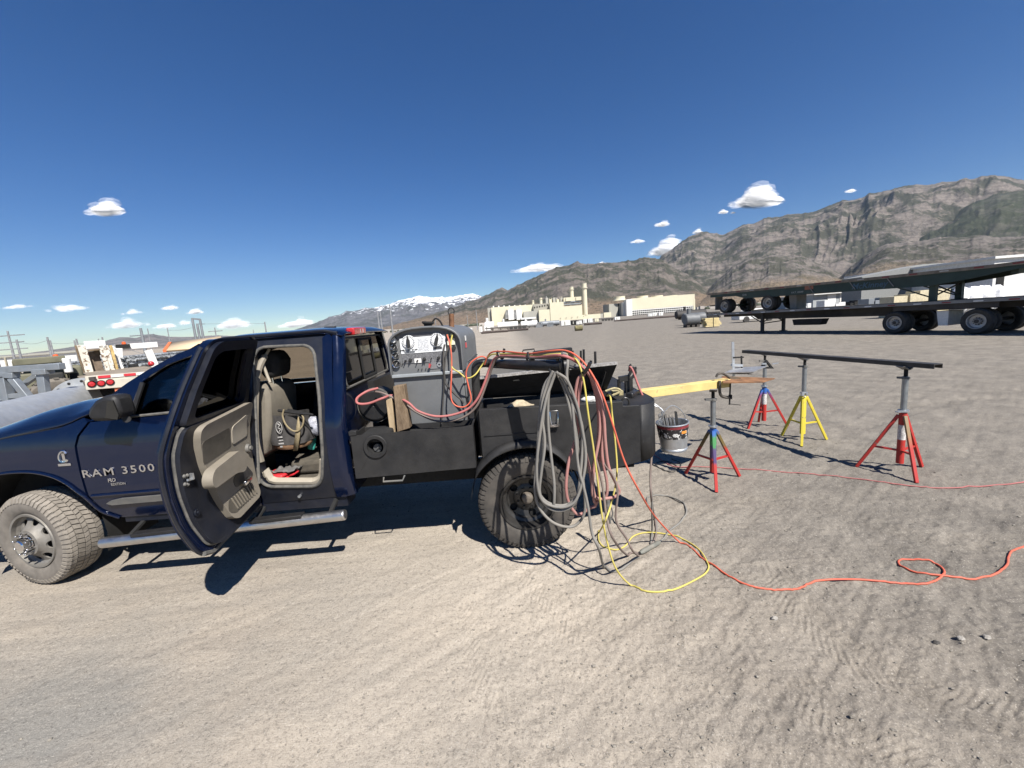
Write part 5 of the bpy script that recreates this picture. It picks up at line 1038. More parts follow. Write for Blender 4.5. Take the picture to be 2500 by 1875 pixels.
cable('orange_extension_cord', 'orange extension cord from the welder across the dirt to the right', [wq(1675, 300, .03), wq(1740, 520, .055), wq(1790, 820, .065), wq(1800, 1200, .07), P(1102, 920, 3.36), P(1101, 970, 3.35), P(1112, 990, 3.34), P(1135, 993, 3.33), P(1150, 975, 3.33), P(1143, 940, 3.33), P(1138, 910, 3.33), P(1150, 885, 3.33), P(1172, 871, 3.34), (1187, 875, 3.36), (1183, 890, 3.33), (1197, 862, 3.34), (1230, 858, 3.32), (1290, 863, 3.26), (1340, 857, 3.22), (1380, 856, 3.15), (1412, 872, 3.09), (1440, 905, 3.05), (1470, 962, 3.02), (1497, 1040, 3.0), (1524, 1125, 2.97), (1560, 1198, 2.94), (1600, 1262, 2.9), g_(1660, 1324), g_(1720, 1366), g_(1780, 1408), g_(1830, 1431), g_(1890, 1440), g_(1950, 1434), g_(2000, 1420), g_(2100, 1416), g_(2200, 1422), g_(2262, 1427), g_(2298, 1410), g_(2304, 1394), g_(2280, 1376), g_(2230, 1367), g_(2196, 1366), g_(2200, 1380), g_(2240, 1398), g_(2300, 1408), g_(2380, 1414), g_(2430, 1404), g_(2458, 1382), g_(2462, 1360), g_(2478, 1342), g_(2540, 1326), g_(2600, 1330)], .0064, C_org, 'cord')
cable('red_hose', 'thin red hose running behind the stands to the right edge', [g_(1590, 1105, .006), g_(1640, 1138, .006), g_(1700, 1141, .006), g_(1800, 1145, .006), g_(1900, 1151, .006), g_(2000, 1160, .006), g_(2100, 1171, .006), g_(2200, 1184, .006), g_(2270, 1190, .006), g_(2350, 1189, .006), g_(2450, 1184, .006), g_(2560, 1172, .006)], .0062, C_redl, 'hose')
cable('red_welding_lead', 'thick pink red welding lead sweeping across the front of the welder', [(922, 948, 3.45), (895, 956, 3.36), (872, 972, 3.32), (874, 985, 3.31), (900, 985, 3.31), (935, 972, 3.32), (958, 966, 3.40), (995, 982, 3.31), (1020, 1003, 3.30), (1060, 1016, 3.29), (1100, 1014, 3.29), (1140, 1000, 3.29), (1165, 975, 3.29), (1183, 935, 3.30), (1196, 898, 3.31), (1212, 872, 3.30), (1250, 869, 3.29), (1310, 872, 3.24), (1370, 868, 3.18), (1410, 885, 3.12), (1428, 905, 3.09)], .0105, C_redl)
cable('grey_welding_lead', 'grey welding lead sagging below the pink one on the welder', [(915, 956, 3.44), (940, 962, 3.38), (985, 985, 3.36), (1020, 1008, 3.34), (1060, 1026, 3.33), (1100, 1028, 3.33), (1140, 1014, 3.31), (1168, 985, 3.30), (1190, 930, 3.31), (1204, 890, 3.32), (1218, 872, 3.31), (1260, 872, 3.30), (1330, 874, 3.22), (1370, 872, 3.19)], .0098, C_brn)
cable('plug_cord', 'black cord with plug hanging down the welder front', [wq(1610, 560, .03), wq(1580, 760, .04), wq(1580, 1200, .05), wq(1620, 1500, .04), P(1090, 940, 3.42), P(1108, 960, 3.41), P(1125, 975, 3.40), P(1132, 985, 3.40)], .008, C_blk, 'cord')
cable('black_ground_cord', 'thin black cord falling straight down the welder front', [wq(1700, 600, .03), wq(1640, 900, .045), wq(1600, 1300, .05), P(1084, 940, 3.42), P(1081, 985, 3.42), P(1078, 1035, 3.42)], .006, C_blk, 'cord')
cable('tail_red_cable', 'red cable looped over the vise at the truck tail', [(1536, 905, 3.70), (1538, 896, 3.66), (1545, 905, 3.64), (1556, 935, 3.60), (1566, 960, 3.57), (1575, 978, 3.55)], .010, C_redl)
cable('dark_cable_loop', 'dark cable loop lying on the dirt behind the orange cord', [(1591, 1200, 3.17), (1592, 1250, 3.2), g_(1592, 1300), g_(1590, 1335), g_(1602, 1300), g_(1600, 1260), g_(1583, 1235), g_(1580, 1218), g_(1592, 1212), g_(1630, 1212), g_(1665, 1228), g_(1676, 1250), g_(1662, 1275), g_(1635, 1296), g_(1622, 1312), g_(1600, 1330)], .0085, C_grey)
m = MB(); a, b = GG(1563, 1356, .02), GG(1612, 1328, .02); m.tube([a, a.lerp(b, .1), a.lerp(b, .9), b], [.010, .019, .018, .010], 12); tag(m.build('cable_connector', pbr('connector_rubber', (.12, .125, .11), .7, 0, .3, 20, 0, 0, .5), smooth=50), 'grey rubber cable connector lying on the dirt', 'connector')
cable('black_cable_heap', 'tangle of black cable under the bucket', [g_(1580, 1125, .006), g_(1600, 1140, .006), g_(1640, 1155, .006), g_(1655, 1142, .006), g_(1630, 1128, .006), g_(1600, 1132, .006), g_(1618, 1150, .006), g_(1650, 1150, .006), g_(1662, 1135, .006), g_(1640, 1120, .006)], .006, C_blk)
# ================================================================== BUCKET
bk = thing('bucket', 'galvanised bucket with printed band hanging at the truck tail', 'bucket', P(1650, 1095, 3.42))
bt, bb_ = P(1641, 1030, 3.38), P(1656, 1092, 3.38); axd = (bb_-bt); axd = Vector((.05, 0, -1)).normalized(); Lb = .245
m = MB(); prof = [(.130, 0), (.134, -.002), (.136, .006), (.129, .012), (.106, Lb-.03), (.111, Lb-.024), (.111, Lb-.014), (.105, Lb-.010), (.104, Lb), (0, Lb), (0, Lb-.004), (.100, Lb-.006), (.124, .0)]
m.lathe(prof, bt, axd, 40); m.build('bucket_body', M_galv, bk, smooth=40)
m = MB(); m.lathe([(.1305, .012), (.1275, .036)], bt, axd, 40, False); m.build('red_band', pbr('band_red', (.20, .03, .036), .5, 0, .3, 30), bk)
s = N('bucket_print'); vo = s.n('ShaderNodeTexVoronoi', feature='F1', distance='CHEBYCHEV'); vo.inputs['Scale'].default_value = 38; s.l(s.tc.outputs['Object'], vo.inputs['Vector'])
f = s.ramp(s.sep(vo.outputs['Color'])[0], [(.58, 0.0), (.62, 1.0)], 'CONSTANT'); f2 = s.ramp(s.noise(55, 3, .6), [(.50, 0.0), (.55, 1.0)]); c = s.mix(s.math('MULTIPLY', f, f2), (.018, .016, .018), (.60, .60, .58)); s.bsdf(c, .5, 0)
m = MB(); m.lathe([(.1275, .037), (.1180, .122)], bt, axd, 40, False); m.build('printed_band', s.m, bk)
u_ = axd.orthogonal(); m = MB(); p0 = bt+axd*.052; th = R(-68); m.grid([[p0+axd*h_+Vector((math.cos(t)*r_, math.sin(t)*r_, 0)) for t in (R(-78), R(-66), R(-54))] for h_, r_ in ((0, .1268), (.024, .1240))]); m.build('orange_label', pbr('label_orange', (.62, .24, .04), .5), bk)
m = MB(); m.tube(cr([bt+Vector((-.118, 0, -.01)), bt+Vector((-.105, -.01, .05)), bt+Vector((-.05, -.015, .12)), bt+Vector((0, -.015, .145)), bt+Vector((.06, -.012, .11)), bt+Vector((.105, -.005, .05)), bt+Vector((.119, 0, -.01))], 6), .0035, 6); m.build('bail_handle', M_galv, bk)
m = MB(); a, b = P(1588, 984, 3.40), bt+Vector((-.075, -.013, .095)); m.tube(cr([a, a.lerp(b, .4)+Vector((.01, 0, .01)), b], 4), .005, 6); m.tube(cr([a.lerp(b, .3), a.lerp(b, .7)+Vector((.012, 0, .006)), b], 4), .004, 6); tag(m.build('carabiner', M_galv), 'steel snap hook holding the bucket to the truck', 'hook')
rods = thing('welding_rod_bundle', 'bundle of grey welding rods standing in the bucket', 'welding rods', bt+axd*.2)
for k in range(26):
    x = random.uniform(-.085, .03); y = random.uniform(-.06, .06); h = .14 if x < -.02 else .10
    m = MB(); m.cyl(bt+axd*.2+Vector((x*.8, y, 0)), bt+Vector((x-.03, y, h*random.uniform(.5, 1.0)-.03)), .0035, n=6, cap=True); m.build('welding_rod', (M_galv, M_moldg)[k % 2], rods)
for k in range(3):
    x = .02+.018*k; m = MB(); m.bar(bt+axd*.2+Vector((x, .0, 0)), bt+Vector((x-.015, random.uniform(-.03, .03), random.uniform(.0, .095))), .012, .004); tag(m.build('steel_strip', M_print), 'dark steel scrap strip in the bucket, %s of the three' % ('leftmost', 'middle one', 'rightmost')[k], 'scrap', 'scrap strips in the bucket')
# ================================================================== JACK STANDS
M_pipe = pbr('stand_pipe', (.30, .32, .33), .42, .8, .15, 18, .04, 80, .35, (.30, .28, .25))
def spray(name, stops, rough=.5):
    """paint applied in height bands (object z), chipped"""
    if name in _M: return _M[name]
    s = N(name); z = s.math('ADD', s.sep()[2], s.math('MULTIPLY_ADD', s.noise(14, 5, .6), .09, -.045)); c = s.ramp(s.math('MULTIPLY', z, 1/1.3), [(h/1.3, col) for h, col in stops], 'LINEAR')
    f = s.ramp(s.noise(26, 7, .7), [(.62, 0.0), (.67, 1.0)]); c = s.mix(f, c, (.16, .12, .10)); s.bsdf(c, rough, 0, s.bump(s.noise(60, 4), .08, .004), .4); _M[name] = s.m; return s.m
red = (.40, .032, .026); dred = (.22, .028, .024); blu = (.030, .11, .36); grn = (.05, .22, .07); pur = (.07, .045, .13); yel = (.60, .49, .05)
S_red = spray('stand_red', [(0, red), (.6, red), (.75, dred)]); S_mix = spray('stand_red_blue', [(0, red), (.24, red), (.27, pur), (.40, pur), (.42, grn), (.50, grn), (.54, blu), (.66, blu)]); S_legmix = spray('stand_leg_mix', [(0, red), (.34, red), (.38, (.14, .10, .035)), (.52, (.14, .10, .035)), (.56, blu)])
S_rb = spray('stand_red_blue_far', [(0, red), (.40, red), (.50, (.20, .05, .12)), (.56, blu)]); S_yel = spray('stand_yellow', [(0, yel), (.8, yel)])
def stand(label, c, feet, apex, ztop, legm, frontm, sockm, collar, vee, head=True, brace_z=.26, group='adjustable pipe stands'):
    c = Vector((c[0], c[1], 0)); st = thing('pipe_stand', label, 'stand', c, group)
    ap = Vector((c.x, c.y, apex))
    for i, f in enumerate(feet):
        f = Vector((f[0], f[1], gz(f[0], f[1]))); d = (Vector((f.x, f.y, 0))-c).normalized(); m = MB(); m.bar(ap+d*.035+Vector((0, 0, -.01)), f+Vector((0, 0, .004)), .030, .030); m.build('leg', frontm if i == 1 and frontm else legm, st, bevel=.003)
        t = (apex-brace_z)/apex; pb_ = (ap+d*.035).lerp(f, t); m = MB(); m.bar(Vector((c.x, c.y, brace_z-.02))+d*.03, pb_, .022, .018); m.build('brace', legm, st)
    m = MB(); m.cyl((c.x, c.y, .10), (c.x, c.y, apex+.02), .033, n=16); m.build('socket_tube', sockm, st)
    m = MB(); m.cyl((c.x, c.y, apex+.02), (c.x, c.y, ztop-.10), .027, n=16); m.build('pipe', M_pipe, st)
    m = MB(); m.cyl((c.x, c.y, ztop-.12), (c.x, c.y, ztop-.02), .017, n=12); m.build('screw', M_deep, st)
    m = MB(); m.cyl((c.x, c.y, apex+.03), (c.x, c.y, apex+.048), .046, n=20); m.bar((c.x-.02, c.y-.03, apex+.04), (c.x-.13*collar, c.y-.05, apex+.045), .035, .012); m.build('collar', M_galv, st)
    m = MB(); m.cyl((c.x, c.y, ztop-.125), (c.x, c.y, ztop-.105), .038, n=16); m.bar((c.x-.09, c.y-.01, ztop-.105), (c.x+.03, c.y-.01, ztop-.115), .03, .02); m.build('screw_handle', M_moldg, st)
    m = MB(); v = Vector(vee).normalized()
    for s_ in (-1, 1): m.bar(Vector((c.x, c.y, ztop-.028)), Vector((c.x, c.y, ztop+.012))+v*s_*.085, .07, .010)
    m.build('vee_head', pbr('vee_steel', (.16, .155, .15), .5, .6, .3, 20), st)
    return st
stA = stand('tall red pipe stand nearest the camera on the right', (4.05, 4.14), [(3.781, 4.361), (3.963, 3.862), (4.375, 4.223)], .63, 1.130, S_red, spray('stand_red_front', [(0, red), (.3, red), (.45, (.26, .16, .07)), (.62, (.22, .17, .10))]), S_red, .9, (1, .15, 0))
stB = stand('yellow pipe stand in the middle under the dark beam', (3.885, 5.36), [(3.795, 5.642), (3.714, 5.131), (4.181, 5.313)], .62, 1.130, S_yel, None, S_yel, .3, (1, .15, 0))
stC = stand('red and blue pipe stand farthest away under the beam', (3.83, 6.12), [(3.572, 6.096), (3.95, 6.45), (4.141, 6.031)], .60, 1.135, S_rb, None, S_rb, .3, (1, .15, 0))
stD = stand('multicoloured pipe stand beside the truck tail, holding the yellow timber', (2.125, 4.27), [(1.926, 4.507), (2.011, 3.971), (2.447, 4.327)], .575, 1.02, S_legmix, S_mix, S_mix, .3, (.4, 1, 0))
m = MB(); b0 = Vector((4.085, 3.86, 1.140)); b1 = Vector((3.675, 6.38, 1.145)); dirb = (b1-b0).normalized(); sd = dirb.cross(Vector((0, 0, 1))).normalized(); w_ = .052
pr_ = [(-w_, 0), (w_, 0), (w_, .045), (w_-.008, .045), (w_-.008, .008), (-w_+.008, .008), (-w_+.008, .045), (-w_, .045)]
m.prism([(a, -b+.045) for a, b in pr_], b0, -sd, (0, 0, 1), -(b1-b0).length if (-sd).cross(Vector((0, 0, 1))).dot(dirb) < 0 else (b1-b0).length)
tag(m.build('steel_channel', pbr('mill_black_steel', (.045, .043, .042), .55, .5, .3, 10, .05, 60, .35, (.14, .13, .12))), 'long dark steel channel lying across three pipe stands', 'beam')
m = MB(); p = P(1965, 962, 5.30); m.tube([p+Vector((.0+.022*math.cos(t), 0, -.01+.03*math.sin(t))) for t in [i*math.pi/8 for i in range(16)]], .006, 6, True); m.bar(p+Vector((-.03, 0, .03)), p+Vector((-.03, 0, -.02)), .03, .03); o = m.build('lock_ring', M_galv); setp(o, stB)
for st_, c_ in ((stA, (4.05, 4.14)), (stC, (3.83, 6.12))):
    m = MB(); m.lathe([(.0338, .36), (.0338, .52)], (c_[0], c_[1], 0), (0, 0, 1), 20, False); m.build('worn_sticker', pbr('worn_sticker', (.50, .48, .46), .6, 0, .5, 60), st_)
# yellow painted timber, rusty plate and fixture
tl_, tr_ = P(1500, 970, 3.95), P(1775, 934, 4.33)
m = MB(); m.bar(tl_, tr_, .10, .085); tim = tag(m.build('yellow_timber', pbr('yellow_paint_timber', (.62, .47, .17), .6, 0, .2, 6, .15, 40, .2, (.38, .32, .22), chips=(.40, .28, .13), chipamt=.60, chipscale=12), bevel=.004), 'yellow painted timber bridging the truck tail and a pipe stand', 'timber')
m = MB(); m.prism([(0, 0), (.15, .02), (.15, .012), (.0, -.05)], tr_+Vector((-.02, -.05, .028)), (1, .1, 0), (0, 0, 1), -.14); tag(m.build('angle_offcut', pbr('brown_rust_steel', (.12, .085, .05), .75, .2, .4, 18, .1, 60)), 'brown angle offcut at the end of the yellow timber', 'steel')
pl = [P(1756, 933, 4.35), P(1868, 928, 4.40), P(1893, 924, 4.75), P(1748, 920, 4.75)]
zpl = 1.105; pl = [G(*q, zpl) for q in ((1765, 934), (1862, 932), (1892, 923), (1762, 918))]
m = MB(); m.prism([(p.x, p.y) for p in pl], (0, 0, zpl-.010), (1, 0, 0), (0, 1, 0), .010); tag(m.build('steel_plate', pbr('rusty_plate', (.24, .12, .055), .8, .2, .5, 9, .1, 50), smooth=0), 'flat rust brown steel plate clamped on the yellow timber', 'plate')
fx_ = thing('weld_fixture', 'black tapered steel fixture with pale round hole on the rusty plate', 'fixture', P(1820, 926, 4.6))
a0 = P(1815, 925, 4.55); hw = .165
topz = P(1815, 907, 4.55).z
m = MB(); T_ = [P(1770, 903, 4.5), P(1840, 912, 4.42), P(1873, 903, 4.75), P(1795, 896, 4.8)]
T_ = [Vector((p.x, p.y, topz+.012)) for p in T_]; m.prism([(p.x, p.y) for p in T_], (0, 0, topz+.004), (1, 0, 0), (0, 1, 0), .010); m.build('top_plate', pbr('pale_mill_steel', (.36, .36, .36), .45, .6, .25, 12), fx_)
ctr = Vector((sum(p.x for p in T_)/4, sum(p.y for p in T_)/4, 0)); Bq = [ctr+(Vector((p.x, p.y, 0))-ctr)*.34 for p in T_]; m = MB()
vt = [Vector((p.x, p.y, topz+.003)) for p in T_]; vb = [Vector((p.x, p.y, zpl+.002)) for p in Bq]; m.add(vb+vt, [(0, 1, 5, 4), (1, 2, 6, 5), (2, 3, 7, 6), (3, 0, 4, 7)]); m.build('tapered_body', pbr('mill_black_steel', (.045, .043, .042)), fx_, smooth=0)
m = MB(); h0 = (vb[0]+vb[1]+vt[0]+vt[1])/4; nrm = (vb[1]-vb[0]).cross(vt[0]-vb[0]).normalized(); hp = P(1831, 913, 4.45); nrm = nrm if nrm.y < 0 else -nrm; t_ = (h0-Vector((0, 0, CAM_H))).dot(nrm)/ray(1831, 913).dot(nrm); hp = Vector((0, 0, CAM_H))+ray(1831, 913)*t_; m.cyl(hp, hp+nrm*.004, .024, n=20); m.build('round_hole', pbr('hole_light', (.30, .29, .27), .7), fx_)
rod = thing('clamp_rod', 'upright steel bar clamp standing behind the fixture', 'clamp', P(1791, 918, 4.75))
m = MB(); m.bar(P(1791, 918, 4.75), P(1789, 835, 4.75), .028, .010, (0, 1, 0)); m.build('bar', M_galv, rod)
m = MB(); m.bar(P(1789, 873, 4.75), P(1815, 872, 4.75), .018, .016); m.cyl(P(1810, 869, 4.75), P(1811, 900, 4.75), .010, n=10); m.build('screw_arm', M_deep, rod)
m = MB(); m.bar(P(1786, 891, 4.75), P(1812, 892, 4.75), .035, .028); m.build('slide_jaw', M_galv, rod)
m = MB(); sq = [P(1856, 900, 4.9), P(1890, 900, 4.9), P(1873, 879, 4.9)]; sqi = [P(1866, 896, 4.9), P(1881, 896, 4.9), P(1873, 886, 4.9)]
m.prism(ring([(p.x, p.z) for p in sq], [(p.x, p.z) for p in sqi]), (0, 4.9, 0), (1, 0, 0), (0, 0, 1), -.03); mg = thing('magnet_square', 'dark triangular welding magnet standing beyond the fixture', 'magnet', P(1873, 900, 4.9)); m.build('magnet_body', M_deep, mg)
m = MB(); m.bar(P(1885, 889, 4.9), P(1900, 886, 4.9), .012, .012); m.bar(P(1860, 888, 4.9), P(1870, 888, 4.9), .02, .02); m.build('magnet_lever', M_galv, mg)
cl = thing('c_clamp', 'old steel C-clamp gripping the yellow timber and plate', 'clamp', P(1780, 985, 4.28))
m = MB(); m.tube(cr([P(1748, 921, 4.25), P(1753, 913, 4.25), P(1765, 912, 4.25), P(1782, 923, 4.25)], 5), .012, 8); m.tube(cr([P(1757, 930, 4.22), P(1757, 955, 4.22), P(1761, 966, 4.22), P(1771, 970, 4.22), P(1784, 970, 4.22)], 5), .015, 8); m.build('frame', pbr('clamp_iron', (.09, .08, .068), .6, .6, .3, 20), cl)
m = MB(); m.cyl(P(1783, 936, 4.22), P(1781, 988, 4.22), .008, n=10); m.cyl(P(1783, 964, 4.22), P(1783, 974, 4.22), .018, n=10); m.build('screw', M_deep, cl)
m = MB(); m.cyl(P(1779, 986, 4.22), P(1808, 989, 4.22), .004, n=8); m.build('tee_handle', M_deep, cl)
# ================================================================== TRAILERS
TD = Vector((-.275, .9614, 0)); TN = Vector((.9614, .275, 0))       # towards the far (left) end / across, away from the camera
T0 = Vector((19.35, 16.95, 0))                                      # near side, at the rear axle
def tp(u, v, z): return T0+TD*u+TN*v+Vector((0, 0, z))
TM = Matrix((TD, TN, Vector((0, 0, 1)))).transposed()
def tbox(m, u0, u1, v0, v1, z0, z1): return m.box(tp((u0+u1)/2, (v0+v1)/2, (z0+z1)/2), (abs(u1-u0), abs(v1-v0), abs(z1-z0)), TM)
M_trs = pbr('trailer_alu', (.23, .225, .22), .6, .4, .2, 2, 0, 0, .3, (.25, .22, .19)); M_trd = pbr('trailer_dark_steel', (.040, .036, .034), .75, .1, .35, 2, .1, 30, .4, (.13, .11, .09)); M_trg = pbr('trailer_green', (.006, .028, .022), .5, 0, .25, 1.5, .05, 40, .22, (.10, .10, .085))
M_tw = pbr('trailer_rim', (.42, .41, .40), .45, .5, .15, 5, 0, 0, .35); M_rred = pbr('reflector_red', (.20, .02, .025), .4); M_rail = pbr('deck_rail_wood', (.20, .165, .125), .85, .0, .4, 3, .1, 30, .3)
def twheel(par, u, z, v0=0.0, rad=.53, far=False):
    for k, vv in enumerate((0, .33)):
        v = v0+vv if not far else v0-vv
        sgn = 1 if not far else -1
        m = MB(); m.lathe([(.30, .03), (.34, 0), (.47, -.01), (rad-.02, .03), (rad, .07), (rad, .22), (rad-.02, .26), (.47, .29), (.34, .28), (.30, .25)], tp(u, v, z), TN*sgn, 40); t = m.build('tyre', M_tyreblk, par)
        if k == 0:
            m = MB(); m.lathe([(.29, .04), (.315, .01), (.315, -.005), (.295, -.005), (.28, .03), (.265, .11), (.15, .13), (.12, .10), (.10, .03), (0, .03), (0, .05), (.09, .14), (.27, .16), (.30, .20)], tp(u, v, z), TN*sgn, 36); r_ = m.build('rim', M_tw, t)
            m = MB()
            for q in range(10):
                an = 2*math.pi*q/10; p = tp(u, v, z)+TD*math.cos(an)*.14+Vector((0, 0, math.sin(an)*.14)); m.cyl(p+TN*sgn*.10, p+TN*sgn*.14, .022, n=8)
            m.cyl(tp(u, v, z)+TN*sgn*.02, tp(u, v, z)+TN*sgn*.1, .085, n=16); m.build('hub', M_trd, t)
lo = thing('flatbed_trailer', 'lower flatbed trailer with grey deck rail and perforated beam', 'trailer', T0)
WT = 2.5; DZ = 1.44
m = MB(); tbox(m, -1.45, 15.0, .05, WT-.05, DZ-.06, DZ-.004); m.build('deck', M_rail, lo)
for v in (0, WT):
    m = MB(); tbox(m, -1.5, 15.1, v-.03, v+.03, DZ-.13, DZ); sr = m.build('side_rail', M_trs, lo)
    for k in range(16):
        u = -1.2+k*1.02; m = MB(); tbox(m, u, u+.30, v-.036, v+.036, DZ-.10, DZ-.05); m.build('reflector', M_rred if k % 2 == 0 else M_white, sr)
beam = [(14.2, DZ-.14), (14.2, DZ-.30), (11.6, DZ-.32), (11.2, DZ-.55), (3.2, DZ-.60), (2.3, DZ-.42), (-1.3, DZ-.40), (-1.3, DZ-.14)]
hol = []
for v in (.75, 1.75):
    m = MB(); o = tp(0, v, 0); m.prism(beam, o, TD, (0, 0, 1), -.03); bmo = m.build('main_beam', M_trd, lo)
    for k in range(17):
        u = 3.9+k*.42; m = MB(); m.lathe([(.0, 0), (.085, 0), (.10, .006), (.10, -.006), (.085, -.012)], tp(u, v-.016, DZ-.36), TN, 14); m.build('beam_hole', M_deep, bmo)
m = MB(); o = tp(0, .08, 0); m.prism([(3.0, DZ-.135), (3.0, DZ-.36), (-.6, DZ-.36), (-.6, DZ-.135)], o, TD, (0, 0, 1), -.02); m.build('axle_skirt', M_trd, lo)
for u in (0, 2.9):
    for v0, far in ((.0, False), (WT, True)): twheel(lo, u, .53, v0, .53, far)
    m = MB(); m.cyl(tp(u, .3, .53), tp(u, WT-.3, .53), .07, n=12); m.build('axle', M_trd, lo)
m = MB(); tbox(m, -1.42, -1.35, .06, .75, .30, DZ-.2); m.build('mud_flap', M_white, lo)
m = MB(); tbox(m, -1.42, -1.35, WT-.75, WT-.06, .30, DZ-.2); m.build('mud_flap', M_white, lo)
m = MB(); tbox(m, -1.55, -1.46, -.02, WT+.02, DZ-.24, DZ-.02); m.build('rear_bumper', M_trs, lo)
for v in (.35, WT-.35):
    m = MB(); tbox(m, 10.45, 10.61, v-.08, v+.08, .04, DZ-.15); lg_ = m.build('landing_leg', M_trd, lo)
    m = MB(); tbox(m, 10.35, 10.71, v-.16, v+.16, 0, .045); m.build('foot', M_trd, lg_)
    m = MB(); m.bar(tp(10.5, v, .62), tp(11.4, v, DZ-.32), .05, .05); m.build('brace', M_trd, lg_)
m = MB(); m.bar(tp(10.53, .35, .62), tp(10.53, WT-.35, .70), .06, .06); m.bar(tp(10.53, .35, .64), tp(10.53, 1.2, DZ-.3), .04, .04); m.bar(tp(10.53, WT-.35, .64), tp(10.53, 1.4, DZ-.3), .04, .04); m.build('landing_cross_brace', M_trd, lo)
m = MB(); m.prism([(6.1, DZ-.60), (7.9, DZ-.60), (7.8, DZ-.93), (6.25, DZ-.93)], tp(0, .2, 0), TD, (0, 0, 1), -.5); m.build('tool_tray', M_deep, lo)
m = MB(); m.prism([(1.0, .36), (1.0, 1.0), (1.42, 1.0), (1.32, .36)], tp(0, 1.2, 0), TD, (0, 0, 1), -1.0); m.build('far_mud_flap', M_white, lo)
up = thing('green_trailer', 'dark green flatbed trailer stacked on top of the lower one', 'trailer', tp(5, 1.2, DZ))
UZ = DZ
def ud(u): return 2.80-.012*(u-11)
segs = [(-6.0, 2.86), (-2.6, 2.80), (-.2, 2.77), (3.2, 2.79), (9, 2.86), (15.0, 2.96)]
udz = lambda u: lerp_tab(segs, u)
rows = [[tp(u, .05, udz(u)-.02), tp(u, WT-.05, udz(u)-.02)] for u in (-6, -2.6, -.2, 3.2, 9, 14.95)]
m = MB(); m.grid(rows); m.build('deck', pbr('deck_plank_grey', (.24, .23, .20), .85, 0, .3, 2, 0, 0, .3), up, smooth=0, solid=.05)
for v in (0, WT):
    us = [-6, -2.6, -.2, 3.2, 9, 15.0]
    m = MB(); m.grid([[tp(u, v-.03, udz(u)-.13), tp(u, v-.03, udz(u)), tp(u, v+.03, udz(u)), tp(u, v+.03, udz(u)-.13)] for u in us]); sr = m.build('side_rail', M_rail, up, smooth=0)
    for k in range(18):
        u = -5.6+k*1.1; m = MB(); m.bar(tp(u, v-.034, udz(u)-.06), tp(u+.30, v-.034, udz(u+.3)-.06), .02, .05); m.build('reflector', M_rred if k % 3 else pbr('reflector_pale', (.45, .42, .38), .5), sr)
gb = [(14.8, 2.82), (14.8, 2.64), (12.4, 2.56), (11.6, 2.34), (3.0, 2.16), (1.6, 2.14), (.4, 2.28), (-1.0, 2.50), (-2.4, 2.60), (-6, 2.66), (-6, 2.73), (-2.6, 2.67), (-.2, 2.64), (3.2, 2.66), (9, 2.73)]
for v in (.08, WT-.12):
    m = MB(); m.prism(gb, tp(0, v, 0), TD, (0, 0, 1), -.04); g_b = m.build('main_beam', M_trg, up, smooth=0)
    if v < 1:
        for u in (3.3, 5.0, 7.2): m = MB(); m.bar(tp(u, v-.05, udz(u)-.14), tp(u-.28, v-.05, 2.22+.012*u), .05, .03); m.build('beam_rib', M_trs, g_b)
Mtx = lambda u, v, z: frameM(tp(u, v, z), -TD, (0, 0, 1))
text('side_lettering', 'McKinney', .40, Mtx(4.1, .033, 2.42), pbr('faded_blue_print', (.045, .095, .14), .6), up, .004, .004, .2)
text('side_lettering', 'E.K.T. 102360', .13, Mtx(7.9, .033, 2.42), pbr('faded_white_print', (.30, .32, .31), .6), up, .004, .002)
text('side_lettering', '2246', .18, Mtx(11.7, .033, 2.58), pbr('faded_white_print', (.30, .32, .31), .6), up, .004, .002)
m = MB(); m.box(tp(7.2, .034, 2.62), (.5, .006, .22), TM); m.build('side_placard', pbr('placard_orange', (.28, .10, .06), .6), up)
for u in (9.9, 13.45):
    for v0, far in ((.02, False), (WT-.02, True)): twheel(up, u, UZ+.50, v0, .50, far)
    m = MB(); m.cyl(tp(u, .3, UZ+.5), tp(u, WT-.3, UZ+.5), .07, n=12); m.build('axle', M_trg, up)
m = MB(); tbox(m, 14.3, 14.35, .05, .7, UZ+.25, 2.62); m.build('mud_flap', M_trs, up)
m = MB(); tbox(m, 14.85, 14.95, .1, WT-.1, UZ+.55, UZ+.63); m.build('rear_bumper', M_trd, up)
for v in (.35, WT-.35):
    m = MB(); tbox(m, 1.55, 1.78, v-.1, v+.1, UZ+.03, 2.3); lg_ = m.build('landing_leg', M_trg, up)
    m = MB(); m.bar(tp(1.66, v, UZ+.15), tp(3.2, v, 2.25), .05, .05); m.build('brace', M_trg, lg_)
    m = MB(); tbox(m, 1.45, 1.88, v-.18, v+.18, UZ+.002, UZ+.03); m.build('foot', M_trd, lg_)
m = MB(); m.bar(tp(1.66, .35, UZ+.2), tp(1.66, WT-.35, UZ+.75), .05, .05); m.bar(tp(1.66, .35, UZ+.75), tp(1.66, WT-.35, UZ+.2), .05, .05); m.build('landing_cross_brace', M_trd, up)
m = MB(); tbox(m, -.9, -.7, .4, 2.1, UZ+.9, 2.7); m.build('kingpin_box', M_trg, up)
m = MB(); m.prism([(8.4, 1.46), (8.4, 2.3), (8.9, 2.3), (8.8, 1.46)], tp(0, 1.4, 0), TD, (0, 0, 1), -.8); m.build('far_mud_flap', M_trs, up)
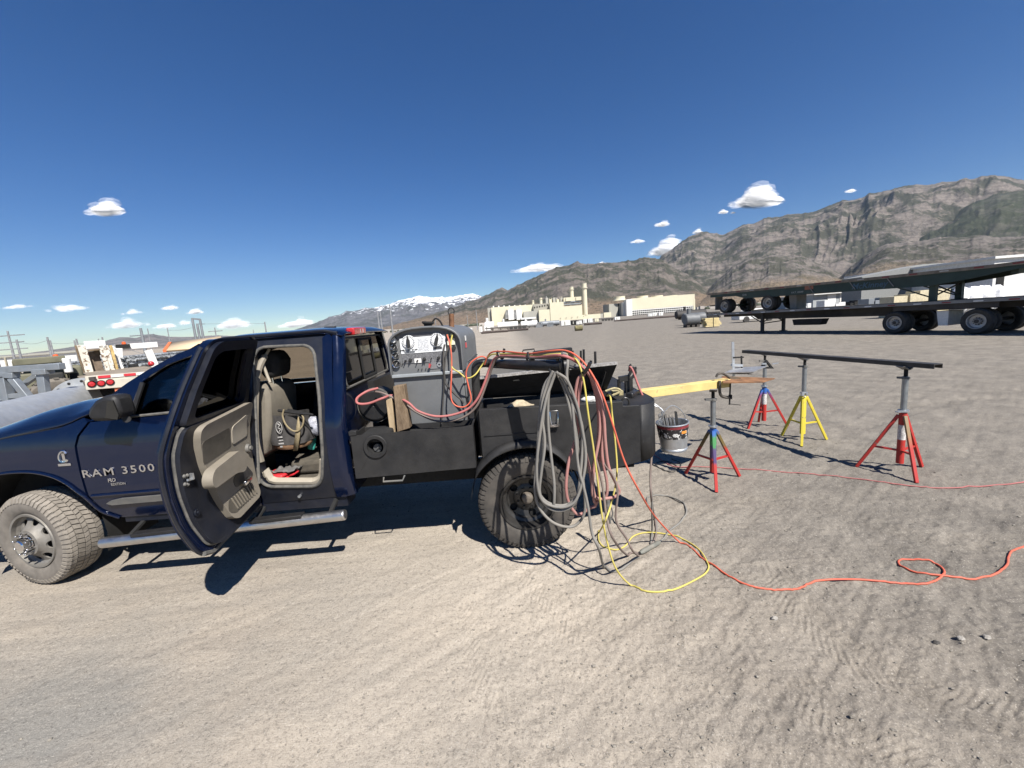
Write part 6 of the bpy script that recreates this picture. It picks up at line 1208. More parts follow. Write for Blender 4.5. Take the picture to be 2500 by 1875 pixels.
# ================================================================== YARD ON THE LEFT
M_olive = pbr('olive_paint', (.10, .10, .062), .7, 0, .25, 4, .1, 40, .35, (.24, .21, .16), chips=(.10, .065, .04), chipamt=.66)
M_rustw = pbr('rust_white_paint', (.62, .59, .51), .7, 0, .2, 5, .15, 40, .25, (.30, .24, .16), chips=(.13, .075, .04), chipamt=.52, chipscale=9)
M_wht = pbr('yard_white', (.68, .68, .66), .55, 0, .12, 4, 0, 0, .3); M_cream = pbr('cream_cladding', (.58, .54, .40), .75, 0, .05, .08, 0, 0, .12); M_creamd = pbr('grey_cladding', (.33, .32, .28), .8, 0, .08, .1)
M_galp = pbr('galv_pole', (.40, .42, .44), .5, .55, .14, 7, .06, 40, .3, (.46, .46, .45)); M_frame = pbr('galv_frame', (.24, .27, .30), .5, .5, .15, 6, .05, 30, .25); M_wood = pbr('utility_pole', (.20, .205, .215), .9, 0, .25, 2); M_steelg = pbr('lattice_grey', (.22, .235, .25), .6, .4, .15, 1)
gp = thing('galvanised_pole', 'large galvanised steel pole lying behind the hood, flange at its end', 'pole', (-10, 8.5, 0))
f0 = P(208, 990, 9.7); f1 = P(-80, 1072, 6.3); ax_ = (f1-f0).normalized()
m = MB(); m.cyl(f0, f0+ax_*8.0, .50, .40, 48); m.build('shaft', M_galp, gp, smooth=40)
m = MB(); m.cyl(f0-ax_*.06, f0+ax_*.0, .66, n=48); fl_ = m.build('base_flange', M_galp, gp)
u = ax_.orthogonal().normalized(); w_ = ax_.cross(u)
for k in range(16):
    an = 2*math.pi*k/16; p = f0+(u*math.cos(an)+w_*math.sin(an))*.585; m = MB(); m.cyl(p-ax_*.005, p+ax_*.006, .030, n=12); m.build('bolt_hole', M_deep, fl_)
for t in (1.2, 4.5):
    c = f0+ax_*t; m = MB(); m.box((c.x, c.y, (c.z-.5+.04*t/2)/2), (.3, 1.2, max(.06, c.z-.48)), Matrix.Rotation(math.atan2(ax_.y, ax_.x), 3, 'Z')); tag(m.build('timber_dunnage', pbr('dunnage_wood', (.20, .15, .10), .9)), 'timber block under the galvanised pole, %s one' % ('flange end' if t < 2 else 'near end'), 'timber')
rk2 = thing('steel_rack', 'grey galvanised steel rack frame with diagonal braces at the left edge', 'rack', (-9, 8.8, 0))
def rbar(px0, py0, px1, py1, w, h, name, Y0=8.9, Y1=None): m = MB(); m.bar(P(px0, py0, Y0), P(px1, py1, Y1 or Y0), w, h); return m.build(name, M_frame, rk2, bevel=.01)
rbar(-60, 907, 152, 894, .14, .135, 'top_rail'); rbar(8, 918, 27, 1010, .17, .16, 'leg'); rbar(102, 905, 113, 985, .16, .12, 'leg'); rbar(30, 922, 82, 985, .13, .13, 'brace'); rbar(30, 958, 92, 915, .10, .10, 'brace', 9.3); rbar(-10, 915, 40, 916, .16, .12, 'cross_rail'); rbar(25, 967, 60, 965, .12, .10, 'lower_rail'); rbar(88, 908, 122, 906, .2, .12, 'bracket'); rbar(-20, 985, 18, 984, .3, .2, 'base_rail')
LD = Vector((-.74, .6726, 0)); LU = Vector((.6726, .74, 0))            # the yard machines stand turned towards the gate: depth / across
LMx = Matrix((LU, LD, Vector((0, 0, 1)))).transposed()
def L(px, py, d): r_ = ray(px, py); return Vector((0, 0, CAM_H))+r_*(d/r_.dot(LD))
def part(name, mat, par, boxes, d, dep, bev=.02):
    m = MB()
    for (x0, y0, x1, y1) in boxes:
        a, b = L(x0, y0, d), L(x1, y1, d); ua, ub = a.dot(LU), b.dot(LU); z0, z1 = min(a.z, b.z), max(a.z, b.z)
        c = LU*((ua+ub)/2)+LD*(d+dep/2); m.box((c.x, c.y, (z0+z1)/2), (abs(ub-ua), dep, z1-z0), LMx)
    return m.build(name, mat, par, bevel=bev)
def part_old(name, mat, par, boxes, Y, dep, bev=.02):
    m = MB()
    for (x0, y0, x1, y1) in boxes:
        a, b = P(x0, y0, Y), P(x1, y1, Y); m.span((a.x, Y, a.z), (b.x, Y+dep, b.z))
    return m.build(name, mat, par, bevel=bev)
of = thing('olive_forklift', 'olive drab rough terrain forklift parked behind the steel rack', 'forklift', L(110, 940, 18)*1.0)
YF = 17.0
part('chassis', M_olive, of, [(55, 905, 205, 958)], YF+.5, 1.3, .06); part('counterweight', M_olive, of, [(165, 893, 210, 938)], YF+.4, 1.5, .08); part('engine_cover', M_olive, of, [(40, 915, 95, 950)], YF+.2, 1.2, .05)
part('cab_roof', M_olive, of, [(28, 877, 162, 884)], YF+.2, 1.5, .03)
for x in (30, 108, 152): part('cab_post', M_olive, of, [(x, 882, x+7, 918)], YF+.25, .10)
for x in (45, 150): part('cab_post', M_olive, of, [(x, 882, x+6, 918)], YF+1.5, .10)
part('dark_opening', M_deep, of, [(168, 912, 196, 926)], YF+.39, .05, 0); part('fender', pbr('black_fender', (.02, .02, .018), .8), of, [(112, 912, 160, 928)], YF+.1, .6, .05)
for x, y, dd in ((137, 955, 0), (95, 952, 1.6), (25, 950, .4)):
    c = L(x, y, YF+dd); c.z = .62; m = MB(); m.lathe([(.28, .05), (.34, 0), (.56, -.02), (.64, .06), (.64, .36), (.56, .42), (.3, .40)], c, LD, 36); t_ = m.build('tyre', pbr('loader_tyre', (.11, .10, .085), .95, 0, .3, 6, .3, 40, .4), of)
    m = MB(); m.lathe([(0, .10), (.14, .08), (.24, .10), (.30, .03), (.30, .12), (0, .15)], c, LD, 28); m.build('rim', pbr('rim_rust', (.10, .07, .05), .8), t_)
    m = MB()
    for k in range(20):
        an = 2*math.pi*k/20; q = c+LU*math.cos(an)*.635+LD*.21+Vector((0, 0, math.sin(an)*.635)); m.box(q, (.05, .44, .09), LMx @ Matrix.Rotation(-an, 3, 'Y') @ Matrix.Rotation(.3, 3, 'X'))
    m.build('lug', pbr('loader_tyre', (.11, .10, .085)), t_)
m = MB(); p = L(136, 870, YF+.4); m.lathe([(0, .09), (.05, .08), (.07, .0), (0, 0)], p+Vector((0, 0, -.03)), (0, 0, 1), 14); m.build('beacon', pbr('beacon_orange', (.65, .10, .02), .3), of)
m = MB(); p = L(165, 893, YF+.1); m.cyl(p+Vector((0, 0, -.2)), p+Vector((0, 0, .22)), .09, n=14); tag(m.build('gas_bottle', M_wht, bevel=.03), 'small white and pink bottle fixed behind the olive forklift', 'bottle')
m = MB(); 
lm = thing('forklift_mast', 'dark brown forklift mast at the far left edge', 'mast', L(5, 940, 17)*1.0); part('mast_rail', pbr('brown_mast', (.14, .10, .06), .85, 0, .4, 6), lm, [(-10, 875, 10, 930)], 17.2, .2); part('mast_rail', pbr('pale_mast', (.42, .37, .27), .8, 0, .3, 6), lm, [(14, 872, 22, 925)], 17.2, .2)
wf = thing('white_forklift', 'white forklift with rusty two rail mast behind the trailer', 'forklift', L(290, 930, 20)*1.0)
def wbar(px0, py0, px1, py1, w, name, mat=M_rustw, Y0=20.0, dp=.14): m = MB(); q0, q1 = L(px0, py0, Y0), L(px1, py1, Y0); m.bar(q0+LD*dp/2, q1+LD*dp/2, dp, w, tuple(LD.cross(q1-q0))); return m.build(name, mat, wf, bevel=.01)
for x0, x1 in ((190, 218), (203, 228), (246, 270), (258, 283)): wbar(x0, 843, x1, 925, .12, 'mast_rail')
wbar(184, 843, 210, 925, .05, 'mast_edge', pbr('brown_mast', (.14, .10, .06)), 19.95); wbar(270, 843, 293, 925, .08, 'mast_edge', pbr('yellow_rust', (.42, .30, .12), .8, 0, .4, 6), 20.1)
wbar(206, 843, 258, 840, .26, 'mast_head', M_wht); wbar(216, 856, 246, 853, .06, 'cross_bar', pbr('brown_mast', (.14, .10, .06)))
wbar(226, 858, 246, 925, .30, 'mast_chain', pbr('mast_inner', (.17, .13, .095), .85, .2, .4, 7), 20.3, .1); m = MB(); p = L(239, 860, 20.15); m.cyl(p, p+LD*.1, .11, n=18); m.build('chain_wheel', pbr('brown_mast', (.14, .10, .06)), wf)
wbar(283, 848, 385, 841, .20, 'guard_roof', M_wht, 20.8, 1.2); wbar(362, 855, 384, 905, .24, 'guard_post', M_wht, 20.7, .2); wbar(276, 862, 300, 862, .35, 'tilt_bracket', M_wht, 20.5); wbar(286, 868, 306, 920, .10, 'guard_post', M_wht, 20.5); wbar(270, 848, 284, 860, .18, 'guard_strut', M_wht, 20.5)
wbar(283, 846, 318, 844, .14, 'roof_gear', M_deep, 20.6); part('hood', M_wht, wf, [(345, 902, 375, 925)], 20.8, 1.2, .06); part('seat', M_deep, wf, [(318, 890, 345, 922)], 20.9, .7, .05); part('chassis', M_wht, wf, [(300, 918, 400, 960)], 21.0, 1.2, .06)
m = MB(); p = L(303, 842, 20.7); m.lathe([(0, .12), (.05, .11), (.07, 0), (0, 0)], p, (0, 0, 1), 14); m.build('beacon', pbr('beacon_orange', (.65, .10, .02), .3), wf)
m = MB(); p = L(369, 888, 20.4); m.sphere(p, .10, 12, 8); m.build('tail_light', M_redlens, wf)
m = MB(); m.tube([L(306+math.cos(a)*8, 895+math.sin(a)*11, 20.6) for a in [i*math.pi/8 for i in range(16)]], .015, 6, True); m.build('steering_wheel', M_deep, wf)
tr = thing('parked_trailer', 'pale trailer tail with red lamps and striped tape behind the hood', 'trailer', L(320, 960, 13.4)*1.0); YT = 12.6
M_trp = pbr('trailer_pale', (.50, .46, .38), .7, 0, .15, 3, .05, 30, .4, (.36, .31, .24))
m = MB(); a, b = L(208, 941, YT), L(470, 922, YT); m.bar(a, b, .12, .20); m.build('rear_sill', M_trp, tr, bevel=.01)
m = MB(); a, b = L(208, 925, YT+.02), L(470, 903, YT+.02); m.bar(a, b, .14, .11); m.build('deck_edge', M_trp, tr)
a, b = L(238, 921, YT-.06), L(470, 902, YT-.06)
for k in range(8): m = MB(); m.bar(a.lerp(b, k/8+.004), a.lerp(b, (k+1)/8-.004), .012, .055); m.build('reflective_tape', pbr('tape_red', (.46, .03, .04), .4) if k % 2 == 0 else M_wht, tr)
for px, py in ((224, 938), (247, 936), (269, 933), (395, 925), (417, 922), (440, 920)):
    p = L(px, py, YT-.06); m = MB(); m.lathe([(0, -.03), (.045, -.025), (.062, 0), (0, .02)], p, LD, 20); m.build('tail_lamp', M_redlens, tr)
    m = MB(); m.lathe([(.062, 0), (.072, 0), (.072, -.015), (.062, -.015)], p, LD, 20); m.build('lamp_ring', M_deep, tr)
m = MB(); q0, q1 = L(208, 930, YT+.1), L(470, 915, YT+.1); m.box(q0.lerp(q1, .5)*1.0+LD*4+Vector((0, 0, -.02)), ((q1-q0).length, 8, .08), LMx); m.build('deck', M_rail, tr)
for px in (225, 262, 420): p = L(px, 950, YT+1.4); m = MB(); m.lathe([(.28, .05), (.5, 0), (.52, .1), (.52, .25), (.3, .3)], (p.x, p.y, .52), LU, 28); m.build('tyre', M_tyreblk, tr)
m = MB(); p = L(222, 925, YT-.05); m.box(p, (.18, .05, .08)); m.build('plate_lamp', M_trd, tr)
part('orange_marker', pbr('marker_orange', (.55, .16, .07), .6), tr, [(278, 942, 300, 962)], YT-.02, .05, 0)
for o_ in (of, lm, wf, tr): o_.location.z = 0
bpy.context.view_layer.update()
for o_ in (of, lm, wf, tr):
    for ch_ in o_.children: ch_.matrix_parent_inverse = Matrix.Translation(-Vector(o_.location))
# stacks of small pipe, tan shed, low white building
def pipe_stack(lab, px0, px1, py0, py1, Y, r, nrow, mat, L=4.0, name='pipe_stack', dark=None):
    a, b = P(px0, py1, Y), P(px1, py1, Y); st_ = thing(name, lab, 'pipe stack', ((a.x+b.x)/2, Y+L/2, 0)); h = P((px0+px1)/2, py0, Y).z
    n = max(2, int((b.x-a.x)/(2*r))); rows_ = max(1, int((h-max(a.z, 0.0))/(1.8*r))); m = MB(); z0 = max(min(a.z, b.z), r)
    for j in range(rows_):
        for i in range(n-(j % 2)): m.cyl((a.x+r+2*r*i+(r if j % 2 else 0), Y+random.uniform(-.15, .1), z0+j*1.8*r), (a.x+r+2*r*i+(r if j % 2 else 0), Y+L, z0+j*1.8*r), r*.96, n=8)
    stuff(m.build('stacked_pipe', mat, st_, smooth=50)); m = MB(); m.span((a.x, Y+.1, 0), (b.x, Y+.3, z0-r)) if z0 > r+.02 else m.span((a.x, Y+.1, 0), (b.x, Y+.2, .02)); m.build('bearer', M_trd, st_)
    return st_
s = N('grey_pipe_ends'); c = s.mix(s.ramp(s.noise(9, 4, .7), [(.40, 0.0), (.60, 1.0)]), (.08, .085, .09), (.45, .47, .48)); s.bsdf(c, .6, .3)
pipe_stack('stack of short grey pipes behind the white forklift', 250, 345, 856, 905, 22, .085, 5, s.m); pipe_stack('stack of short grey pipes left of the tan shed', 350, 440, 852, 900, 24, .085, 5, s.m); pipe_stack('low row of grey pipes behind the olive forklift', 95, 182, 874, 905, 24, .085, 3, s.m)
sh = thing('tan_shed', 'tan roofed shed with orange trim behind the open door', 'shed', (-36, 48, 0)); YH = 46
m = MB(); v = [P(402, 857, YH), P(540, 845, YH), P(540, 822, YH+4), P(416, 838, YH+4)]; m.add(v, [(0, 1, 2, 3)]); m.build('roof', pbr('tan_roof', (.55, .42, .27), .8, 0, .1, .5), sh, solid=.15)
m = MB(); m.bar(P(402, 858, YH-.1), P(416, 838, YH+3.9), .3, .35); m.build('verge_trim', pbr('trim_orange', (.55, .14, .05), .7), sh)
m = MB(); a, b = P(403, 858, YH), P(540, 846, YH); m.span((a.x, YH+.3, 0), (b.x, YH+8, a.z)); m.build('wall', pbr('tan_wall', (.45, .37, .26), .8), sh)
m = MB(); a = P(-60, 866, 110); b = P(185, 858, 110); m.span((a.x, 110, 0), (b.x, 122, b.z-.2)); lw = thing('low_building', 'long low white building on the left horizon', 'building', ((a.x+b.x)/2, 116, 0)); m.build('wall', M_wht, lw)
m = MB(); m.span((a.x-.5, 109.5, b.z-.2), (b.x+.5, 122.5, b.z+.3)); m.build('roof', M_creamd, lw)
# utility poles and the switchyard gantries
def pole(lab, px, pytop, pybot, Y, r, mat=M_wood, arms=(), group='utility poles on the horizon', name='utility_pole'):
    t = P(px, pytop, Y); b = Vector((t.x, Y, 0)); po_ = thing(name, lab, 'pole', b, group); m = MB(); m.cyl(b, t, r*.62, r*.42, 10); m.build('shaft', mat, po_)
    for dz, half in arms: m = MB(); m.bar(t+Vector((-half, 0, -dz)), t+Vector((half, 0, -dz)), .18, .18); m.build('cross_arm', mat, po_)
    return t
PL = [(18, 808, 80, .34, ((.9, 3.0), (2.2, 2.6), (3.5, 3.0), (4.6, 2.6)), 'tall wooden utility pole with four crossarms at the far left'), (40, 829, 75, .34, (), 'bare pole right of the four arm pole'), (115, 823, 75, .34, (), 'taller pole of the pair above the olive forklift'), (122, 831, 75, .28, (), 'shorter pole of the pair above the olive forklift'),
      (181, 831, 75, .26, (), 'left pole of the pair above the rusty mast'), (186, 827, 75, .28, (), 'right pole of the pair above the rusty mast'), (240, 827, 75, .2, (), 'thin pole above the mast head'), (249, 823, 75, .26, (), 'pole just right of the mast head'), (343, 801, 70, .42, ((1.2, 2.0),), 'thick steel pole left of the highest low hill'), (360, 802, 90, .2, (), 'thin pole in front of the highest low hill'), (408, 800, 95, .2, (), 'thin pole right of the highest low hill'), (524, 800, 95, .26, ((.8, 1.6),), 'pole seen above the open door'), (646, 786, 95, .30, (), 'pole standing above the cab roof'), (618, 805, 110, .2, (), 'short pole behind the cab roof'),
      (921, 759, 95, .30, (), 'left pole of the close pair beside the welder'), (928, 762, 95, .30, (), 'right pole of the close pair beside the welder'), (951, 744, 90, .34, (), 'tallest pole just left of the welder'), (1062, 772, 140, .22, (), 'thin pole behind the welder hood'), (1140, 768, 160, .25, (), 'left thin pole between welder and plant'), (1162, 756, 170, .28, (), 'right thin pole between welder and plant')]
tops = [pole(l, px, py, 0, Y, r, M_steelg if r > .4 else M_wood, arms) for px, py, Y, r, arms, l in PL]
ga = thing('steel_gantry', 'tall steel goalpost gantry above the open door', 'gantry', (P(480, 860, 90).x, 90, 0))
for px, py in ((469, 777), (488, 779), (481, 790)):
    t = P(px, py, 90); m = MB(); m.cyl((t.x, 90, 0), t, .28, .22, 10); m.build('post', M_steelg, ga)
m = MB(); m.bar(P(469, 778, 90), P(488, 780, 90), .35, .35); m.bar(P(481, 791, 90), P(500, 791, 90), .15, .15); m.build('cross_beam', M_steelg, ga)
def wire(lab, pts): m = MB(); m.tube(cr(pts, 5), .035, 4); tag(m.build('overhead_wire', M_steelg), lab, 'wire', 'overhead wires')
wire('overhead wire between the poles at the far left', [tops[1]+Vector((0, 0, -.5)), (tops[1]+tops[2])/2+Vector((0, 0, -1.0)), tops[2]+Vector((0, 0, -.6))]); wire('overhead wire between the two pole pairs on the left', [tops[3]+Vector((0, 0, -.5)), (tops[3]+tops[4])/2+Vector((0, 0, -.6)), tops[4]+Vector((0, 0, -.4))]); wire('overhead wire above the rusty mast', [tops[5]+Vector((0, 0, -.9)), (tops[5]+tops[6])/2+Vector((0, 0, -.9)), tops[7]+Vector((0, 0, -.9)), tops[8]+Vector((0, 0, -4.5))]); wire('overhead wire right of the steel gantry', [P(500, 791, 90), P(560, 790, 95), P(646, 790, 95)]); wire('overhead wire left of the steel gantry', [tops[10]+Vector((0, 0, -.6)), P(440, 806, 93), P(469, 800, 90)])
# ================================================================== POWER PLANT
YP = 450.0
pp = thing('power_plant', 'cream power plant with stacks at the foot of the mountains', 'building', (20, 470, 0))
def pbox(name, x0, y0, x1, y1, mat, dep, dy=0.0, par=None, zb=None):
    """front face spans the pixel box; base dropped to the ground unless zb given"""
    a, b = P(x0, y0, YP+dy), P(x1, y1, YP+dy); zt = max(a.z, b.z); zb_ = 0 if zb is None else P((x0+x1)/2, zb, YP+dy).z
    m = MB(); m.span((a.x, YP+dy, zb_), (b.x, YP+dy+dep, zt)); return m.build(name, mat, par or pp)
hall = pbox('turbine_hall', 1199, 751, 1302, 748, M_cream, 45, 10); pbox('hall_end_wall', 1190, 752, 1199, 752, M_creamd, 40, 14); pbox('annex', 1185, 776, 1191, 776, M_creamd, 20, 16)
for k in range(8): pbox('roof_vent', 1203+k*13, 747-k*.5, 1206+k*13, 747-k*.5, M_wht, 3, 20, hall, 752)
for x0, x1 in ((1240, 1254), (1260, 1273)):
    pbox('filter_house', x0, 757, x1, 757, M_wht, 12, 0, pp, 781); pbox('filter_louvre', x0-5, 757, x0, 757, M_deep, 12, 1, pp, 780)
    for k in range(7): pbox('louvre_blade', x0-6, 759+k*3, x0, 759+k*3, M_wht, 12, 0, pp, 759.8+k*3)
pbox('boiler_annex', 1278, 765, 1317, 758, M_creamd, 30, 4); bh = pbox('boiler_house', 1315, 757, 1342, 757, M_cream, 30, 0); pbox('boiler_house', 1342, 739, 1376, 739, M_cream, 30, .2); pbox('boiler_house', 1376, 748, 1421, 748, M_cream, 30, .4)
ws = pbox('window_band', 1302, 744, 1341, 740, pbr('brown_grey', (.30, .285, .24), .8), 20, 6, pp, 760)
for k in range(6): pbox('window', 1304+k*6.2, 749-k*1.2, 1306.5+k*6.2, 749-k*1.2, M_deep, 1, 5.5, ws, 752-k*1.2)
pbox('low_annex', 1421, 769, 1466, 767, M_cream, 20, 2); pbox('control_block', 1466, 766, 1474, 766, M_creamd, 14, 6); pbox('control_block', 1474, 764, 1492, 762, M_cream, 14, 5)
pbox('canopy', 1272, 776, 1308, 776, M_wht, 8, -8, pp, 779); pbox('dark_bay', 1277, 778, 1300, 778, M_deep, 3, 3.5, pp, 790)
for x in (1284, 1298): pbox('canopy_column', x, 777, x+3, 777, M_wht, 2, -7)
def stack(x, ytop, ybot, wpx, dy, lab):
    t = P(x, ytop, YP+dy); b = P(x+.3, ybot, YP+dy); r = wpx/2/FPX*(YP+dy); m = MB(); m.cyl((t.x, YP+dy, b.z), (t.x, YP+dy, t.z), r, n=24); st_ = m.build('stack', M_cream, pp)
    m = MB(); m.cyl((t.x, YP+dy, t.z-.12*(t.z-b.z)), (t.x, YP+dy, t.z), r*.9, r*1.05, n=24); m.cyl((t.x, YP+dy, t.z-.17*(t.z-b.z)), (t.x, YP+dy, t.z-.14*(t.z-b.z)), r*1.35, n=24); m.build('stack_gallery', pbr('stack_band', (.48, .45, .36), .8), st_)
stack(1426, 691, 769, 11, 4, ''); stack(1395, 700, 745, 9, 14, ''); stack(1320, 727, 750, 7, 14, ''); stack(1301, 733, 748, 5.5, 18, '')
for k in range(34):
    x = random.uniform(1332, 1376); y = random.uniform(722, 738); w = random.uniform(.8, 2.6); m = MB(); t = P(x, y, YP+16); m.cyl((t.x, YP+16, P(x, 741, YP+16).z), t, w/4/FPX*YP, n=8); m.build('roof_pipe', M_cream if k % 3 else M_wht, pp)
for k in range(5): pbox('roof_duct', 1332+k*9, 727+k % 2*4, 1338+k*9, 727+k % 2*4, (M_creamd, M_cream)[k % 2], 6, 12, pp, 741)
for k, (y0, y1) in enumerate(((727, 735), (736.5, 738), (742, 743.5))): pbox('platform', 1376, y0, 1421, y0-1, (M_cream, M_steelg, M_steelg)[k], 10, 6, pp, y1)
for k in range(9): pbox('platform_post', 1377+k*5.2, 735, 1378+k*5.2, 735, M_cream, 1, 7+k % 3*3, pp, 750)
pbox('platform_tank', 1381, 727, 1394, 726, M_cream, 8, 5, pp, 735); pbox('platform_tank', 1406, 725, 1421, 725, M_cream, 8, 5, pp, 733)
for k in range(5): pbox('wall_lamp', 1368+k*14, 776-k*1.1, 1369+k*14, 776-k*1.1, M_deep, .5, -.5, pp, 778-k*1.1)
ct = thing('cooling_tower', 'long cream cooling tower with lattice front right of the plant', 'building', (P(1615, 780, 470).x, 470, 0))
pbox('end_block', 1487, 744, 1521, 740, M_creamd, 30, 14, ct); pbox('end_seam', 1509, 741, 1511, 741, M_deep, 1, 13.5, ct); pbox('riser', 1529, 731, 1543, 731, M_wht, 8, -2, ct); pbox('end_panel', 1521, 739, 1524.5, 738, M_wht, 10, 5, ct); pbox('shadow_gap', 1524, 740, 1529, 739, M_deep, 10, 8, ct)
tw = pbox('tower_casing', 1541, 729, 1696, 729, M_cream, 30, 2, ct, 751); pbox('tower_lower', 1541, 751, 1694, 748, M_deep, 22, 8, ct); pbox('tower_end', 1693, 729, 1697, 729, M_cream, 30, 1.8, ct)
for k in range(30): pbox('lattice_post', 1543+k*5.1, 752-k*.12, 1543.7+k*5.1, 752-k*.12, M_wht, .3, 2.2, ct)
for k in range(4): pbox('lattice_rail', 1541, 757+k*5, 1694, 746+k*5, M_wht, .3, 2.1, ct, 753.5+k*4.6)
for k, x in enumerate((1512, 1568, 1604, 1639, 1671)):
    t = P(x, 724-.02*(x-1500), YP+16); m = MB(); m.lathe([(7, 0), (6.0, 2.2), (6.4, 4.4), (6.0, 4.4), (5.6, 2.2), (6.4, 0)], (t.x, YP+16, t.z-4.4), (0, 0, 1), 28); m.build('fan_cylinder', M_cream, ct)
for k, x in enumerate((1549, 1582, 1617, 1651)): pbox('motor_box', x, 731-.02*(x-1540), x+6, 731-.02*(x-1540), M_cream, 4, 8, ct, 736)
# white site boxes, tanks and skids along the plant's foot (each a thing)
side = [(1370, 783, 1393, 795, M_wht, 'long white site container'), (1394, 783, 1409, 793, M_deep, 'dark open container'), (1407, 785, 1413, 793, M_wht, 'small white cabinet'), (1413, 783, 1421, 792, M_wht, 'white cabinet'), (1424, 779, 1433, 789, M_wht, 'tall white cabinet'), (1436, 778, 1447, 788, M_wht, 'larger white cabinet'), (1452, 778, 1462, 786, M_cream, 'cream cabinet'), (1501, 774, 1514, 783, M_wht, 'white container near the cooling tower'), (1583, 766, 1592, 773, M_wht, 'white box before the lattice'), (1593, 764, 1604, 772, M_wht, 'white box before the lattice, second'), (1609, 763, 1619, 771, M_wht, 'white box before the lattice, third'), (1145, 801, 1153, 806, M_wht, 'tiny white box at the plant\'s left'), (1170, 798, 1178, 812, M_wht, 'white cabinet left of the plant'), (1182, 795, 1198, 808, M_wht, 'white pipe skid left of the plant')]
for k, (x0, y0, x1, y1, mt, lb) in enumerate(side):
    Yk = 1.87/max(.004, (y1-(788-(x1-1250)*.0734))/1000)*1.0; Yk = min(360, max(90, Yk)); a, b = P(x0, y0, Yk), P(x1, y1, Yk); o = thing('site_cabinet', lb+' at the foot of the plant', 'cabinet', ((a.x+b.x)/2, Yk, 0), 'site cabinets by the plant')
    m = MB(); m.span((a.x, Yk, .15), (b.x, Yk+(b.x-a.x)*.6, a.z)); m.build('body', mt, o); m = MB(); m.span((a.x+.1, Yk+.1, 0), (b.x-.1, Yk+.5, .15)); m.build('skid', M_trd, o); m = MB(); m.span((a.x+(b.x-a.x)*.3, Yk-.05, .3), (a.x+(b.x-a.x)*.45, Yk, a.z*.8)); m.build('door', M_creamd, o)
def tank(lab, x0, x1, yc, Y, r, mat, legs=True, name='pipe_spool'):
    a, b = P(x0, yc+1, Y), P(x1, yc-1, Y); z = max(r+.2, (a.z+b.z)/2); o = thing(name, lab, 'pipe', ((a.x+b.x)/2, Y, 0)); m = MB(); m.cyl((a.x, Y, z), (b.x, Y, z), r, n=16); m.build('shell', mat, o, bevel=r*.15)
    m = MB()
    for t in (.15, .5, .85): m.box((a.x+(b.x-a.x)*t, Y, (z-r)/2+.02), (.3, r*1.6, z-r+.06))
    m.build('saddle', M_trd, o); m = MB(); m.cyl((a.x+(b.x-a.x)*.3, Y, z), (a.x+(b.x-a.x)*.3, Y, z+r*1.9), r*.3, n=10); m.build('nozzle', mat, o)
tank('long white pipe spool on a trailer before the plant, left one', 1215, 1265, 800, 120, 1.0, M_wht); tank('long white pipe spool before the plant, right one', 1272, 1312, 797, 120, .9, M_wht); tank('white valve skid left of the pipe spools', 1184, 1206, 800, 118, 1.2, M_wht); tank('grey truss pieces before the plant', 1318, 1366, 794, 118, .7, M_steelg)
for k in range(2):
    x = 1308+k*26; o = thing('lattice_frame', 'galvanised lattice frame before the plant, %s of the two' % ('left one', 'right one')[k], 'frame', (P(x, 803, 112).x, 112, 0)); m = MB()
    for j in range(4): m.bar(P(x+j*4, 804, 112), P(x+j*4+4, 788, 112), .15, .15); m.bar(P(x+j*4+4, 788, 112), P(x+j*4+4, 804, 112), .15, .15)
    m.bar(P(x, 804, 112), P(x+16, 802, 112), .2, .2); m.bar(P(x+4, 788, 112), P(x+16, 787, 112), .2, .2); m.build('truss', M_steelg, o)
def lowbed(lab, x0, x1, y, Y):
    a, b = P(x0, y, Y), P(x1, y-2, Y); o = thing('lowbed_trailer', lab, 'trailer', ((a.x+b.x)/2, Y, 0)); m = MB(); m.span((a.x, Y, .7), (b.x, Y+2.5, .95)); m.build('deck', M_trd, o)
    for k in range(4): m = MB(); m.cyl((b.x-.8-k*1.1, Y-.05, .5), (b.x-.8-k*1.1, Y+.3, .5), .48, n=16); m.build('wheel', M_tyreblk, o)
lowbed('dark low trailer under the white pipe spools', 1185, 1288, 808, 105); lowbed('dark low trailer right of the lattice pieces', 1405, 1450, 795, 140); lowbed('dark low trailer before the cooling tower', 1462, 1500, 788, 150)
for k, (x0, x1, y, Yk, lb) in enumerate(((1175, 1240, 815, 85, 'dark pipe lying flat in the dirt, left one'), (1240, 1290, 812, 88, 'dark pipe lying flat in the dirt, middle one'), (1427, 1470, 802, 95, 'dark timbers lying beside the bale'), (1500, 1650, 783, 120, 'long dark rail before the cooling tower'), (1560, 1660, 777, 125, 'second long dark rail before the cooling tower'))):
    a, b = P(x0, y, Yk), P(x1, y-(x1-x0)*.06, Yk); m = MB(); m.tube([(a.x, Yk, .25), ((a.x+b.x)/2, Yk+.3, .27), (b.x, Yk, .25)], .22, 8); tag(m.build('dark_pipe', pbr('dark_pipe_coat', (.055, .04, .035), .8, 0, .3, .5)), lb, 'pipe')
bp = P(1413, 806, 60); m = MB(); m.cyl((bp.x-.55, 60, .40), (bp.x+.55, 60, .40), .40, n=18); tag(m.build('hay_bale', pbr('bale', (.16, .14, .07), .95, 0, .4, 3, .4, 8), bevel=.05), 'single dark round bale lying in the empty yard', 'bale')
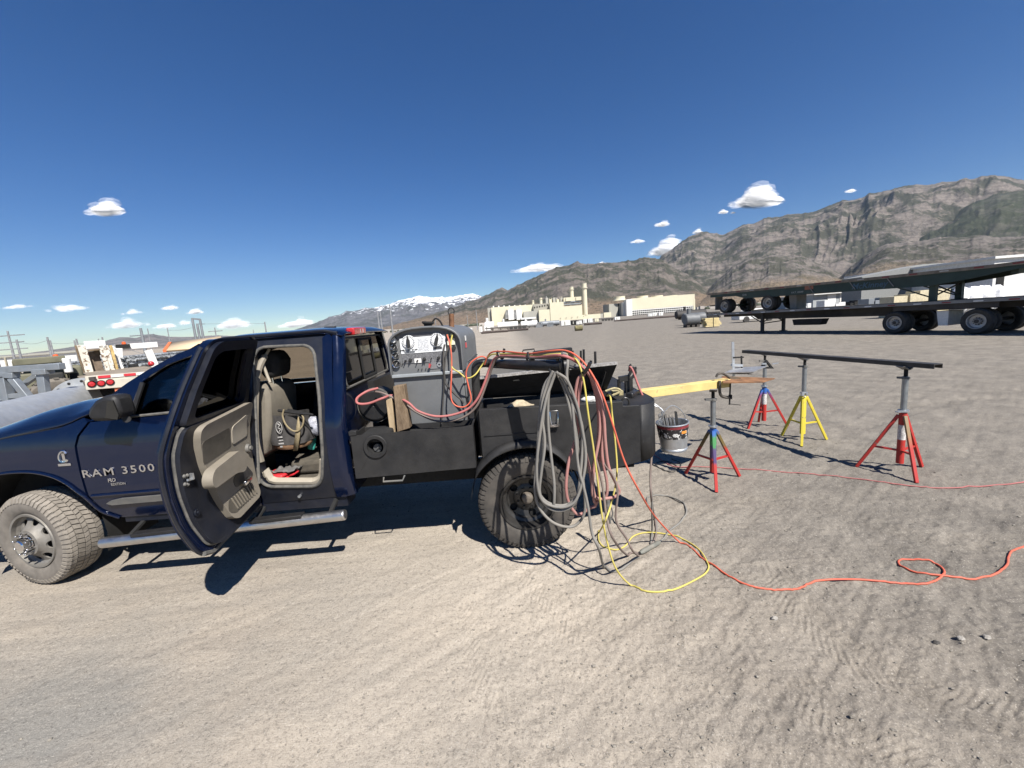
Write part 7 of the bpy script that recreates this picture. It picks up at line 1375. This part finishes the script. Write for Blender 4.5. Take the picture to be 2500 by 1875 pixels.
# pipe racks, black pipes, spools, lumber near the trailers
tank('large grey spool lying behind the lumber, near one', 1671, 1705, 785, 44, .62, pbr('spool_grey', (.12, .125, .13), .6, .2, .2, 1), name='steel_spool'); tank('large grey spool lying behind the lumber, rear one', 1668, 1720, 776, 50, .62, pbr('spool_grey', (.12, .125, .13)), name='steel_spool')
lb_ = thing('lumber_bundle', 'strapped bundle of pale yellow lumber left of the trailers', 'lumber', (P(1740, 790, 40).x, 40, 0))
a, b = P(1723, 792, 40), P(1757, 790, 40)
for j in range(6):
    for i in range(3): m = MB(); o_ = random.uniform(-.12, .2); m.span((a.x+o_, 40+i*.32, .08+j*.14), (b.x+o_*1.5, 40.28+i*.32, .20+j*.14)); m.build('plank', wood('pale_lumber', (.50, .40, .20), (.66, .55, .30)) if (i+j) == 0 else bpy.data.materials['pale_lumber'], lb_)
m = MB(); m.span((P(1741, 790, 40).x, 39.97, 0), (P(1741, 790, 40).x+.05, 40.0, .95)); m.build('strap', M_deep, lb_)
pipe_stack('stack of black pipes behind the spools', 1722, 1762, 754, 772, 75, .20, 4, pbr('black_pipe', (.03, .027, .025), .7, 0, .3, 1), 10); tank('long black pipe bundle before the cooling tower', 1650, 1722, 769, 82, .8, pbr('black_pipe', (.03, .027, .025)), name='pipe_bundle')
m = MB(); rows = []
wp_ = thing('white_car', 'small white car seen between the stacked trailers', 'car', (P(1820, 760, 46).x, 46, 0))
a = P(1805, 765, 46); m.prism(rnd([(0, .3), (0, .8), (.7, .9), (1.2, 1.4), (2.9, 1.45), (3.6, .95), (4.2, .85), (4.3, .35)], .1, 3), (a.x, 46, 0), (1, 0, 0), (0, 0, 1), -1.7); m.build('body', M_wht, wp_, bevel=.05)
for xx in (.8, 3.4): m = MB(); m.cyl((a.x+xx, 45.95, .33), (a.x+xx, 46.2, .33), .33, n=18); m.build('wheel', M_tyreblk, wp_)
m = MB(); m.prism([(1.15, .95), (1.45, 1.33), (2.8, 1.36), (3.2, .98)], (a.x, 45.98, 0), (1, 0, 0), (0, 0, 1), -.02); m.build('side_window', M_deep, wp_)
# warehouse and goods on the right
wh = thing('warehouse', 'white warehouse with dark dock doors behind the right end of the trailers', 'building', (80, 95, 0)); YW = 70
a, b, c_ = P(2330, 700, YW), P(2640, 690, YW), P(2430, 632, YW); m = MB(); m.span((P(2428, 640, YW).x, YW, 0), (b.x, YW+30, c_.z)); m.build('front_block', M_wht, wh)
m = MB(); q_ = [P(2105, 676, YW+14), P(2255, 645, YW+14), P(2470, 632, YW+14)]; m.prism([(q_[0].x, 0), (q_[2].x, 0), (q_[2].x, q_[2].z), (q_[1].x, q_[1].z), (q_[0].x, q_[0].z)], (0, YW+14, 0), (1, 0, 0), (0, 0, 1), -5); m.build('side_block', pbr('warehouse_grey', (.20, .205, .20), .8), wh)
for x0, x1 in ((2434, 2452), (2510, 2530)): m = MB(); p0, p1 = P(x0, 665, YW), P(x1, 665, YW); m.span((p0.x, YW-.1, 0), (p1.x, YW, p0.z)); m.build('dock_door', M_deep, wh)
for x in (2404, 2345): m = MB(); p0 = P(x, 690, YW+14); m.span((p0.x-3, YW+13.9, 0), (p0.x, YW+14, p0.z+1)); m.build('dock_door', M_deep, wh)
m = MB(); m.span((P(2428, 640, YW).x-.5, YW-.5, c_.z), (b.x+.5, YW+30.5, c_.z+.4)); m.build('roof_edge', M_wht, wh)
w2 = thing('long_shed', 'long grey shed seen under the green trailer', 'building', (70, 120, 0)); m = MB(); a, b = P(1985, 735, 110), P(2230, 700, 110); m.span((a.x, 110, 0), (b.x, 125, P(2100, 712, 110).z)); m.build('wall', pbr('shed_grey', (.30, .32, .33), .8), w2); m = MB(); m.span((a.x-.5, 109, P(2100, 712, 110).z), (b.x+.5, 126, P(2100, 710, 110).z)); m.build('roof', M_wht, w2)
for k in range(6): m = MB(); p0 = P(2020+k*30, 730, 110); m.span((p0.x, 109.9, 1), (p0.x+2.2, 110, 3.2)); m.build('window', M_wht if k < 2 else M_deep, w2)
ORD = ('leftmost', 'second', 'third', 'fourth', 'fifth', 'sixth', 'rightmost')
for k in range(7):
    px = 2342+k*15; p = P(px, 712-k*1.2, 31); m = MB(); m.sphere((p.x, 31+.2*(k % 2), 1.02), .95, 12, 9, (.55, .6, 1.08), .12); tag(m.build('bulk_bag', pbr('white_sacking', (.72, .72, .72), .8, 0, .15, 3, .5, 8), smooth=50), '%s white bulk bag in the row behind the lower trailer' % ORD[k], 'bulk bag', 'white bulk bags')
for k, (x0, x1, y, Yk, mt, lb) in enumerate(((2190, 2330, 718, 33, pbr('pale_board', (.50, .44, .30), .8), 'pile of pale boards behind the lower trailer'), (2290, 2360, 712, 36, pbr('dark_sheet', (.05, .07, .06), .7), 'dark sheeted pile behind the trailers'), (2020, 2070, 738, 48, M_wht, 'white crated goods between the trailers'), (2080, 2120, 735, 52, M_deep, 'dark machine behind the lower trailer'), (2125, 2180, 732, 44, M_steelg, 'grey steel pile behind the lower trailer'), (1940, 1985, 747, 52, M_wht, 'white pallets between the trailer wheels'))):
    a, b = P(x0, y, Yk), P(x1, y-6, Yk); o = thing('stored_goods', lb, 'goods', ((a.x+b.x)/2, Yk, 0)); n = 4
    for j in range(n): m = MB(); q = random.uniform(-.2, .2); m.span((a.x+q+(b.x-a.x)*j/n, Yk+random.uniform(0, .3), 0), (a.x+(b.x-a.x)*(j+.93)/n, Yk+1.5, max(.5, a.z+random.uniform(-.3, .25)))); m.build('stack', mt, o, bevel=.02)
# scrub and town belt along the mountain foot
m = MB(); stt = random.Random(3)
for k in range(2600):
    az = R(stt.uniform(-22, 60)); r_ = stt.uniform(900, 2600); q = stt.uniform(2.5, 7)*(r_/1500); m.sphere((r_*math.sin(az), r_*math.cos(az), q*.45), q, 6, 4, (1.3, 1.3, .8), .3)
o = stuff(m.build('tree_belt', pbr('belt_green', (.060, .068, .042), .95, 0, .5, .02), smooth=0)); o['label'] = 'dark belt of trees and scrub at the mountain foot'
m = MB()
for k in range(420):
    az = R(stt.uniform(-20, 60)); r_ = stt.uniform(900, 2500); x, y = r_*math.sin(az), r_*math.cos(az); w_ = stt.uniform(8, 22); m.box((x, y, 3), (w_, 8, stt.uniform(5, 9)))
o = stuff(m.build('town', pbr('town_pale', (.34, .31, .28), .9, 0, .5, .01), smooth=0)); o['label'] = 'far pale roofs of a town at the mountain foot'
# ================================================================== HAZE
s = N('air_haze'); s.t.nodes.remove(s.tc); pv = s.n('ShaderNodeVolumePrincipled'); pv.inputs['Color'].default_value = (.62, .80, 1, 1); pv.inputs['Density'].default_value = 1.1e-5; pv.inputs['Anisotropy'].default_value = .2
s.l(pv.outputs[0], s.out.inputs['Volume'])
m = MB(); m.span((-22000, -4000, -30), (22000, 21500, 3300)); hz = m.build('haze', s.m, smooth=0); stuff(hz); hz['label'] = 'thin pale haze over the valley'
